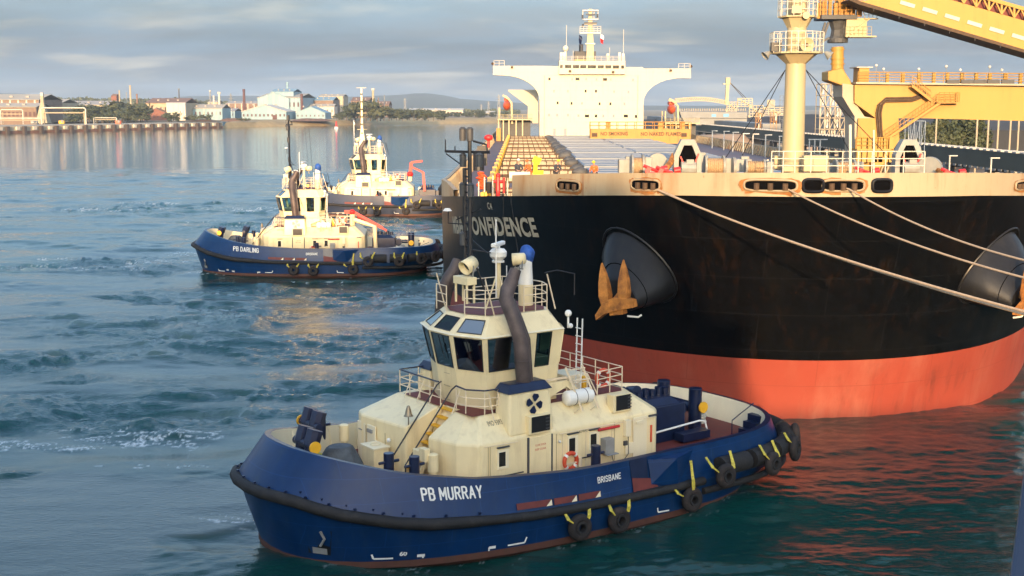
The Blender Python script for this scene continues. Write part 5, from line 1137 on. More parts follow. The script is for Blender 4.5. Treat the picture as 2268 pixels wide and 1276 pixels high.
c = SL(1455, 362, 92); m = MB(); m.cyl(c - Vector((0, .5, 0)), c + Vector((0, .5, 0)), .75, n=22); m.build('winch_gear', 'winch_grey', ship, smooth=True)
m = MB(); c = SL(1700, 372, 90); m.cyl(c - Vector((0, 0, .5)), c + Vector((0, 0, .6)), .08); m.cyl(SL(1883, 385, 80.5), SL(1883, 276, 80.5), .09, n=8); m.cyl(SL(1935, 385, 84), SL(1935, 288, 84), .06, n=8); m.build('deck_post', 'rail_white', ship)
m = MB()
for px, py in ((1065, 400), ):
    c = SL(px, py, 103)
    for k in range(9): m.torus(c + Vector((.06*(k % 3), 0, .62 - .16*k)), (.2*(k % 2), .15, 1), .24 + .05*(k % 4), .07, n=12, m=5)
m.build('orange_hose_coil', 'boat_orange', ship, smooth=True)
m = MB(); c = SL(1103, 408, 98); m.cyl(c + Vector((0, 0, -.5)), c + Vector((0, 0, .65)), .2, .14, n=10); m.cyl(c + Vector((-.4, 0, .2)), c + Vector((.4, 0, .2)), .12, n=8); m.sphere(tuple(c + Vector((0, 0, .68))), .18); m.cyl(c + Vector((.45, 0, -.7)), c + Vector((.45, 0, .5)), .10); m.cyl(c + Vector((0, 0, -1.2)), c, .15); m.build('fire_hydrant', 'fire_red', ship, smooth=True)
m = MB(); c = SL(1080, 428, 103); m.cyl(c, c + Vector((0, 0, .9)), .35, .45); m.build('deck_bollard', 'black_metal', ship); m = MB(); c = SL(1060, 360, 125); m.cyl(c - Vector((0, 0, .8)), c + Vector((0, 0, .9)), .55, n=14); m.build('deck_ventilator', 'black_metal', ship); m = MB(); c = SL(1068, 345, 130); m.box(tuple(c), (1.0, 1, 2.0)); m.build('deck_fitting', 'black_metal', ship)
for x, y, Y in ((1073, 415, 100), (1092, 412, 99)): c = SL(x, y, Y); m = MB(); m.cyl(c - Vector((0, 0, .9)), c + Vector((0, 0, .8)), .06, n=6); m.build('white_stanchion', 'rail_white', ship)
m = MB()
c = SL(1130, 392, 85); m.box(tuple(SL(1151, 388, 84.5)), (1.4, .3, .42)); m.build('white_plank', 'rail_white', ship)
m = MB(); c = SL(1186, 370, 95); m.cyl(c + Vector((0, 0, -1)), c + Vector((0, 0, .7)), .16); m.box(tuple(c + Vector((.1, 0, .5))), (.6, .3, .5), ry=.4); m.box(tuple(SL(1192, 384, 94)), (.8, .6, .4)); m.build('yellow_vent_post', 'cloth_yellow', ship)
m = MB(); c = SL(1082, 305, 200); m.sphere(tuple(c), .55, sc=(1.3, 1, .9)); m.cyl(c - Vector((0, 0, 1.6)), c, .2); m.build('red_fire_monitor', 'fire_red', ship, smooth=True)
m = MB(); PLAT = zkn(12) + .75
m.bb(-18.6, -4.5, 9.5, 14.5, PLAT - .12, PLAT)
for c in (-18, -14, -10, -6): m.cyl((c, 10, zkn(14) - .2), (c, 10, PLAT - .1), .08, n=6); m.cyl((c, 14, zkn(14) - .4), (c, 14, PLAT - .1), .08, n=6)
m.build('forecastle_platform', 'deck_brown', ship)
# ---------------------------------------------------------------- mooring lines to the quay at the lower right
def world_of(p): 
    c_, s_ = math.cos(-.0068), math.sin(-.0068); return Vector((18.3 + c_*p.x - s_*p.y, 75.7 + s_*p.x + c_*p.y, p.z))
for key, dx, ends, r_, lab in (('b', .5, (2268, 652, 48.0), .058, 'double'), ('b', .62, (2268, 659, 48.5), .05, 'double'), ('c', 1.0, (2268, 580, 52.0), .05, 'middle'), ('e', .3, (2268, 543, 55.0), .05, 'upper')):
    a = world_of(CH[key] + Vector((dx*.9, -.15, -.18))); e = A(*ends); e = a + (e - a)*1.45
    pts = []
    for k in range(25):
        t = k/24; p_ = a.lerp(e, t); p_.z -= 1.4*4*t*(1-t)*.55; pts.append(p_)
    pts = [a + Vector((-.8, 1.0, .15))] + pts
    m = MB(); m.tube(pts, r_, n=8); o = m.build('mooring_line', 'rope', None, smooth=True, auto=80)
    tag(o, {'double': ('upper' if r_ > .055 else 'lower') + ' strand of the lowest pair of mooring ropes across the black hull', 'middle': 'middle mooring rope stretched from the wide chock near the stem', 'upper': 'uppermost mooring rope leaving the chock right of the stem'}[lab], 'rope', 'mooring lines of the bulk carrier')
# ------------------------------------------------------------------ port on the right: ground, loader, conveyors
mat('port_ground', (.11, .085, .065), .9, .25, .05, dirt=(.17, .14, .11), dirt_amt=.6, dirt_scale=(.03, .03, .03))
mat('concrete', (.36, .33, .27), .8, .15, .3, dirt=(.2, .14, .1), dirt_amt=.5)
mat('conveyor_green', (.045, .055, .045), .7, .2, .3)
mat('roof_light', (.42, .41, .37), .6, .15, .2)
mat('steel_grey', (.20, .21, .21), .6, .15, .3)
mat('steel_beige', (.36, .31, .22), .6, .15, .3)
mat('sign_blue', (.10, .30, .50), .5, .1, .3)
mat('lamp_white', (.55, .55, .52), .35, .05, 2)
mat('dark_timber', (.07, .05, .04), .85, .3, 1.0)
g = MB(); g.add([(52, -20, 4.5), (60, 500, 4.5), (64, 1150, 4.5), (1400, 1150, 4.5), (1400, -20, 4.5)], [(0, 1, 2, 3, 4)]); g.prism([(52, -20), (1400, -20), (1400, 1150), (64, 1150), (60, 500)], 6.5, lambda u, v, w_: (u, v, 4.49 - w_))
tag(g.build('wharf_ground', 'port_ground'), kind='structure')
# ship loader
YL = 150.0
ld = thing('ship_loader', 'big yellow ship loader with box girder, stair and sloping conveyor boom over the ship', 'ship loader', A(1940, 380, YL) + Vector((0, 2.5, -6)))
LO = ld.location.copy()
def LP(px, py, Y=YL): return A(px, py, Y) - LO
def lprism(px, Y, dep, name, mt, par=ld, **k):
    pts = [LP(x, y, Y) for x, y in px]; m = MB(); m.prism([(p.x, p.z) for p in pts], dep, lambda u, v, w_: (u, Y - LO.y + w_, v)); return m.build(name, mt, par, **k)
lprism([(1893, 188), (2420, 195), (2420, 272), (2045, 262), (1990, 262), (1940, 262), (1893, 228)], YL, 6, 'box_girder', 'loader_yellow')
lprism([(1904, 262), (1990, 262), (1992, 310), (1965, 352), (1965, 470), (1904, 470)], YL + .03, 5.9, 'portal_leg', 'loader_yellow')
lprism([(1890, 222), (1915, 258), (1936, 262), (1936, 380), (1926, 380), (1924, 262), (1905, 262), (1900, 262), (1898, 380), (1893, 380), (1893, 258), (1866, 214), (1866, 185), (1890, 188)], YL + .5, 4.5, 'portal_frame', 'steel_beige')
lprism([(1901, 262), (1932, 262), (1936, 330), (1898, 330)], YL - .02, .04, 'portal_opening', 'rusty_yellow')
m = MB()
for x in range(1901, 1975, 12):
    for y in (318, 345): p = LP(x, y, YL - 1.5); m.box(tuple(p), (.5, .5, .9 + .3*((x + y) % 3)))
rail_mb(m, [LP(1895, 330, YL - 2), LP(1965, 330, YL - 2)], 1.3, 3, .8, .05); m.box(tuple(LP(1930, 331, YL - 1)), (4.0, 2.2, .2)); m.box(tuple(LP(1942, 366, YL - 1)), (1.2, 1.5, 2.0)); m.build('machinery_deck', 'loader_yellow', ld)
m = MB(); p0, p1 = LP(1893, 184, YL), LP(2420, 190, YL); m.beam(p0 + Vector((0, 3, 0)), p1 + Vector((0, 3, 0)), 7.2, .22); m.build('walkway', 'steel_beige', ld)
m = MB()
rail_mb(m, [LP(1900, 183, YL - .4), LP(2420, 188, YL - .4)], 1.25, 4, 2.6, .045); rail_mb(m, [LP(1900, 183, YL + 6), LP(2420, 188, YL + 6)], 1.25, 4, 2.6, .045)
for x in (1965, 2000, 2035, 2068, 2098, 2130, 2162, 2192, 2226, 2260): p = LP(x, 175, YL + .3); m.box(tuple(p), (.35, .35, 1.3))
m.build('walkway_rail', 'loader_yellow', ld)
m = MB(); m.bb(*[v for v in (LP(1905, 165).x, LP(1927, 165).x)], YL - LO.y + .4, YL - LO.y + 3, LP(1905, 184).z, LP(1905, 150).z); cb = m.build('control_hut', 'loader_yellow', ld)
m = MB(); p = LP(1916, 149); m.box((p.x, YL - LO.y + 1.7, p.z), (1.9, 3.2, .12)); m.build('hut_roof', 'roof_light', cb)
m = MB()
for x in (2110, 2142, 2170, 2200, 2232): p = LP(x, 181, YL - .5); m.box(tuple(p), (1.45, .3, .45))
m.build('idler_guard', 'dark_grey', ld)
for x, y in ((1941, 145), (1957, 153), (2035, 153), (2096, 147), (2127, 155), (2192, 148), (2219, 155)):
    m = MB(); p = LP(x, y, YL + 1); b = LP(x, 184, YL + 1); m.cyl(b, p, .035, n=5); lpo = m.build('lamp_post', 'steel_grey', ld)
    m = MB(); m.sphere(tuple(p), .17); m.build('lamp_globe', 'lamp_white', lpo, smooth=True)
# stair on the girder face
m = MB(); tr = MB()
for (x0, y0), (x1, y1) in (((1958, 312), (2028, 264)), ((2028, 264), (2082, 228)), ((2062, 222), (2020, 190))):
    a, b = LP(x0, y0, YL - .3), LP(x1, y1, YL - .3); c, d_ = LP(x0, y0, YL - 1.3), LP(x1, y1, YL - 1.3)
    m.beam(a, b, .12, .28); m.beam(c, d_, .12, .28)
    for h in (.55, 1.1): m.beam(c + Vector((0, 0, h)), d_ + Vector((0, 0, h)), .06); m.beam(a + Vector((0, 0, h)), b + Vector((0, 0, h)), .06)
    n = 8
    for k in range(n + 1):
        q = c.lerp(d_, k/n); m.beam(q, q + Vector((0, 0, 1.1)), .05); 
    for k in range(16): q = a.lerp(b, k/16); tr.box((q.x, q.y - .5, q.z), (.3, 1.0, .04))
p = LP(2098, 228, YL - .8); m.box(tuple(p), (2.6, 1.4, .12)); rail_mb(m, [p + Vector((-1.2, -.6, 0)), p + Vector((1.2, -.6, 0)), p + Vector((1.2, .6, 0))], 1.2, 4, .6, .04)
st_ = m.build('loader_stair', 'rusty_yellow', ld); tr.build('stair_tread', 'rust_brown', st_)
for off, r_ in ((0, .13), (5, .10), (-5, .08)):
    m = MB(); pts = [(1965 + off, 345), (1950 + off*.8, 310), (1946 + off, 250), (1950 + off, 232), (1962, 221 + off*.8), (2020, 220 + off*.8), (2035, 215 + off*.8), (2050, 206 + off)]
    m.tube([LP(x, y, YL - .25) for x, y in pts], r_, n=8); m.build('cable_pipe', 'rust_brown', ld, smooth=True)
m = MB()
m.prism([(LP(x, y).x, LP(x, y).z) for x, y in ((1838, 158), (1870, 150), (1888, 178), (1893, 196), (1866, 188), (1838, 178))], 3.2, lambda u, v, w_: (u, YL - LO.y + .8 + w_, v)); ch = m.build('chute_elbow', 'loader_yellow', ld, bevel=.1)
m = MB(); a, b = LP(1855, 162, YL + 2.4), LP(1855, 104, YL + 2.4); m.cyl(a, b, .72, n=22)
for k in (.1, .35, .55, .9): q = a.lerp(b, k); m.cyl(q - Vector((0, 0, .08)), q + Vector((0, 0, .08)), .82, n=22)
m.build('loading_chute', 'loader_yellow', ld, smooth=True)
m = MB(); q = LP(1855, 95, YL + 2.4); m.cyl(q, q + Vector((0, 0, .5)), 1.2, n=18); q2 = LP(1856, 42, YL + 2.4); m.loft([[q + Vector((r*math.cos(k*math.pi/4), r*math.sin(k*math.pi/4), h)) for k in range(8)] for r, h in ((1.1, .5), (.9, .8), (.8, 1.5), (1.3, 2.8))], cap1=True); m.box(tuple(LP(1850, 40, YL + 2.4)), (4.2, 4, .5)); m.box(tuple(LP(1875, 60, YL + 2.4)), (1.2, 1.6, 1.8))
for a, b in (((1828, 50), (1818, 82)), ((1835, 50), (1822, 88)), ((1816, 95), (1836, 84))): m.beam(LP(*a, YL + 1), LP(*b, YL + 1), .25)
m.build('chute_head', 'dark_grey', ld)
m = MB(); m.box(tuple(LP(1893, 62, YL + 1.5)), (2.4, 1.6, 2.2)); m.box(tuple(LP(1905, 82, YL + 1.5)), (3.2, 2.4, .15)); rail_mb(m, [LP(1873, 82, YL + .6), LP(1930, 82, YL + .6)], 1.2, 3, .5, .03); rail_mb(m, [LP(1915, 40, YL + .6), LP(1942, 40, YL + .6)], 1.1, 3, .5, .03); m.beam(LP(1885, 76, YL + .5), LP(1925, 42, YL + .5), .15); m.box(tuple(LP(1928, 42, YL + 1)), (1.6, 1, .1)); m.build('operator_cabin', 'mast_cream', ld)
m = MB()
for x in range(1812, 1912, 13):
    y = 24 - (x % 3)*4; m.box(tuple(LP(x, y, YL + 1.5)), (.35 + .2*(x % 2), .6, 1.8))
for x in (1817, 1830, 1858, 1872, 1885): m.beam(LP(x, 34, YL + 1), LP(x + (x % 5) - 2, -40, YL + 1), .18)
m.box(tuple(LP(1866, 12, YL + 2.5)), (1.4, 1.5, 4.5)); rail_mb(m, [LP(1810, 32, YL), LP(1912, 32, YL)], 1.6, 3, .7, .04)
m.build('boom_head_machinery', 'rusty_yellow', ld)
# sloping boom
def boom(pa, pb, top0, top1, name, mt, Y0, dep):
    return lprism([pa, pb, top1, top0], Y0, dep, name, mt)
boom((1903, 4), (2430, 159), (2030, -22), (2430, 92), 'boom_web', 'loader_yellow', YL - 3, 4.5)
lprism([(1895, -8), (1903, 2), (2430, 157), (2430, 164), (1903, 10), (1880, 0)], YL - 3.02, 4.56, 'boom_flange', 'rust_brown')
m = MB()
for k in range(7):
    x = 2010 + k*49.5; y = .294*(x - 1903) + 4 - 26; m.box(tuple(LP(x, y, YL - 3.05)), (1.75, .08, .42), ry=math.atan(.294))
m.build('boom_lightening_hole', 'roof_light', ld)
m = MB(); bl = MB()
for x in range(2050, 2440, 28):
    y0 = .285*(x - 2030) - 22; y1 = y0 - 26
    m.beam(LP(x, y0, YL - 3), LP(x, y1, YL - 3), .22); m.beam(LP(x, y0, YL - 3), LP(x + 14, y1 + 4, YL - 3), .16); m.beam(LP(x + 14, y1 + 4, YL - 3), LP(x + 28, y0 + 8, YL - 3), .16)
m.beam(LP(2040, -45, YL - 3), LP(2440, 69, YL - 3), .4); m.build('boom_truss', 'loader_yellow', ld)
bl.beam(LP(2040, -28, YL - 1), LP(2440, 86, YL - 1), 2.2, 1.2); bl.build('boom_belt', 'deck_red', ld)
m = MB()
for x in range(1936, 2268, 56):
    y = .294*(x - 1903) + 6; m.beam(LP(x, y, YL - 3), LP(x - 1, y + 9, YL - 3), .06)
m.build('boom_hanger', 'black_metal', ld)
# conveyor gallery parallel to the wharf
cv = thing('conveyor_gallery', 'long dark green conveyor gallery on posts running behind the ship loader', 'conveyor', (80, 300, 4.5))
m = MB(); m.bb(-2.2, 2.2, -190, 330, 4.6, 7.4); m.build('gallery_box', 'conveyor_green', cv)
m = MB(); m.box((0, 0, 0), (2.6, 1.6, .22)); rs0 = m.build('roof_sheet', 'roof_light', cv); rs0.location = (-1.0, -190, 7.52)
for k in range(1, 170):
    rs = rs0.copy(); COL.objects.link(rs); rs.location = (-1.0, -190 + k*3.06, 7.52)
m = MB()
for k in range(200): m.box((-2.25, -190 + k*2.6, 4.5), (.15, 1.4, .35))
m.build('gallery_bracket', 'steel_grey', cv)['kind'] = 'stuff'
for k in range(27):
    m = MB(); y = -188 + k*19; m.bb(-1.8, -.9, y - .5, y + .5, 0, 4.6); m.bb(.9, 1.8, y - .5, y + .5, 0, 4.6); m.bb(-2.2, 2.2, y - .6, y + .6, 3.9, 4.6); m.build('gallery_post', 'dark_grey', cv)
    m = MB(); m.bb(-1.6, 6, y + 5, y + 12, .4, 2.4); m.build('drive_house', 'steel_beige' if k % 2 else 'concrete', cv)
cv2 = thing('conveyor_gallery', 'lower far conveyor gallery beyond the long dark one, left of the foremast', 'conveyor', (86, 520, 4.5))
m = MB(); m.bb(-3, 3, -100, 260, 6.0, 9.0); m.build('gallery_box', 'steel_grey', cv2)
for k in range(14): m = MB(); m.bb(-1, 1, -98 + k*26, -96 + k*26, 0, 6.0); m.build('gallery_post', 'dark_grey', cv2)
# lamp posts on the wharf
ORD = ['first', 'second', 'third', 'fourth', 'fifth', 'sixth', 'seventh', 'eighth']
for i, (x, y, Y) in enumerate([(1578, 290, 260), (1604, 291, 250), (1624, 293, 240), (1647, 296, 230), (1668, 297, 225), (1696, 299, 215), (1727, 302, 205), (1793, 309, 195), (1805, 309, 192), (1817, 309, 190), (2104, 345, 180), (2196, 350, 165)]):
    p = A(x, y, Y); lb = ORD[6 - i] + ' wharf lamp post counted leftward from the foremast' if i < 7 else (ORD[i - 7] + ' wharf lamp post counted rightward from the foremast' if i < 10 else ('wharf lamp post right of the windlass frame below the girder' if i == 10 else 'wharf lamp post nearest the right edge, below the dark conveyor'))
    lp_ = thing('lamp_post', lb, 'lamp post', (p.x, Y, 4.5), 0, 'wharf lamp posts')
    m = MB(); m.cyl((0, 0, 0), (0, 0, p.z - 4.5), .10, n=6); m.build('pole', 'lamp_white', lp_); m = MB(); m.box((.45, 0, p.z - 4.5), (1.2, .4, .14)); m.build('lamp_head', 'lamp_white', lp_)
# far stackers and structures
def frame_tower(px0, px1, pyt, pyb, Y, lab, name='lattice_tower', mt='steel_beige', cols=4, rows=6, cat='tower', fill=None):
    a, b = A(px0, pyb, Y), A(px1, pyt, Y); o = thing(name, lab, cat, ((a.x + b.x)/2, Y, min(a.z, 4.5) if a.z > 0 else 0)); w_ = b.x - a.x; h = b.z - o.location.z
    m = MB(); th = max(.12, w_*.03)
    for i in range(cols + 1):
        x = -w_/2 + w_*i/cols
        for yy in (0, w_*.7): m.beam((x, yy, 0), (x, yy, h), th)
    for k in range(rows + 1):
        z = h*k/rows; m.beam((-w_/2, 0, z), (w_/2, 0, z), th); m.beam((-w_/2, w_*.7, z), (w_/2, w_*.7, z), th); m.box((0, w_*.35, z), (w_, w_*.7, th*.6))
        if k < rows:
            for i in range(cols): m.beam((-w_/2 + w_*i/cols, 0, z), (-w_/2 + w_*(i + 1)/cols, 0, h*(k + 1)/rows), th*.7)
    m.build('tower_frame', mt, o)
    if fill:
        for i in range(cols*2):
            for k in range(rows):
                m = MB()
                if (i*7 + k*5) % 4 < fill: m.box((-w_/2 + w_*(i + .5)/(cols*2), w_*.2, h*(k + .5)/rows), (w_/(cols*2)*.7, .3, h/rows*.75)); m.build('cladding_panel', 'lamp_white', o)
    return o
frame_tower(1815, 1874, 186, 283, 330, 'open steel tower with pale cladding strips behind the chute', cols=5, rows=7, fill=2)
frame_tower(1674, 1686, 250, 283, 420, 'left of two small beige frame towers left of the foremast', mt='rusty_yellow', cols=2, rows=4, fill=1)
frame_tower(1707, 1721, 248, 283, 420, 'right of two small beige frame towers left of the foremast', mt='rusty_yellow', cols=2, rows=4, fill=1)
stk = thing('stacker', 'distant coal stacker with arched lattice boom, grey girder and tall mast', 'stacker', (A(1610, 280, 520).x, 520, 4.5)); O_ = stk.location.copy()
KP = lambda x, y, Y=520: A(x, y, Y) - O_
m = MB(); m.prism([(KP(x, y).x, KP(x, y).z) for x, y in ((1505, 247), (1655, 249), (1655, 262), (1510, 261))], 5, lambda u, v, w_: (u, w_, v)); m.prism([(KP(x, y).x, KP(x, y).z) for x, y in ((1512, 262), (1655, 263), (1655, 272), (1560, 278), (1520, 276))], 4, lambda u, v, w_: (u, w_ + .5, v)); m.build('girder', 'steel_grey', stk)
m = MB()
for x in range(1506, 1656, 5): m.box(tuple(KP(x, 243)), (.35, .4, .9))
for i in range(22):
    x = 1495 + i*5.2; y = 219 - 8*math.sin(math.pi*(i)/26) + i*.42; m.beam(KP(x, y), KP(x + 5.2, y + .3), .45); m.beam(KP(x, y + 7), KP(x + 5.2, y + 7.3), .45); m.beam(KP(x, y), KP(x + 5.2, y + 7), .3); m.beam(KP(x, y + 7), KP(x, y), .3)
m.build('arched_boom', 'steel_beige', stk)
m = MB(); m.beam(KP(1609, 232), KP(1612, 178), 1.3); m.beam(KP(1612, 186), KP(1612, 172), 1.7); m.box(tuple(KP(1609, 186)), (3, 1.5, .4)); m.build('stacker_mast', 'mast_cream', stk)
m = MB()
for b in ((1655, 220), (1648, 219)): m.cyl(KP(1614, 180), KP(*b), .14, n=5)
m.build('stay_cable', 'black_metal', stk)
for a, b in (((1576, 253), (1586, 259)), ((1602, 252), (1614, 259))):
    m = MB(); p0, p1 = KP(*a), KP(*b); m.bb(p0.x, p1.x, -.12, -.02, p1.z, p0.z); m.build('blue_sign', 'sign_blue', stk)
m = MB()
for x0, x1, y0, y1 in ((1610, 1632, 226, 246), (1634, 1666, 218, 236), (1660, 1690, 234, 258), (1690, 1740, 238, 255), (1700, 1715, 222, 236)):
    p0, p1 = KP(x0, y0), KP(x1, y1); w_, h_ = p1.x - p0.x, p0.z - p1.z
    for k in range(5):
        m.beam((p0.x + w_*k/4, 0, p1.z), (p0.x + w_*k/4, 0, p0.z), .35)
        m.beam((p0.x, 0, p1.z + h_*k/4), (p1.x, 0, p1.z + h_*k/4), .3)
    for k in range(6): m.box((p0.x + w_*((k*37) % 10)/10, .5, p1.z + h_*((k*53) % 10)/10), (w_*.16, 1.5, h_*.2))
m.build('stacker_machinery', 'steel_beige', stk)
frame_tower(1727, 1736, 212, 262, 700, 'thin grey far stacker mast just left of the foremast', mt='steel_grey', cols=1, rows=8)
frame_tower(2012, 2050, 268, 305, 210, 'white pipe bridge frame under the box girder beside the tree', mt='lamp_white', cols=3, rows=2)
for i, (x, yt, Y) in enumerate([(2162, 262, 230), (2187, 262, 235), (2209, 262, 240), (2236, 264, 240), (2254, 264, 245), (2072, 262, 260)]):
    a = A(x, 320, Y); o = thing('light_pole', ['first', 'second', 'third', 'fourth', 'last'][i] + ' pale steel pole counted rightward from the tree under the girder' if i < 5 else 'pale steel pole left of the tree under the girder', 'pole', (a.x, Y, 4.5), 0, 'pale poles under the box girder'); m = MB(); m.cyl((0, 0, 0), (0, 0, A(x, yt - 8, Y).z - 4.5), .17, n=8); m.build('pole', 'steel_beige', o)
    m = MB(); m.box((0, 0, 1.2), (1.0, 1.0, 2.4)); m.build('pole_base', 'concrete', o)
for i, (x, y, Y, w_, h, mt, lab) in enumerate([(2237, 305, 200, 3.2, 1.9, 'steel_beige', 'beige equipment cabinet under the box girder at the right'), (2222, 302, 190, 1.3, 1.4, 'lamp_white', 'small white cabinet left of the beige cabinet'), (2247, 285, 240, 4, 1.6, 'lamp_white', 'white utility truck box near the right edge'), (1562, 306, 260, 4.6, 2.4, 'lamp_white', 'white container left of the dark conveyor on the wharf')]):
    p = A(x, y, Y); o = thing('cabinet', lab, 'cabinet', (p.x, Y, 4.5)); m = MB(); m.box((0, 0, h*.55), (w_, 2, h)); m.build('cabinet_body', mt, o, bevel=.05); m = MB(); m.box((0, -1.02, h*.55), (w_*.4, .04, h*.7)); m.build('cabinet_door', 'steel_grey', o)
# coal heaps / dark bund behind
m = MB(); n = 60
r0, r1, r2 = [], [], []
for i in range(n + 1):
    x = 40 + i*12.0; h = 9 + 3*noise.noise(Vector((x*.02, 0, 0))); r0.append((x, 700, 4.4)); r1.append((x, 730, 4.5 + h)); r2.append((x, 780, 4.4))
m.loft([r0, r1, r2], closed=False); mat('coal', (.03, .032, .036), .9, .3, .1); tag(m.build('coal_stockpile', 'coal', smooth=True), kind='structure')
m = MB(); m.bb(120, 400, 330, 334, 4.5, 13); tag(m.build('bund_wall', 'coal'), 'dark screen wall behind the tree under the girder', 'wall')
for i, (x, w_, y) in enumerate([(1545, 60, 300), (1580, 40, 306)]):
    p = A(x, y, 300)
sand = MB(); p0 = A(1500, 290, 420); 
rr = []
for r, h in ((30, 0), (20, 3.2), (8, 5.2), (0.3, 5.6)): rr.append([(p0.x + 22 + r*1.6*math.cos(k*math.pi/10), 430 + r*math.sin(k*math.pi/10), 4.4 + h) for k in range(20)])
sand.loft(rr); mat('sand', (.42, .28, .17), .9, .2, .1); tag(sand.build('sand_heap', 'sand', smooth=True), kind='structure')
# ------------------------------------------------------------------ far shore on the left
mat('leaf_dark', (.045, .058, .022), .7, .4, .4)
mat('leaf_mid', (.065, .075, .030), .7, .4, .4)
mat('bark', (.10, .075, .05), .9, .3, 2.0)
mat('dry_grass', (.34, .25, .12), .9, .3, .05, dirt=(.18, .15, .06), dirt_amt=.7, dirt_scale=(.05, .05, .1))
mat('shore_ground', (.22, .17, .10), .9, .3, .02)
mat('quay_concrete', (.36, .31, .22), .8, .15, .1, dirt=(.30, .18, .10), dirt_amt=.5, dirt_scale=(.1, .1, .5))
mat('quay_stain', (.16, .075, .045), .9, .3, .2)
mat('wall_beige', (.38, .31, .20), .7, .1, .1); mat('wall_white', (.55, .50, .41), .6, .06, .1); mat('wall_blue', (.20, .32, .37), .6, .08, .05, dirt=(.45, .5, .5), dirt_amt=.4, dirt_scale=(.2, .2, .02))
mat('wall_brown', (.20, .135, .095), .8, .2, .1); mat('roof_brown', (.20, .115, .075), .8, .15, .1); mat('roof_grey', (.34, .31, .27), .7, .12, .05); mat('roof_cream', (.40, .35, .26), .6, .1, .05)
mat('brick_red', (.20, .08, .05), .85, .15, .2); mat('chimney_dark', (.10, .045, .04), .8, .2, .2); mat('hill_green', (.03, .042, .028), .9, .4, .004); mat('scrap', (.16, .085, .05), .9, .5, .3)
def ground_strip(name, mt, pts_front, pts_back, zf, zb):
    m = MB(); f = [(p[0], p[1], -1.5) for p in pts_front]; e = [(p[0], p[1] + 3, zf) for p in pts_front]; b = [(p[0], p[1], zb) for p in pts_back]
    m.loft([f, e, b], closed=False); return tag(m.build(name, mt, smooth=False), kind='structure')
def W0(px, py): # water-line point
    a = (px - 1134)/F_PX; b = -(py - 638)/F_PX; cp, sp = math.cos(PITCH), math.sin(PITCH); r = Vector((a, cp + b*sp, b*cp - sp)); t = -CAM_H/r.z; return Vector((0, 0, CAM_H)) + r*t
bank = [W0(x, y) for x, y in ((490, 283.5), (560, 281), (640, 279.5), (720, 278.5), (800, 276), (880, 275), (960, 274.5), (1040, 273.5), (1110, 272), (1180, 271), (1300, 270), (1500, 268))]
m = MB(); n = len(bank)
fine = []
for a, b in zip(bank[:-1], bank[1:]):
    for k in range(12): fine.append(a.lerp(b, k/12))
fine.append(bank[-1])
r = [[(p.x, p.y, -1.0) for p in fine], [(p.x, p.y + 6, 1.0) for p in fine],
     [(p.x, p.y + 22 + 14*noise.noise(Vector((p.x*.03, 1, 0))), 4.5 + 2.6*noise.noise(Vector((p.x*.05, 3, 0)))) for p in fine], [(p.x, p.y + 60, 5.8 + 2.0*noise.noise(Vector((p.x*.04, 7, 0)))) for p in fine], [(p.x*1.05, p.y + 160, 5.5) for p in fine], [(p.x*4.0, 9000, 6) for p in fine]]
m.loft(r[:5], closed=False); tag(m.build('river_bank', 'dry_grass', smooth=True), kind='structure')
m = MB(); m.loft(r[4:], closed=False); m.add([(-3500, 900, 3.5), (bank[0].x, bank[0].y + 30, 5.4), (-2600, 9000, 6), (-9000, 9000, 6)], [(0, 1, 2, 3)]); m.add([(60, 1140, 4.4), (1400, 1140, 4.4), (6000, 9000, 6), (0, 9000, 6)], [(0, 1, 2, 3)]); tag(m.build('far_land', 'shore_ground'), kind='structure')
# quay
qa, qb = W0(-160, 300), W0(493, 283.5); qd = (qb - qa).normalized(); qn = Vector((-qd.y, qd.x, 0))
qy = thing('quay_wall', 'long low concrete quay with dark timber fender piles on the far left bank', 'quay', qa); qL = (qb - qa).length
def QP(t, out, z): v = qd*(t*qL) - qn*out; return (v.x, v.y, z)
m = MB(); m.add([QP(0, 0, 1.6), QP(1, 0, 1.6), QP(1, 0, 5.0), QP(0, 0, 5.0), QP(0, -60, 5.0), QP(1, -60, 5.0)], [(0, 1, 2, 3), (3, 2, 5, 4)]); m.build('quay_face', 'quay_concrete', qy)
m = MB(); m.add([QP(0, .4, -1), QP(1, .4, -1), QP(1, .4, 1.6), QP(0, .4, 1.6), QP(0, -2, 1.6), QP(1, -2, 1.6)], [(0, 1, 2, 3), (3, 2, 5, 4)]); m.build('quay_footing', 'quay_stain', qy)
for x in (-80, -40, -12, 14, 52, 89, 123, 156, 188, 220, 251, 279, 308, 336, 362, 388, 412, 436, 459, 482):
    p = W0(x, 300 + (x + 160)*(283.5 - 300)/653.); t = (p - qa).dot(qd)/qL
    m = MB(); v = Vector(QP(t, 1.2, 0)); m.box((v.x, v.y, 1.9), (2.6, 2.4, 6.2), rz=math.atan2(qd.y, qd.x)); m.build('fender_pile', 'dark_timber', qy)
    m = MB(); v = Vector(QP(t - .018, .6, 0)); m.box((v.x, v.y, 3.4), (3.2, 1.6, 2.4), rz=math.atan2(qd.y, qd.x)); m.build('fender_block', 'wall_white', qy)
GZ = 5.0
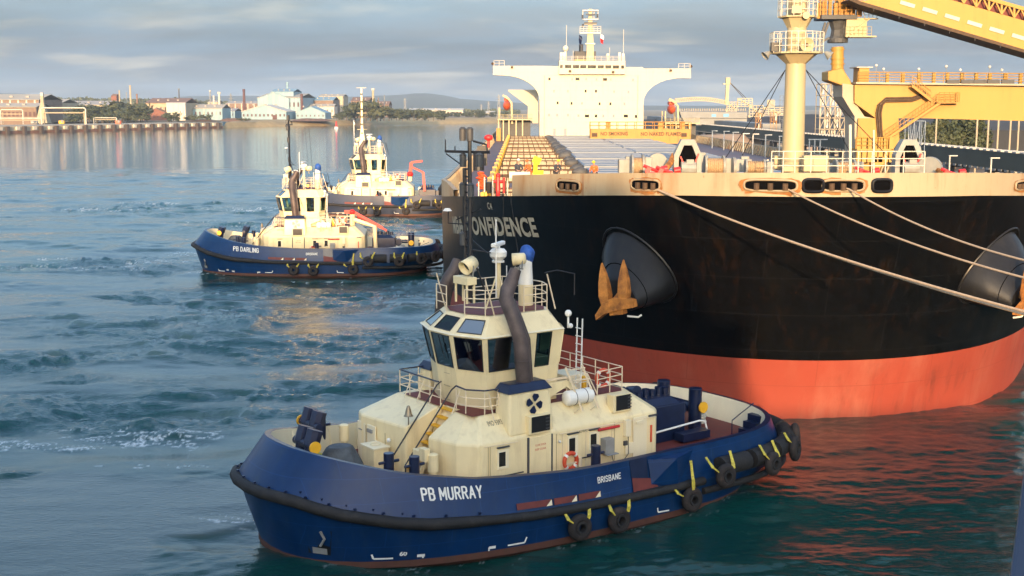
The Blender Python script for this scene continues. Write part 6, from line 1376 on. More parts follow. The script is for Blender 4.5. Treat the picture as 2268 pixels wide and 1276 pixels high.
def shed(px0, px1, pyb, pye, pyr, Y, dep, wallm, roofm, lab, gable=False, doors=(), cat='shed', name='shed', trim=None):
    a, b = A(px0, pye, Y), A(px1, pye, Y); zr = A(px0, pyr, Y).z; ze = a.z; z0 = min(A(px0, pyb, Y).z, GZ); o = thing(name, lab, cat, ((a.x + b.x)/2, Y, z0)); w_ = b.x - a.x; he = ze - z0; hr = zr - z0
    m = MB(); m.bb(-w_/2, w_/2, 0, dep, 0, he)
    if gable: m.add([(-w_/2, 0, he), (w_/2, 0, he), (0, 0, hr), (-w_/2, dep, he), (w_/2, dep, he), (0, dep, hr)], [(0, 1, 2), (3, 5, 4)])
    m.build('wall', wallm, o)
    m = MB(); ov = w_*.01
    if gable:
        for sg in (-1, 1): m.add([(sg*(w_/2 + ov), -ov*2, he - .05), (0, -ov*2, hr + .15), (0, dep, hr + .15), (sg*(w_/2 + ov), dep, he - .05)], [(0, 1, 2, 3)])
    else: m.add([(-w_/2 - ov, -ov*2, he), (w_/2 + ov, -ov*2, he), (w_/2 + ov, dep/2, hr), (-w_/2 - ov, dep/2, hr), (w_/2 + ov, dep, he), (-w_/2 - ov, dep, he)], [(0, 1, 2, 3), (3, 2, 4, 5)])
    m.build('roof', roofm, o, solid=.4)
    if px1 - px0 > 28 and he > 4 and dep > 10:
        nw = int((px1 - px0)/9)
        for k in range(nw):
            m = MB(); xw = -w_/2 + w_*(k + .5)/nw; m.bb(xw - w_*.018, xw + w_*.018, -.18, .1, he*.62, he*.80); m.build('window', 'chimney_dark', o)
        m = MB()
        for k in range(3): m.box((-w_/4 + w_*.25*k, dep*.22 if not gable else dep*.1, (he*.55 + hr*.45) + .5 if not gable else hr), (w_*.05, 2.0, 1.4))
        m.build('roof_vent', 'roof_grey', o)
    for u0, u1, v1 in doors:
        m = MB(); m.bb(-w_/2 + w_*u0, -w_/2 + w_*u1, -.3, .1, .2, he*v1); m.build('door', 'chimney_dark', o)
    if trim:
        m = MB()
        for k in range(trim):
            x = -w_/2 + w_*(k + .5)/trim; m.bb(x - w_*.012, x + w_*.012, -.4, .1, 0, he + (hr - he)*(1 - abs(x)/(w_/2)) if gable else he)
        m.build('wall_strip', 'wall_white', o)
    return o
shed(-60, 86, 292, 221, 208, 1160, 60, 'wall_brown', 'roof_cream', 'long brown shed with pale roof at the far left edge', trim=8)
shed(-60, 80, 292, 237, 228, 1120, 40, 'wall_brown', 'roof_cream', 'low brown shed with pale roof in front of the long brown one')
shed(98, 136, 280, 228, 219, 1250, 50, 'wall_beige', 'roof_cream', 'small beige shed right of the pale pyramid tower', doors=((.2, .4, .7),))
shed(136, 240, 280, 232, 223, 1400, 60, 'wall_beige', 'roof_grey', 'long low grey roofed shed behind the dark trees at left')
shed(296, 320, 280, 243, 232, 1330, 30, 'wall_beige', 'roof_cream', 'small cream gable roof house left of the brown roofed warehouse', gable=True)
shed(322, 410, 275, 228, 217, 1300, 55, 'wall_beige', 'roof_brown', 'beige warehouse with brown roof behind the red brick gable', doors=((.1, .2, .5),))
shed(368, 410, 276, 229, 227, 1292, 5, 'wall_white', 'wall_white', 'bright white end wall annex of the brown roofed warehouse', trim=4)
shed(318, 372, 276, 252, 240, 1285, 30, 'brick_red', 'roof_brown', 'low red brick gable building below the beige warehouse', gable=True)
shed(411, 492, 278, 240, 231, 1330, 40, 'wall_blue', 'roof_cream', 'light blue shed with pale roof right of the white wall', doors=((.01, .12, .7),), trim=3)
shed(480, 520, 272, 246, 240, 1500, 40, 'wall_blue', 'roof_grey', 'low light blue shed left of the white roofed blue shed')
shed(570, 665, 270, 216, 206, 1500, 120, 'wall_blue', 'roof_cream', 'tall light blue factory hall with white strips and roof vents', gable=False, trim=5)
shed(571, 640, 270, 218, 204, 1496, 4, 'wall_blue', 'wall_blue', 'light blue gable end wall of the tall factory hall', gable=True, trim=5)
shed(600, 650, 215, 203, 196, 1520, 60, 'wall_blue', 'wall_blue', 'raised light blue roof monitor on the tall factory hall')
shed(535, 634, 276, 247, 232, 1380, 60, 'wall_blue', 'wall_white', 'low light blue shed with white roof and dark doorway near the bank', gable=True, doors=((.69, .79, .72),))
shed(655, 720, 272, 250, 236, 1420, 50, 'wall_blue', 'wall_blue', 'small light blue shed with pitched roof right of the tall hall', gable=True)
shed(688, 738, 268, 222, 214, 1600, 60, 'wall_brown', 'wall_blue', 'brown factory building with light blue roof behind the pale tanks')
shed(680, 740, 268, 236, 230, 1560, 30, 'wall_white', 'roof_cream', 'cream low building below the blue roofed brown factory')
shed(706, 760, 255, 213, 208, 1700, 50, 'wall_beige', 'roof_cream', 'beige long building with rounded white end tank', trim=6)
shed(777, 818, 262, 224, 215, 1600, 50, 'wall_brown', 'roof_brown', 'brown concrete plant building left of the tall white stack', trim=3)
shed(832, 862, 262, 232, 224, 1650, 40, 'wall_brown', 'roof_brown', 'brown building right of the tall white stack')
shed(905, 1025, 262, 244, 240, 2100, 60, 'wall_white', 'wall_white', 'long white roofed warehouse beyond the trees at the hill foot')
shed(1050, 1096, 262, 250, 246, 2100, 60, 'wall_white', 'wall_white', 'small white warehouse left of the bulk carrier stern')
shed(246, 258, 260, 212, 208, 1500, 14, 'brick_red', 'roof_brown', 'square orange brick tower block beside the tall thin chimneys', cat='tower', name='tower')
shed(460, 482, 262, 226, 222, 1700, 30, 'wall_beige', 'roof_grey', 'beige building behind the two white flare stacks', trim=2)
shed(500, 570, 268, 229, 224, 1700, 50, 'wall_brown', 'roof_grey', 'brown factory range left of the tall light blue hall', trim=5)
# pyramid hopper
p = A(90, 292, 1100); hp = thing('hopper_tower', 'pale pyramid shaped hopper tower with a white cabin on top', 'tower', (p.x, 1100, GZ)); m = MB(); k_ = 1100/F_PX
m.loft([[(x*w_, y*w_ + 8, z) for x, y in ((-1, -1), (1, -1), (1, 1), (-1, 1))] for w_, z in ((13*k_, 0), (3.6*k_, 44*k_), (2.6*k_, 60*k_))], cap1=True); m.build('hopper', 'wall_beige', hp); m = MB(); m.box((0, 8, 63*k_), (6*k_, 6*k_, 7*k_)); m.build('cabin', 'wall_white', hp)
# chimneys
def stack(px, pyt, w_, Y, mt, lab, head=None, pyb=262):
    p = A(px, pyt, Y); o = thing('chimney', lab, 'chimney', (p.x, Y, GZ)); r_ = w_/2*Y/F_PX; m = MB(); m.cyl((0, 0, 0), (0, 0, p.z - GZ), r_*1.1, r_*.9, n=10); m.build('shaft', mt, o, smooth=True)
    m = MB(); h_ = p.z - GZ; m.cyl((0, 0, h_ - r_*1.2), (0, 0, h_ + r_*.5), r_*1.5 if head else r_*1.05, n=10); m.build('cap', head or mt, o)
stack(264, 201, 3, 1500, 'wall_beige', 'short thin chimney just right of the orange brick tower'); stack(288, 190, 4, 1500, 'wall_beige', 'tall thin cream chimney, taller of the pair by the brick tower'); stack(280, 205, 2, 1550, 'steel_grey', 'very thin grey stack between the cream chimneys'); stack(303, 209, 4, 1550, 'roof_brown', 'short brownish chimney right of the cream chimneys')
stack(396, 197, 3, 1800, 'dark_grey', 'thin dark stack behind the brown roofed warehouse', 'steel_grey'); stack(465, 201, 3, 1400, 'steel_grey', 'thin grey flare stack with white lamp top, left of the two', 'wall_white'); stack(485, 205, 5, 1400, 'wall_white', 'white flare stack with white fork top, right of the two', 'wall_white')
stack(540, 199, 6, 1600, 'chimney_dark', 'dark brown brick chimney left of the tall blue hall'); stack(668, 210, 6, 1480, 'chimney_dark', 'dark brown chimney in front of the tall blue hall'); stack(636, 183, 5, 1560, 'wall_blue', 'pale blue chimney on the roof of the tall blue hall'); stack(826, 197, 5, 1500, 'wall_beige', 'tall pale lattice stack rising above the bank trees', 'wall_white'); stack(838, 217, 2, 1600, 'roof_brown', 'thin brown stack beside the tall pale stack'); stack(851, 211, 2, 1600, 'steel_grey', 'thin grey stack right of the brown one near the hill'); stack(473, 213, 4, 1450, 'wall_white', 'short white tank stack between the two flare stacks')
# pipe portal frames on the quay
def pframe(x0, x1, yt, yb, Y, lab, w_=3.0):
    a, b = A(x0, yb, Y), A(x1, yt, Y); o = thing('pipe_frame', lab, 'pipe rack', ((a.x + b.x)/2, Y, GZ)); W_ = b.x - a.x; H_ = b.z - GZ; r_ = w_/2*Y/F_PX; m = MB(); m.tube([(-W_/2, 0, 0), (-W_/2, 0, H_*.93), (-W_/2 + H_*.07, 0, H_), (W_/2 - H_*.07, 0, H_), (W_/2, 0, H_*.93), (W_/2, 0, 0)], r_, n=8); m.build('pipe', 'wall_white', o, smooth=True); m = MB(); m.beam((-W_/2, 0, H_*.7), (W_/2, 0, H_*.7), r_*1.5); m.beam((-W_/2 + W_*.05, 2, 0), (-W_/2 + W_*.05, 2, H_*.8), r_*1.5); m.beam((W_/2 - W_*.05, 2, 0), (W_/2 - W_*.05, 2, H_*.8), r_*1.5); m.build('pipe_support', 'wall_beige', o)
pframe(92, 189, 239, 272, 1040, 'large white pipe portal frame standing on the quay'); pframe(208, 258, 261, 273, 1060, 'small white pipe portal frame right of the large one', 2); pframe(-30, 92, 262, 274, 1030, 'low white pipeline along the quay at the far left', 2.5); pframe(2, 50, 243, 262, 1045, 'white pipe rack left of the pyramid tower', 2.5)
for x, w_, mt, lab in ((137, 12, 'yellow', 'orange yellow machine on the quay under the pipe frame'), (76, 14, 'wall_white', 'white box unit on the quay left of the orange machine'), (262, 12, 'boat_orange', 'orange container at the right end of the small pipe frame')):
    p = A(x, 270, 1050); o = thing('quay_machine', lab, 'machine', (p.x, 1050, GZ)); k_ = 1050/F_PX; m = MB(); m.box((0, 0, 4*k_), (w_*k_, 3, 7*k_)); m.build('machine_body', mt, o, bevel=.3); m = MB(); m.box((w_*k_*.2, -.4, 6*k_), (w_*k_*.35, 3.2, 6*k_)); m.build('machine_cab', 'steel_grey', o)
# trees: four crown shapes shared by all copies
def crown_mesh(seed, rx, rz_, n, leaf):
    rnd = random.Random(seed); m = MB(); cl = [(Vector((rnd.uniform(-.7, .7)*rx, rnd.uniform(-.7, .7)*rx, rnd.uniform(.15, .95)*rz_)), rnd.uniform(.28, .5)) for _ in range(9)]
    for _ in range(n):
        c, s_ = rnd.choice(cl); d_ = Vector((rnd.gauss(0, 1), rnd.gauss(0, 1), rnd.gauss(0, .7))); d_.normalize(); p_ = c + Vector((d_.x*rx, d_.y*rx, d_.z*rz_*.8))*s_*rnd.uniform(.6, 1.0)
        a = Vector((rnd.gauss(0, 1), rnd.gauss(0, 1), rnd.gauss(0, .6))).normalized()*leaf*rnd.uniform(.6, 1.3); b = a.cross(d_).normalized()*leaf*rnd.uniform(.4, .9); m.add([p_ - a, p_ + b, p_ + a*.9, p_ - b*.8], [(0, 1, 2, 3)])
    return m
def tree_proto(i, h, rx, mt, n, leaf):
    o = thing('tree', 'tree', 'tree', (0, 0, 0)); m = MB(); m.tube([(0, 0, -.5), (rx*.05, 0, h*.25), (-rx*.04, .1, h*.5), (0, 0, h*.75)], [h*.035, h*.028, h*.02, h*.01], n=7)
    for k in range(4): a = k*1.7; m.tube([(0, 0, h*(.3 + .08*k)), (rx*.35*math.cos(a), rx*.35*math.sin(a), h*(.5 + .08*k))], [h*.015, h*.006], n=5)
    m.build('trunk', 'bark', o); cm = crown_mesh(i, rx, h*.85, n, leaf)
    cm.v = [(x, y, z + h*.15) for x, y, z in cm.v]; cm.build('crown', mt, o); return o
protos = [tree_proto(1, 12, 7, 'leaf_dark', 700, .9), tree_proto(2, 10, 6, 'leaf_mid', 600, .8), tree_proto(3, 14, 6, 'leaf_dark', 700, 1.0), tree_proto(4, 8, 6, 'leaf_mid', 500, .8), tree_proto(5, 11, 6, 'leaf_dark', 3200, .42), tree_proto(8, 10, 6, 'leaf_mid', 3000, .40)]
used = [False]*6
def plant(px, pyt, Y, zb=None, lab='', grp='', k=None, sx=1.0):
    k = random.randrange(4) if k is None else k; hs = (12, 10, 14, 8, 11, 10)[k]; p = A(px, pyt, Y); zb = GZ if zb is None else zb; sc = max(.2, (p.z - zb)/hs)
    if not used[k]: o = protos[k]; used[k] = True
    else:
        o = protos[k].copy(); COL.objects.link(o)
        for c in kids_of[k]: d_ = c.copy(); COL.objects.link(d_); d_.parent = o
    o.location = (p.x, Y, zb); o.scale = (sc*sx, sc*sx, sc); o.rotation_euler = (0, 0, random.uniform(0, 6.28)); o['label'] = lab; o['group'] = grp
bpy.context.view_layer.update()
kids_of = [list(pr.children) for pr in protos]
for x, yt, Y in [(178, 238, 1180), (186, 229, 1180), (196, 236, 1170), (205, 246, 1180), (214, 240, 1170), (226, 238, 1160), (238, 241, 1170), (248, 238, 1170), (258, 233, 1180), (268, 230, 1180), (275, 246, 1150), (285, 230, 1200), (296, 233, 1200), (310, 236, 1210), (316, 243, 1180), (246, 252, 1110), (225, 252, 1110), (150, 262, 1100), (165, 256, 1100), (380, 250, 1190), (372, 256, 1180), (290, 255, 1150), (305, 256, 1150), (392, 262, 1180)]:
    plant(x, yt, Y, lab='dark low scrubby tree between the quay and the beige warehouse', grp='dark trees behind the quay', k=random.choice((0, 1, 3)), sx=1.5)
for i in range(30):
    x = 745 + i*8.2 + random.uniform(-3, 3); yt = interp(x, [740, 790, 810, 840, 880, 930, 990], [256, 232, 224, 238, 246, 246, 254]) + random.uniform(-3, 4); plant(x, yt, 1330 + random.uniform(0, 60), lab='grey green tree crowding the river bank below the tall pale stack', grp='trees along the river bank', sx=1.3)
for i in range(26):
    x = 850 + i*10.5 + random.uniform(-4, 4); plant(x, 245 + random.uniform(0, 8) - (3 if 860 < x < 960 else 0), 1560 + random.uniform(0, 200), lab='low tree in the distant row at the foot of the hill', grp='far trees below the hill', sx=1.9)
for x, yt, lb in ((420, 257, 'small bush below the white end wall annex'), (438, 255, 'bush in front of the light blue shed with the dark door'), (455, 254, 'bush beside the rusty scrap heap, left of the quay end'), (530, 262, 'small bush left of the white roofed blue shed'), (548, 262, 'small bush under the white roofed blue shed')): plant(x, yt, 1220, lab=lb, grp='bushes on the bank', k=3, sx=1.4)
for x, yt, Y, sx, k, lb in ((2120, 264, 300, 1.0, 4, 'largest rounded tree under the box girder behind the conveyor roof'), (2090, 272, 296, .9, 5, 'rounded tree left of the largest one under the box girder'), (2150, 268, 305, .9, 4, 'rounded tree right of the largest one under the box girder'), (2068, 282, 292, .9, 5, 'low bush at the foot of the trees under the box girder')): plant(x, yt, Y, zb=4.5, lab=lb, grp='trees under the girder', k=k, sx=sx)
for x, yt, Y, lb in ((1985, 296, 292, 'small shrub left of the white pipe bridge frame'), (2030, 300, 292, 'small shrub right of the white pipe bridge frame')): plant(x, yt, Y, zb=4.5, lab=lb, grp='shrubs by the pipe bridge', k=5, sx=1.2)
for k in range(6):
    if not used[k]:
        for c in kids_of[k]: bpy.data.objects.remove(c)
        bpy.data.objects.remove(protos[k])
# scrap heaps on the bank
for x, w_, yt, Y, lab in ((450, 60, 262, 1230, 'rusty scrap heap below the light blue shed'), (520, 70, 260, 1250, 'rusty brown scrap heap left of the dark doorway'), (690, 90, 262, 1300, 'long rusty scrap heap right of the dark doorway')):
    p = A(x, 268, Y); m = MB(); k_ = Y/F_PX; rr = []
    for j in range(9):
        t = j/8; rr.append([(p.x + (t - .5)*w_*k_, Y + u*14, GZ + (1 - u*u)*((268 - yt)*k_)*math.sin(math.pi*min(1, max(0, t)))**.5*(1 + .5*noise.noise(Vector((j*1.3, u*3, x)))) - .3) for u in (-1, -.6, -.2, .2, .6, 1)])
    m.loft(rr, closed=False); tag(m.build('scrap_heap', 'scrap'), lab, 'scrap heap')
# tree line and hills
rnd = random.Random(3); m = MB()
for i in range(15000):
    t = rnd.random(); px = -100 + 1250*t; Y = rnd.uniform(2300, 2900); top = interp(px, [-100, 0, 120, 250, 420, 560, 700, 800, 1150], [210, 212, 217, 220, 222, 230, 238, 244, 246]) + 4*noise.noise(Vector((px*.03, 0, 5))); zt_ = A(px, top, Y).z; z = GZ + (zt_ - GZ)*rnd.random()**.7; p = A(px, 240, Y); s_ = rnd.uniform(2.5, 6.0); a = Vector((rnd.gauss(0, 1), rnd.gauss(0, 1), rnd.gauss(0, .7))).normalized()*s_; b = Vector((rnd.gauss(0, 1), rnd.gauss(0, 1), rnd.gauss(0, .7))).normalized()*s_; c = Vector((p.x, Y, z)); m.add([c - a, c + b, c + a, c - b], [(0, 1, 2, 3)])
tag(m.build('far_woodland', 'leaf_mid'), kind='stuff')
m = MB(); xs = [-200 + i*20 for i in range(140)]
prof = lambda px: interp(px, [-200, 0, 40, 75, 130, 300, 420, 560, 680, 790, 850, 900, 925, 950, 985, 1020, 1060, 1150, 1400, 2600], [206, 206, 207, 209, 219, 222, 213, 212, 214, 214, 212, 209, 206, 207, 212, 218, 222, 228, 234, 235])
for Y, dy in ((6500, 0),):
    top = [tuple(A(x, prof(x) + 1.6*noise.noise(Vector((x*.021, Y, 0))), Y)) for x in xs]; bot = [(p[0]*.86, Y*.86, 0.0) for p in top]; mid = [((a[0] + b[0])/2, (a[1] + b[1])/2, a[2]*.62 + 4*noise.noise(Vector((a[0]*.004, 2, 0)))) for a, b in zip(top, bot)]; back = [(p[0]*1.2, Y*1.2, -5) for p in top]; m.loft([bot, mid, top, back], closed=False)
tag(m.build('hills', 'hill_green', smooth=True), kind='structure')
# power pylons
for x, yt, Y, lb in ((511, 207, 2000, 'lattice power pylon left of the dark brown brick chimney'), (590, 208, 2100, 'lattice power pylon right behind the tall light blue hall'), (897, 217, 2000, 'lattice power pylon in front of the low hill ridge'), (1066, 231, 2000, 'small lattice power pylon, lower of the pair left of the ship stern'), (1082, 225, 2000, 'lattice power pylon, taller of the pair left of the ship stern'), (1105, 210, 1500, 'lattice power pylon nearest the lifeboat of the bulk carrier')):
    p = A(x, yt, Y); o = thing('pylon', lb, 'pylon', (p.x, Y, GZ), 0, 'power pylons in the distance'); h = p.z - GZ; m = MB()
    for sx in (-1, 1):
        for sy in (-1, 1): m.beam((sx*h*.09, sy*h*.09, 0), (sx*h*.012, sy*h*.012, h), .5)
    for k in range(7): z = h*k/7; w_ = h*(.09 - .078*k/7); m.beam((-w_, 0, z), (w_*.85, 0, h*(k + 1)/7), .35); m.beam((w_, 0, z), (-w_*.85, 0, h*(k + 1)/7), .35)
    for z, w_ in ((.78, .14), (.9, .11)): m.beam((-h*w_, 0, h*z), (h*w_, 0, h*z), .4)
    m.build('lattice', 'steel_grey', o)
# buoys
def buoy(px, pyb, mt, lab, hpx):
    p = W0(px, pyb); o = thing('buoy', lab, 'buoy', (p.x, p.y, 0)); k_ = p.y/F_PX; m = MB(); m.cyl((0, 0, -.5), (0, 0, 4*k_), 4.5*k_, 3.8*k_, n=14); m.build('float', 'white' if mt == 'fire_red' else mt, o, smooth=True); m = MB(); m.cyl((0, 0, 4*k_), (0, 0, hpx*.75*k_), 3.4*k_, 1.2*k_, n=10); m.cyl((0, 0, hpx*.75*k_), (0, 0, hpx*k_), 1.4*k_, n=8); m.build('tower', mt, o, smooth=True)
buoy(745, 285, 'fire_red', 'red conical channel buoy with white float near the far bank', 16); 
p = W0(784, 289); o = thing('channel_marker', 'white channel marker post right of the red buoy', 'marker', (p.x, p.y, 0)); k_ = p.y/F_PX; m = MB(); m.cyl((0, 0, -1), (0, 0, 20*k_), .9*k_, n=8); m.build('post', 'white', o); m = MB(); m.box((.8*k_, 0, 15*k_), (3*k_, 1, 4*k_)); m.cyl((0, 0, 20*k_), (0, 0, 23*k_), 1.2*k_, .3*k_, n=8); m.build('topmark', 'white', o)
# ------------------------------------------------------------------ water: real waves near, ripples in the material
import numpy as np
rg = np.random.default_rng(5)
LAT = rg.standard_normal((256, 256)); 
def vnoise(x, y):
    xi = np.floor(x).astype(int); yi = np.floor(y).astype(int); fx_ = x - xi; fy = y - yi
    fx_ = fx_*fx_*fx_*(fx_*(fx_*6 - 15) + 10); fy = fy*fy*fy*(fy*(fy*6 - 15) + 10)
    a = LAT[xi % 256, yi % 256]; b_ = LAT[(xi + 1) % 256, yi % 256]; c = LAT[xi % 256, (yi + 1) % 256]; d_ = LAT[(xi + 1) % 256, (yi + 1) % 256]
    return (a*(1 - fx_) + b_*fx_)*(1 - fy) + (c*(1 - fx_) + d_*fx_)*fy
def fbm(x, y, o=4, g=.5):
    r = 0; k = 1
    for i in range(o): r = r + k*vnoise(x*2**i + 17*i, y*2**i + 31*i); k *= g
    return r
sm = lambda v, a, b_: np.clip((v - a)/(b_ - a), 0, 1)**2*(3 - 2*np.clip((v - a)/(b_ - a), 0, 1))
Y0, Y1, NR, NC = 40.0, 420.0, 760, 760
tt = np.linspace(0, 1, NR); yr = Y0*(Y1/Y0)**tt
U = np.linspace(-1, 1, NC); YY = np.repeat(yr[:, None], NC, 1); XX = U[None, :]*(yr[:, None]*.44 + 4)
def mask(lst, soft):
    m_ = np.zeros_like(XX)
    for (px, py, rx, ry) in lst:
        c = W0(px, py); d_ = np.hypot((XX - c.x)/rx, (YY - c.y)/ry); m_ = np.maximum(m_, 1 - sm(d_, 1 - soft, 1 + soft*.5))
    return m_
churn = mask([(150, 905, 13, 7), (430, 920, 7, 5), (560, 850, 12, 8), (640, 770, 16, 13), (200, 590, 15, 10), (330, 600, 12, 9), (380, 462, 34, 22), (430, 720, 18, 12), (700, 500, 30, 24), (840, 660, 18, 14), (930, 360, 60, 40), (500, 660, 18, 10), (60, 830, 12, 5), (300, 790, 14, 6)], .8)
churn = sm(churn*.85 + .22*fbm(XX*.11, YY*.22, 4), .25, .85)
wx = XX + 1.6*vnoise(XX*.16 + 3, YY*.22); wy = YY + 1.8*vnoise(XX*.14 + 40, YY*.2 + 9)
patch = sm(fbm(XX*.05 + 4, YY*.10, 3), -.5, .7)
calm = .16*vnoise(XX*.10, YY*.2 + 5) + (.25 + .75*patch)*(.055*vnoise(XX*.30 + .05*YY, YY*.75) + .026*vnoise(XX*.7 - .1*YY, YY*1.7 + 3) + .011*vnoise(XX*1.9, YY*3.9))
rough = .16*vnoise(wx*.12, wy*.26) + .13*vnoise(wx*.30 + 8, wy*.62) + .085*vnoise(wx*.62 + .2*wy, wy*1.25) + .048*vnoise(wx*1.3 - .3*wy, wy*2.4) + .022*vnoise(wx*2.7, wy*4.6)
fade = sm(YY, Y0, Y0 + 4)*(1 - sm(YY, 300, Y1))*sm(1 - np.abs(U)[None, :], 0, .06)
tugm = mask([(1500, 1230, 14, 6), (1900, 1100, 16, 9), (2050, 980, 14, 10)], .6)     # sheltered water by the ship
HH = (1.1*calm*(1 - churn) + 1.0*rough*churn)*fade
slick = mask([(170, 1130, 8.5, 6.5), (420, 1120, 4.5, 5), (60, 1230, 6, 5)], .5); slick = sm(slick + .12*fbm(XX*.3, YY*.5, 3), .25, .7)
HH = HH*(1 - .78*slick) + tugm*.020*vnoise(XX*1.1 - .2*YY, YY*2.3 + 7)*fade + tugm*.012*vnoise(XX*2.2, YY*4.4)*fade
HH = HH*(1 - .1*tugm)
foam = mask([(235, 595, 6, 3.6), (345, 580, 5, 3), (140, 575, 4, 2), (150, 464, 7, 4), (240, 466, 10, 3), (520, 464, 18, 4), (330, 450, 9, 3), (340, 970, 3.2, 2.2), (400, 955, 3.0, 1.8), (240, 955, 4.0, 1.6), (160, 985, 3, 1), (530, 1150, 2.4, 1.2), (30, 985, 1.8, 1.2), (705, 622, 5, 1.4), (470, 605, 4, 1.6), (330, 1035, 3.4, .5), (420, 560, 4, 3), (860, 470, 16, 6)], .9)
rid = 1 - np.abs(fbm(wx*.42 + 3, wy*.95, 5, .62)); rid2 = 1 - np.abs(fbm(wx*.9 + 13, wy*1.9, 5, .65))
fo = np.clip(sm(rid, .62, .95)*sm(foam, .12, .8)*1.1 + sm(rid2, .86, .99)*sm(churn, .4, 1)*sm(patch, .2, .9)*.55 + sm(rid*.5 + rid2*.5, .86, 1)*sm(foam, .2, .8)*.6, 0, 1)
sw = 1 - np.abs(fbm(wx*.13 + 5, wy*.34 + 20, 5, .58)); veil = np.clip(sm(fbm(wx*.10, wy*.25 + 20, 4, .6), -.2, 1.1)*churn + sm(sw, .80, 1.0)*churn*.8, 0, 1)
def tugring(t_, strength):
    M_ = np.array(t_.matrix_world.inverted()); lx = M_[0, 0]*XX + M_[0, 1]*YY + M_[0, 3]; ly = M_[1, 0]*XX + M_[1, 1]*YY + M_[1, 3]
    ww = np.interp(lx, [q[0] for q in T_WL], [q[1] for q in T_WL], left=-3, right=-3); dd = np.abs(ly) - ww
    return np.clip((1 - sm(dd, .05, 1.2))*(dd > -1.5), 0, 1)*strength
bpy.context.view_layer.update()
ring = np.maximum(np.maximum(tugring(t1, .5), tugring(t2, .9)), tugring(t3, .9))
fo = np.maximum(fo, sm(rid2*.6 + rid*.4, .70, .96)*ring*.8); veil = np.maximum(veil, ring*.6*sm(fbm(wx*.4, wy*.8, 3), -.6, .8))
nv = NR*NC
V = np.stack([XX.ravel(), YY.ravel(), HH.ravel()], 1)
ia = np.arange(nv).reshape(NR, NC); Q = np.stack([ia[:-1, :-1], ia[:-1, 1:], ia[1:, 1:], ia[1:, :-1]], -1).reshape(-1, 4)
# skirts out to the far shore and behind the camera
ext = []; eq = []; L_ = nv + np.arange(NR); Rr_ = L_ + NR
ext.append(np.stack([np.full(NR, -6000.), yr, np.zeros(NR)], 1)); ext.append(np.stack([np.full(NR, 3000.), yr, np.zeros(NR)], 1))
eq.append(np.stack([L_[:-1], ia[:-1, 0], ia[1:, 0], L_[1:]], 1)); eq.append(np.stack([ia[:-1, -1], Rr_[:-1], Rr_[1:], ia[1:, -1]], 1))
f0 = nv + 2*NR; fx0 = np.concatenate([[-6000.], XX[-1], [3000.]]); top_row = np.concatenate([[L_[-1]], ia[-1], [Rr_[-1]]]); bot_row = np.concatenate([[L_[0]], ia[0], [Rr_[0]]]); nb = NC + 2
xb = np.concatenate([[-6000.], XX[0], [3000.]])
ext.append(np.stack([fx0, np.full(nb, 2600.), np.zeros(nb)], 1)); ext.append(np.stack([xb, np.full(nb, -300.), np.zeros(nb)], 1))
ft = f0 + np.arange(nb); fb = ft + nb
eq.append(np.stack([top_row[:-1], top_row[1:], ft[1:], ft[:-1]], 1)); eq.append(np.stack([fb[:-1], fb[1:], bot_row[1:], bot_row[:-1]], 1))
V = np.concatenate([V] + ext); Q = np.concatenate([Q] + eq)
me = bpy.data.meshes.new('water'); me.vertices.add(len(V)); me.vertices.foreach_set('co', V.ravel().astype(np.float32)); me.loops.add(len(Q)*4); me.loops.foreach_set('vertex_index', Q.ravel().astype(np.int32)); me.polygons.add(len(Q)); me.polygons.foreach_set('loop_start', (np.arange(len(Q))*4).astype(np.int32)); me.polygons.foreach_set('use_smooth', np.ones(len(Q), bool)); me.update(calc_edges=True); me.validate()
for nm, ar in (('churn', churn), ('foam', fo), ('veil', veil), ('slick', slick)):
    at = me.attributes.new(nm, 'FLOAT', 'POINT'); full = np.zeros(len(V), np.float32); full[:nv] = (ar*fade).ravel(); at.data.foreach_set('value', full)
wm = bpy.data.materials.new('river_water'); wm.use_nodes = True; nd, lk = wm.node_tree.nodes, wm.node_tree.links; B = nd["Principled BSDF"]
B.inputs['IOR'].default_value = 1.333; B.inputs['Roughness'].default_value = .05
tc = nd.new("ShaderNodeTexCoord")
def nz(sc, det, rough=.55, off=(0, 0, 0), dist=0.0, rot=0.0):
    mp = nd.new("ShaderNodeMapping"); mp.inputs['Scale'].default_value = (sc[0], sc[1], 1); mp.inputs['Location'].default_value = off; mp.inputs['Rotation'].default_value = (0, 0, rot); lk.new(tc.outputs['Object'], mp.inputs[0])
    n = nd.new("ShaderNodeTexNoise"); n.inputs['Scale'].default_value = 1; n.inputs['Detail'].default_value = det; n.inputs['Roughness'].default_value = rough; n.inputs['Distortion'].default_value = dist; lk.new(mp.outputs[0], n.inputs[0]); return n.outputs['Fac']
def mr(v, a, b, c=0.0, d_=1.0):
    r = nd.new("ShaderNodeMapRange"); r.interpolation_type = 'SMOOTHSTEP'; r.inputs[1].default_value = a; r.inputs[2].default_value = b; r.inputs[3].default_value = c; r.inputs[4].default_value = d_; lk.new(v, r.inputs[0]); return r.outputs[0]
def ma(op, a, b=None):
    m_ = nd.new("ShaderNodeMath"); m_.operation = op
    for i, v in enumerate((a, b)):
        if v is None: continue
        if isinstance(v, (int, float)): m_.inputs[i].default_value = v
        else: lk.new(v, m_.inputs[i])
    return m_.outputs[0]
def attr(n): a = nd.new("ShaderNodeAttribute"); a.attribute_name = n; return a.outputs['Fac']
def cmixn(f, a, c):
    x = nd.new("ShaderNodeMix"); x.data_type = 'RGBA'; lk.new(f, x.inputs[0])
    for i, v in ((6, a), (7, c)):
        if isinstance(v, tuple): x.inputs[i].default_value = (*v, 1)
        else: lk.new(v, x.inputs[i])
    return x.outputs[2]
ch_, fo_n, ve_ = attr('churn'), attr('foam'), attr('veil')
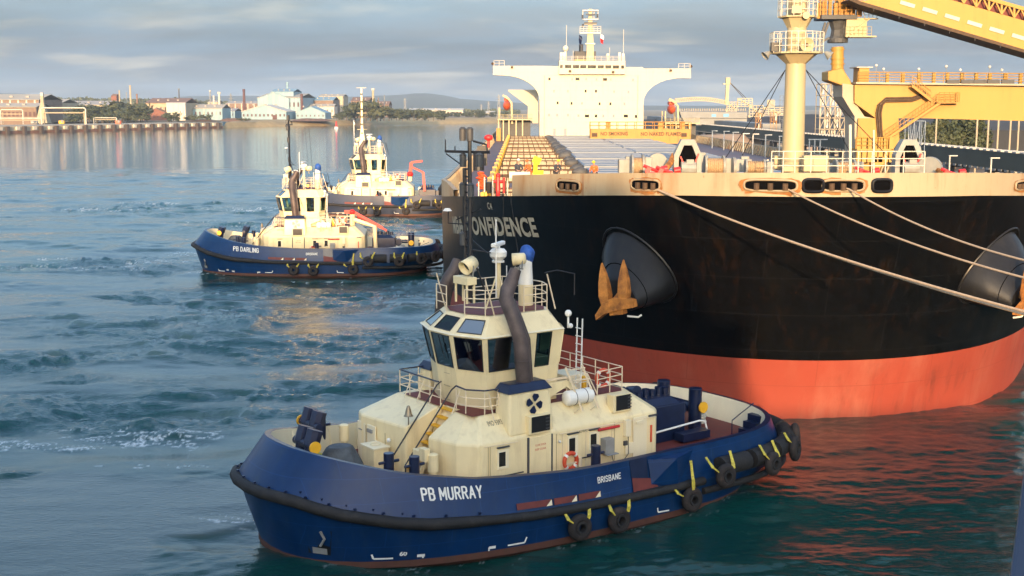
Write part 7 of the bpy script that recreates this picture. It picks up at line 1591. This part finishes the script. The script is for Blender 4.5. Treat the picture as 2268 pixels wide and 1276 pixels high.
sep = nd.new("ShaderNodeSeparateXYZ"); lk.new(tc.outputs['Object'], sep.inputs[0]); farf = mr(sep.outputs[1], 330, 900, 1.0, .25); farh = mr(sep.outputs[1], 220, 420, 0.0, 1.0)
micro = ma('ADD', ma('MULTIPLY', nz((2.4, 4.6), 4, .6, (1, 8, 0), .5, .2), ma('ADD', ma('MULTIPLY', ch_, .09), .022)), ma('MULTIPLY', nz((7, 11), 3, .6), ma('ADD', ma('MULTIPLY', ch_, .016), .004)))
swell = ma('MULTIPLY', ma('ADD', ma('MULTIPLY', nz((.10, .22), 3), .5), ma('MULTIPLY', nz((.45, 1.1), 4, .55, (5, 2, 0), .5), .16)), farh)
bp = nd.new("ShaderNodeBump"); bp.inputs['Distance'].default_value = 1.0; lk.new(farf, bp.inputs['Strength']); lk.new(ma('ADD', micro, swell), bp.inputs['Height']); lk.new(bp.outputs[0], B.inputs['Normal'])
col = cmixn(ch_, (.003, .040, .034), (.005, .054, .060)); col = cmixn(ma('MULTIPLY', ve_, .75), col, (.07, .125, .125))
col = cmixn(ma('MULTIPLY', attr('slick'), .8), col, (.062, .082, .070))
fdet = ma('MULTIPLY', fo_n, mr(nz((3.5, 6.0), 6, .7, (4, 4, 0), 1.0), .30, .62)); col = cmixn(fdet, col, (.60, .66, .68)); lk.new(col, B.inputs['Base Color']); lk.new(mr(fdet, 0, 1, .05, .6), B.inputs['Roughness'])
MATS['river_water'] = wm; me.materials.append(wm); wo = bpy.data.objects.new('water', me); COL.objects.link(wo); tag(wo, kind='structure')
# ------------------------------------------------------------------ the ship the photograph is taken from (behind and at the right edge)
mat('own_white', (.72, .69, .60), .5, .06, .5); mat('own_blue', (.035, .05, .085), .4, .15, 2.0)
own = thing('moored_ship', 'blue and white rail corner of the near ship at the lower right edge', 'cargo ship', (0, -30, 0))
m = MB(); m.bb(-62, 26, 4, -26, -2, 15.5); m.build('hull', 'hull_black', own)
m = MB(); m.prism([(-60, 15.5), (12.5, 15.5), (10.5, 18), (9.5, 20.5), (8.6, 23), (7.2, 25), (6.2, 26.4), (4.0, 29.2), (-60, 29.2)], 22, lambda u, v, w_: (u, -14 + w_, v)); ho = m.build('deckhouse', 'own_white', own)  # unseen block, its height and sloped end shaped to shade the tug and bow
for k in range(14):
    for z in (18, 21, 24): m = MB(); m.box((-57 + k*4.4, 8.02, z), (1.0, .06, 1.1)); m.build('window', 'dark_glass', ho)
m = MB(); m.bb(-8, 12, 8, 32, 15.2, 15.5); m.bb(-8, 12, 30.9, 31.1, 15.5, 17.3); m.build('bridge_wing', 'own_white', own)
a, b = A(2274, 1085, 2.4), A(2247, 1290, 2.25); dv_ = (b - a).normalized(); o_ = own.location
m = MB(); m.beam(a - dv_*.25 + Vector((.075, 0, 0)) - o_, b + dv_*1.2 + Vector((.075, 0, 0)) - o_, .15, .10); m.build('rail_post', 'own_blue', own, bevel=.01)
m = MB(); m.cyl(a - dv_*.02 + Vector((-.0, 0, 0)) - o_, b + dv_*1.2 - o_, .006, n=8); m.build('rail_edge', 'lamp_white', own, smooth=True)
# ------------------------------------------------------------------ people
def person(loc, rz, label, top, legs, hat=None, pose='stand', kind='person', arm=0.4):
    o = thing('person', label, 'person', loc, rz)
    J = {'pel': (0, 0, .95), 'chest': (0, .02, 1.32), 'neck': (0, .01, 1.50), 'head0': (0, -.02, 1.60), 'head': (0, -.02, 1.72)}
    E_ = [('pel', 'chest'), ('chest', 'neck'), ('neck', 'head0'), ('head0', 'head')]; Rr = {'pel': .13, 'chest': .15, 'neck': .055, 'head0': .085, 'head': .09}
    lean = .22 if pose == 'bend' else 0.0
    for s_, sg in (('l', -1), ('r', 1)):
        J.update({s_ + 'sh': (.19*sg, 0, 1.42), s_ + 'el': (.26*sg, -.05 - .2*arm, 1.16), s_ + 'wr': (.22*sg, -.12 - .6*arm, .98 + .25*arm), s_ + 'ha': (.21*sg, -.17 - .7*arm, .93 + .28*arm),
                  s_ + 'hip': (.10*sg, 0, .90), s_ + 'kn': (.11*sg, -.04 - .02*sg, .50), s_ + 'an': (.11*sg, .02, .09), s_ + 'to': (.13*sg, -.15, .04)})
        E_ += [('chest', s_ + 'sh'), (s_ + 'sh', s_ + 'el'), (s_ + 'el', s_ + 'wr'), (s_ + 'wr', s_ + 'ha'), ('pel', s_ + 'hip'), (s_ + 'hip', s_ + 'kn'), (s_ + 'kn', s_ + 'an'), (s_ + 'an', s_ + 'to')]
        Rr.update({s_ + 'sh': .07, s_ + 'el': .048, s_ + 'wr': .034, s_ + 'ha': .038, s_ + 'hip': .095, s_ + 'kn': .065, s_ + 'an': .048, s_ + 'to': .04})
        for f in range(5):
            dx = (-.035 + .018*f)*sg if f < 4 else -.05*sg; ln = (.075, .09, .085, .065, .05)[f]; h_ = J[s_ + 'ha']; J[s_ + 'f%d' % f] = (h_[0] + dx, h_[1] - ln*.8, h_[2] - ln*.5 if f < 4 else h_[2]); E_.append((s_ + 'ha', s_ + 'f%d' % f)); Rr[s_ + 'f%d' % f] = .009
    def sh(p_): return (p_[0], p_[1] - lean*max(0, p_[2] - .9)*1.6, p_[2] - lean*.25*max(0, p_[2] - .9))
    def grow(keys, name, mt, inf, par):
        ks = [k for k in J if k in keys]; ix = {k: i for i, k in enumerate(ks)}; me = bpy.data.meshes.new(name); me.from_pydata([sh(J[k]) for k in ks], [(ix[a], ix[b]) for a, b in E_ if a in ix and b in ix], []); ob = bpy.data.objects.new(name, me); COL.objects.link(ob); ob.parent = par; me.materials.append(MATS[mt])
        md = ob.modifiers.new('skin', 'SKIN'); md.use_smooth_shade = True
        for i, k in enumerate(ks): r_ = Rr[k] + inf; me.skin_vertices[0].data[i].radius = (r_, r_*(.85 if k in ('pel', 'chest') else 1)); me.skin_vertices[0].data[i].use_root = (i == 0)
        ob.modifiers.new('sub', 'SUBSURF').levels = 1; ob.modifiers['sub'].render_levels = 1; return ob
    grow(list(J), 'body', 'skin', 0, o)
    grow(['pel', 'chest', 'lsh', 'rsh', 'lel', 'rel', 'lwr', 'rwr'], 'jacket', top, .022, o)
    grow(['pel', 'lhip', 'rhip', 'lkn', 'rkn', 'lan', 'ran'], 'trousers', legs, .02, o)
    hd = sh(J['head']); m = MB(); m.sphere((hd[0], hd[1] - .10, hd[2] - .03), .018); m.build('nose', 'skin', o)
    m = MB()
    for sg in (-1, 1): m.sphere((hd[0] + .035*sg, hd[1] - .088, hd[2]), .011)
    m.build('eye', 'black', o)
    m = MB(); m.sphere((hd[0], hd[1], hd[2] + .045), .125, n=14, m=8, sc=(.9, 1.05, .75)); 
    if hat: m.cyl((hd[0], hd[1] - .04, hd[2] + .035), (hd[0], hd[1] - .04, hd[2] + .05), .135, n=14)
    m.build('helmet' if hat else 'hair', hat or 'black', o, smooth=True); return o
def on_deck(px, py, Y):
    p = SL(px, py, Y); return world_of(Vector((p.x, p.y, PLAT)))
person(on_deck(1148, 380, 88), .3, 'worker with white helmet standing behind the white plank at the bulwark end', 'cloth_dark', 'cloth_dark', 'white')
person(on_deck(1174, 380, 88), -.8, 'worker in orange overalls right of the white helmet, leaning forward', 'cloth_orange', 'cloth_orange', 'cloth_orange', 'bend')
person(on_deck(1231, 380, 88), .6, 'worker in dark overalls and pale helmet behind the bow bulwark', 'cloth_dark', 'cloth_dark', 'cloth_yellow', 'bend')
person(on_deck(1318, 380, 86), -.4, 'worker in orange and dark clothes with yellow helmet near the rope winch', 'cloth_orange', 'cloth_dark', 'cloth_yellow', 'bend')
bpy.context.view_layer.update()
pw = t1.matrix_world @ Vector((18.25, 1.6, 6.2)); person(pw, math.pi/2 + .637 + 2.6, 'tug master in white shirt seen through the side window of PB MURRAY', 'cloth_white', 'cloth_dark')
# ------------------------------------------------------------------ air
hz = bpy.data.materials.new('haze'); hz.use_nodes = True; nd, lk = hz.node_tree.nodes, hz.node_tree.links; nd.clear(); out = nd.new("ShaderNodeOutputMaterial"); pv = nd.new("ShaderNodeVolumePrincipled"); pv.inputs['Color'].default_value = (.62, .80, 1.0, 1); pv.inputs['Density'].default_value = .000085; pv.inputs['Anisotropy'].default_value = .0; lk.new(pv.outputs[0], out.inputs['Volume']); MATS['haze'] = hz
m = MB(); m.bb(-9500, 9500, -400, 9500, -6.5, 180); tag(m.build('haze', 'haze'), kind='stuff')
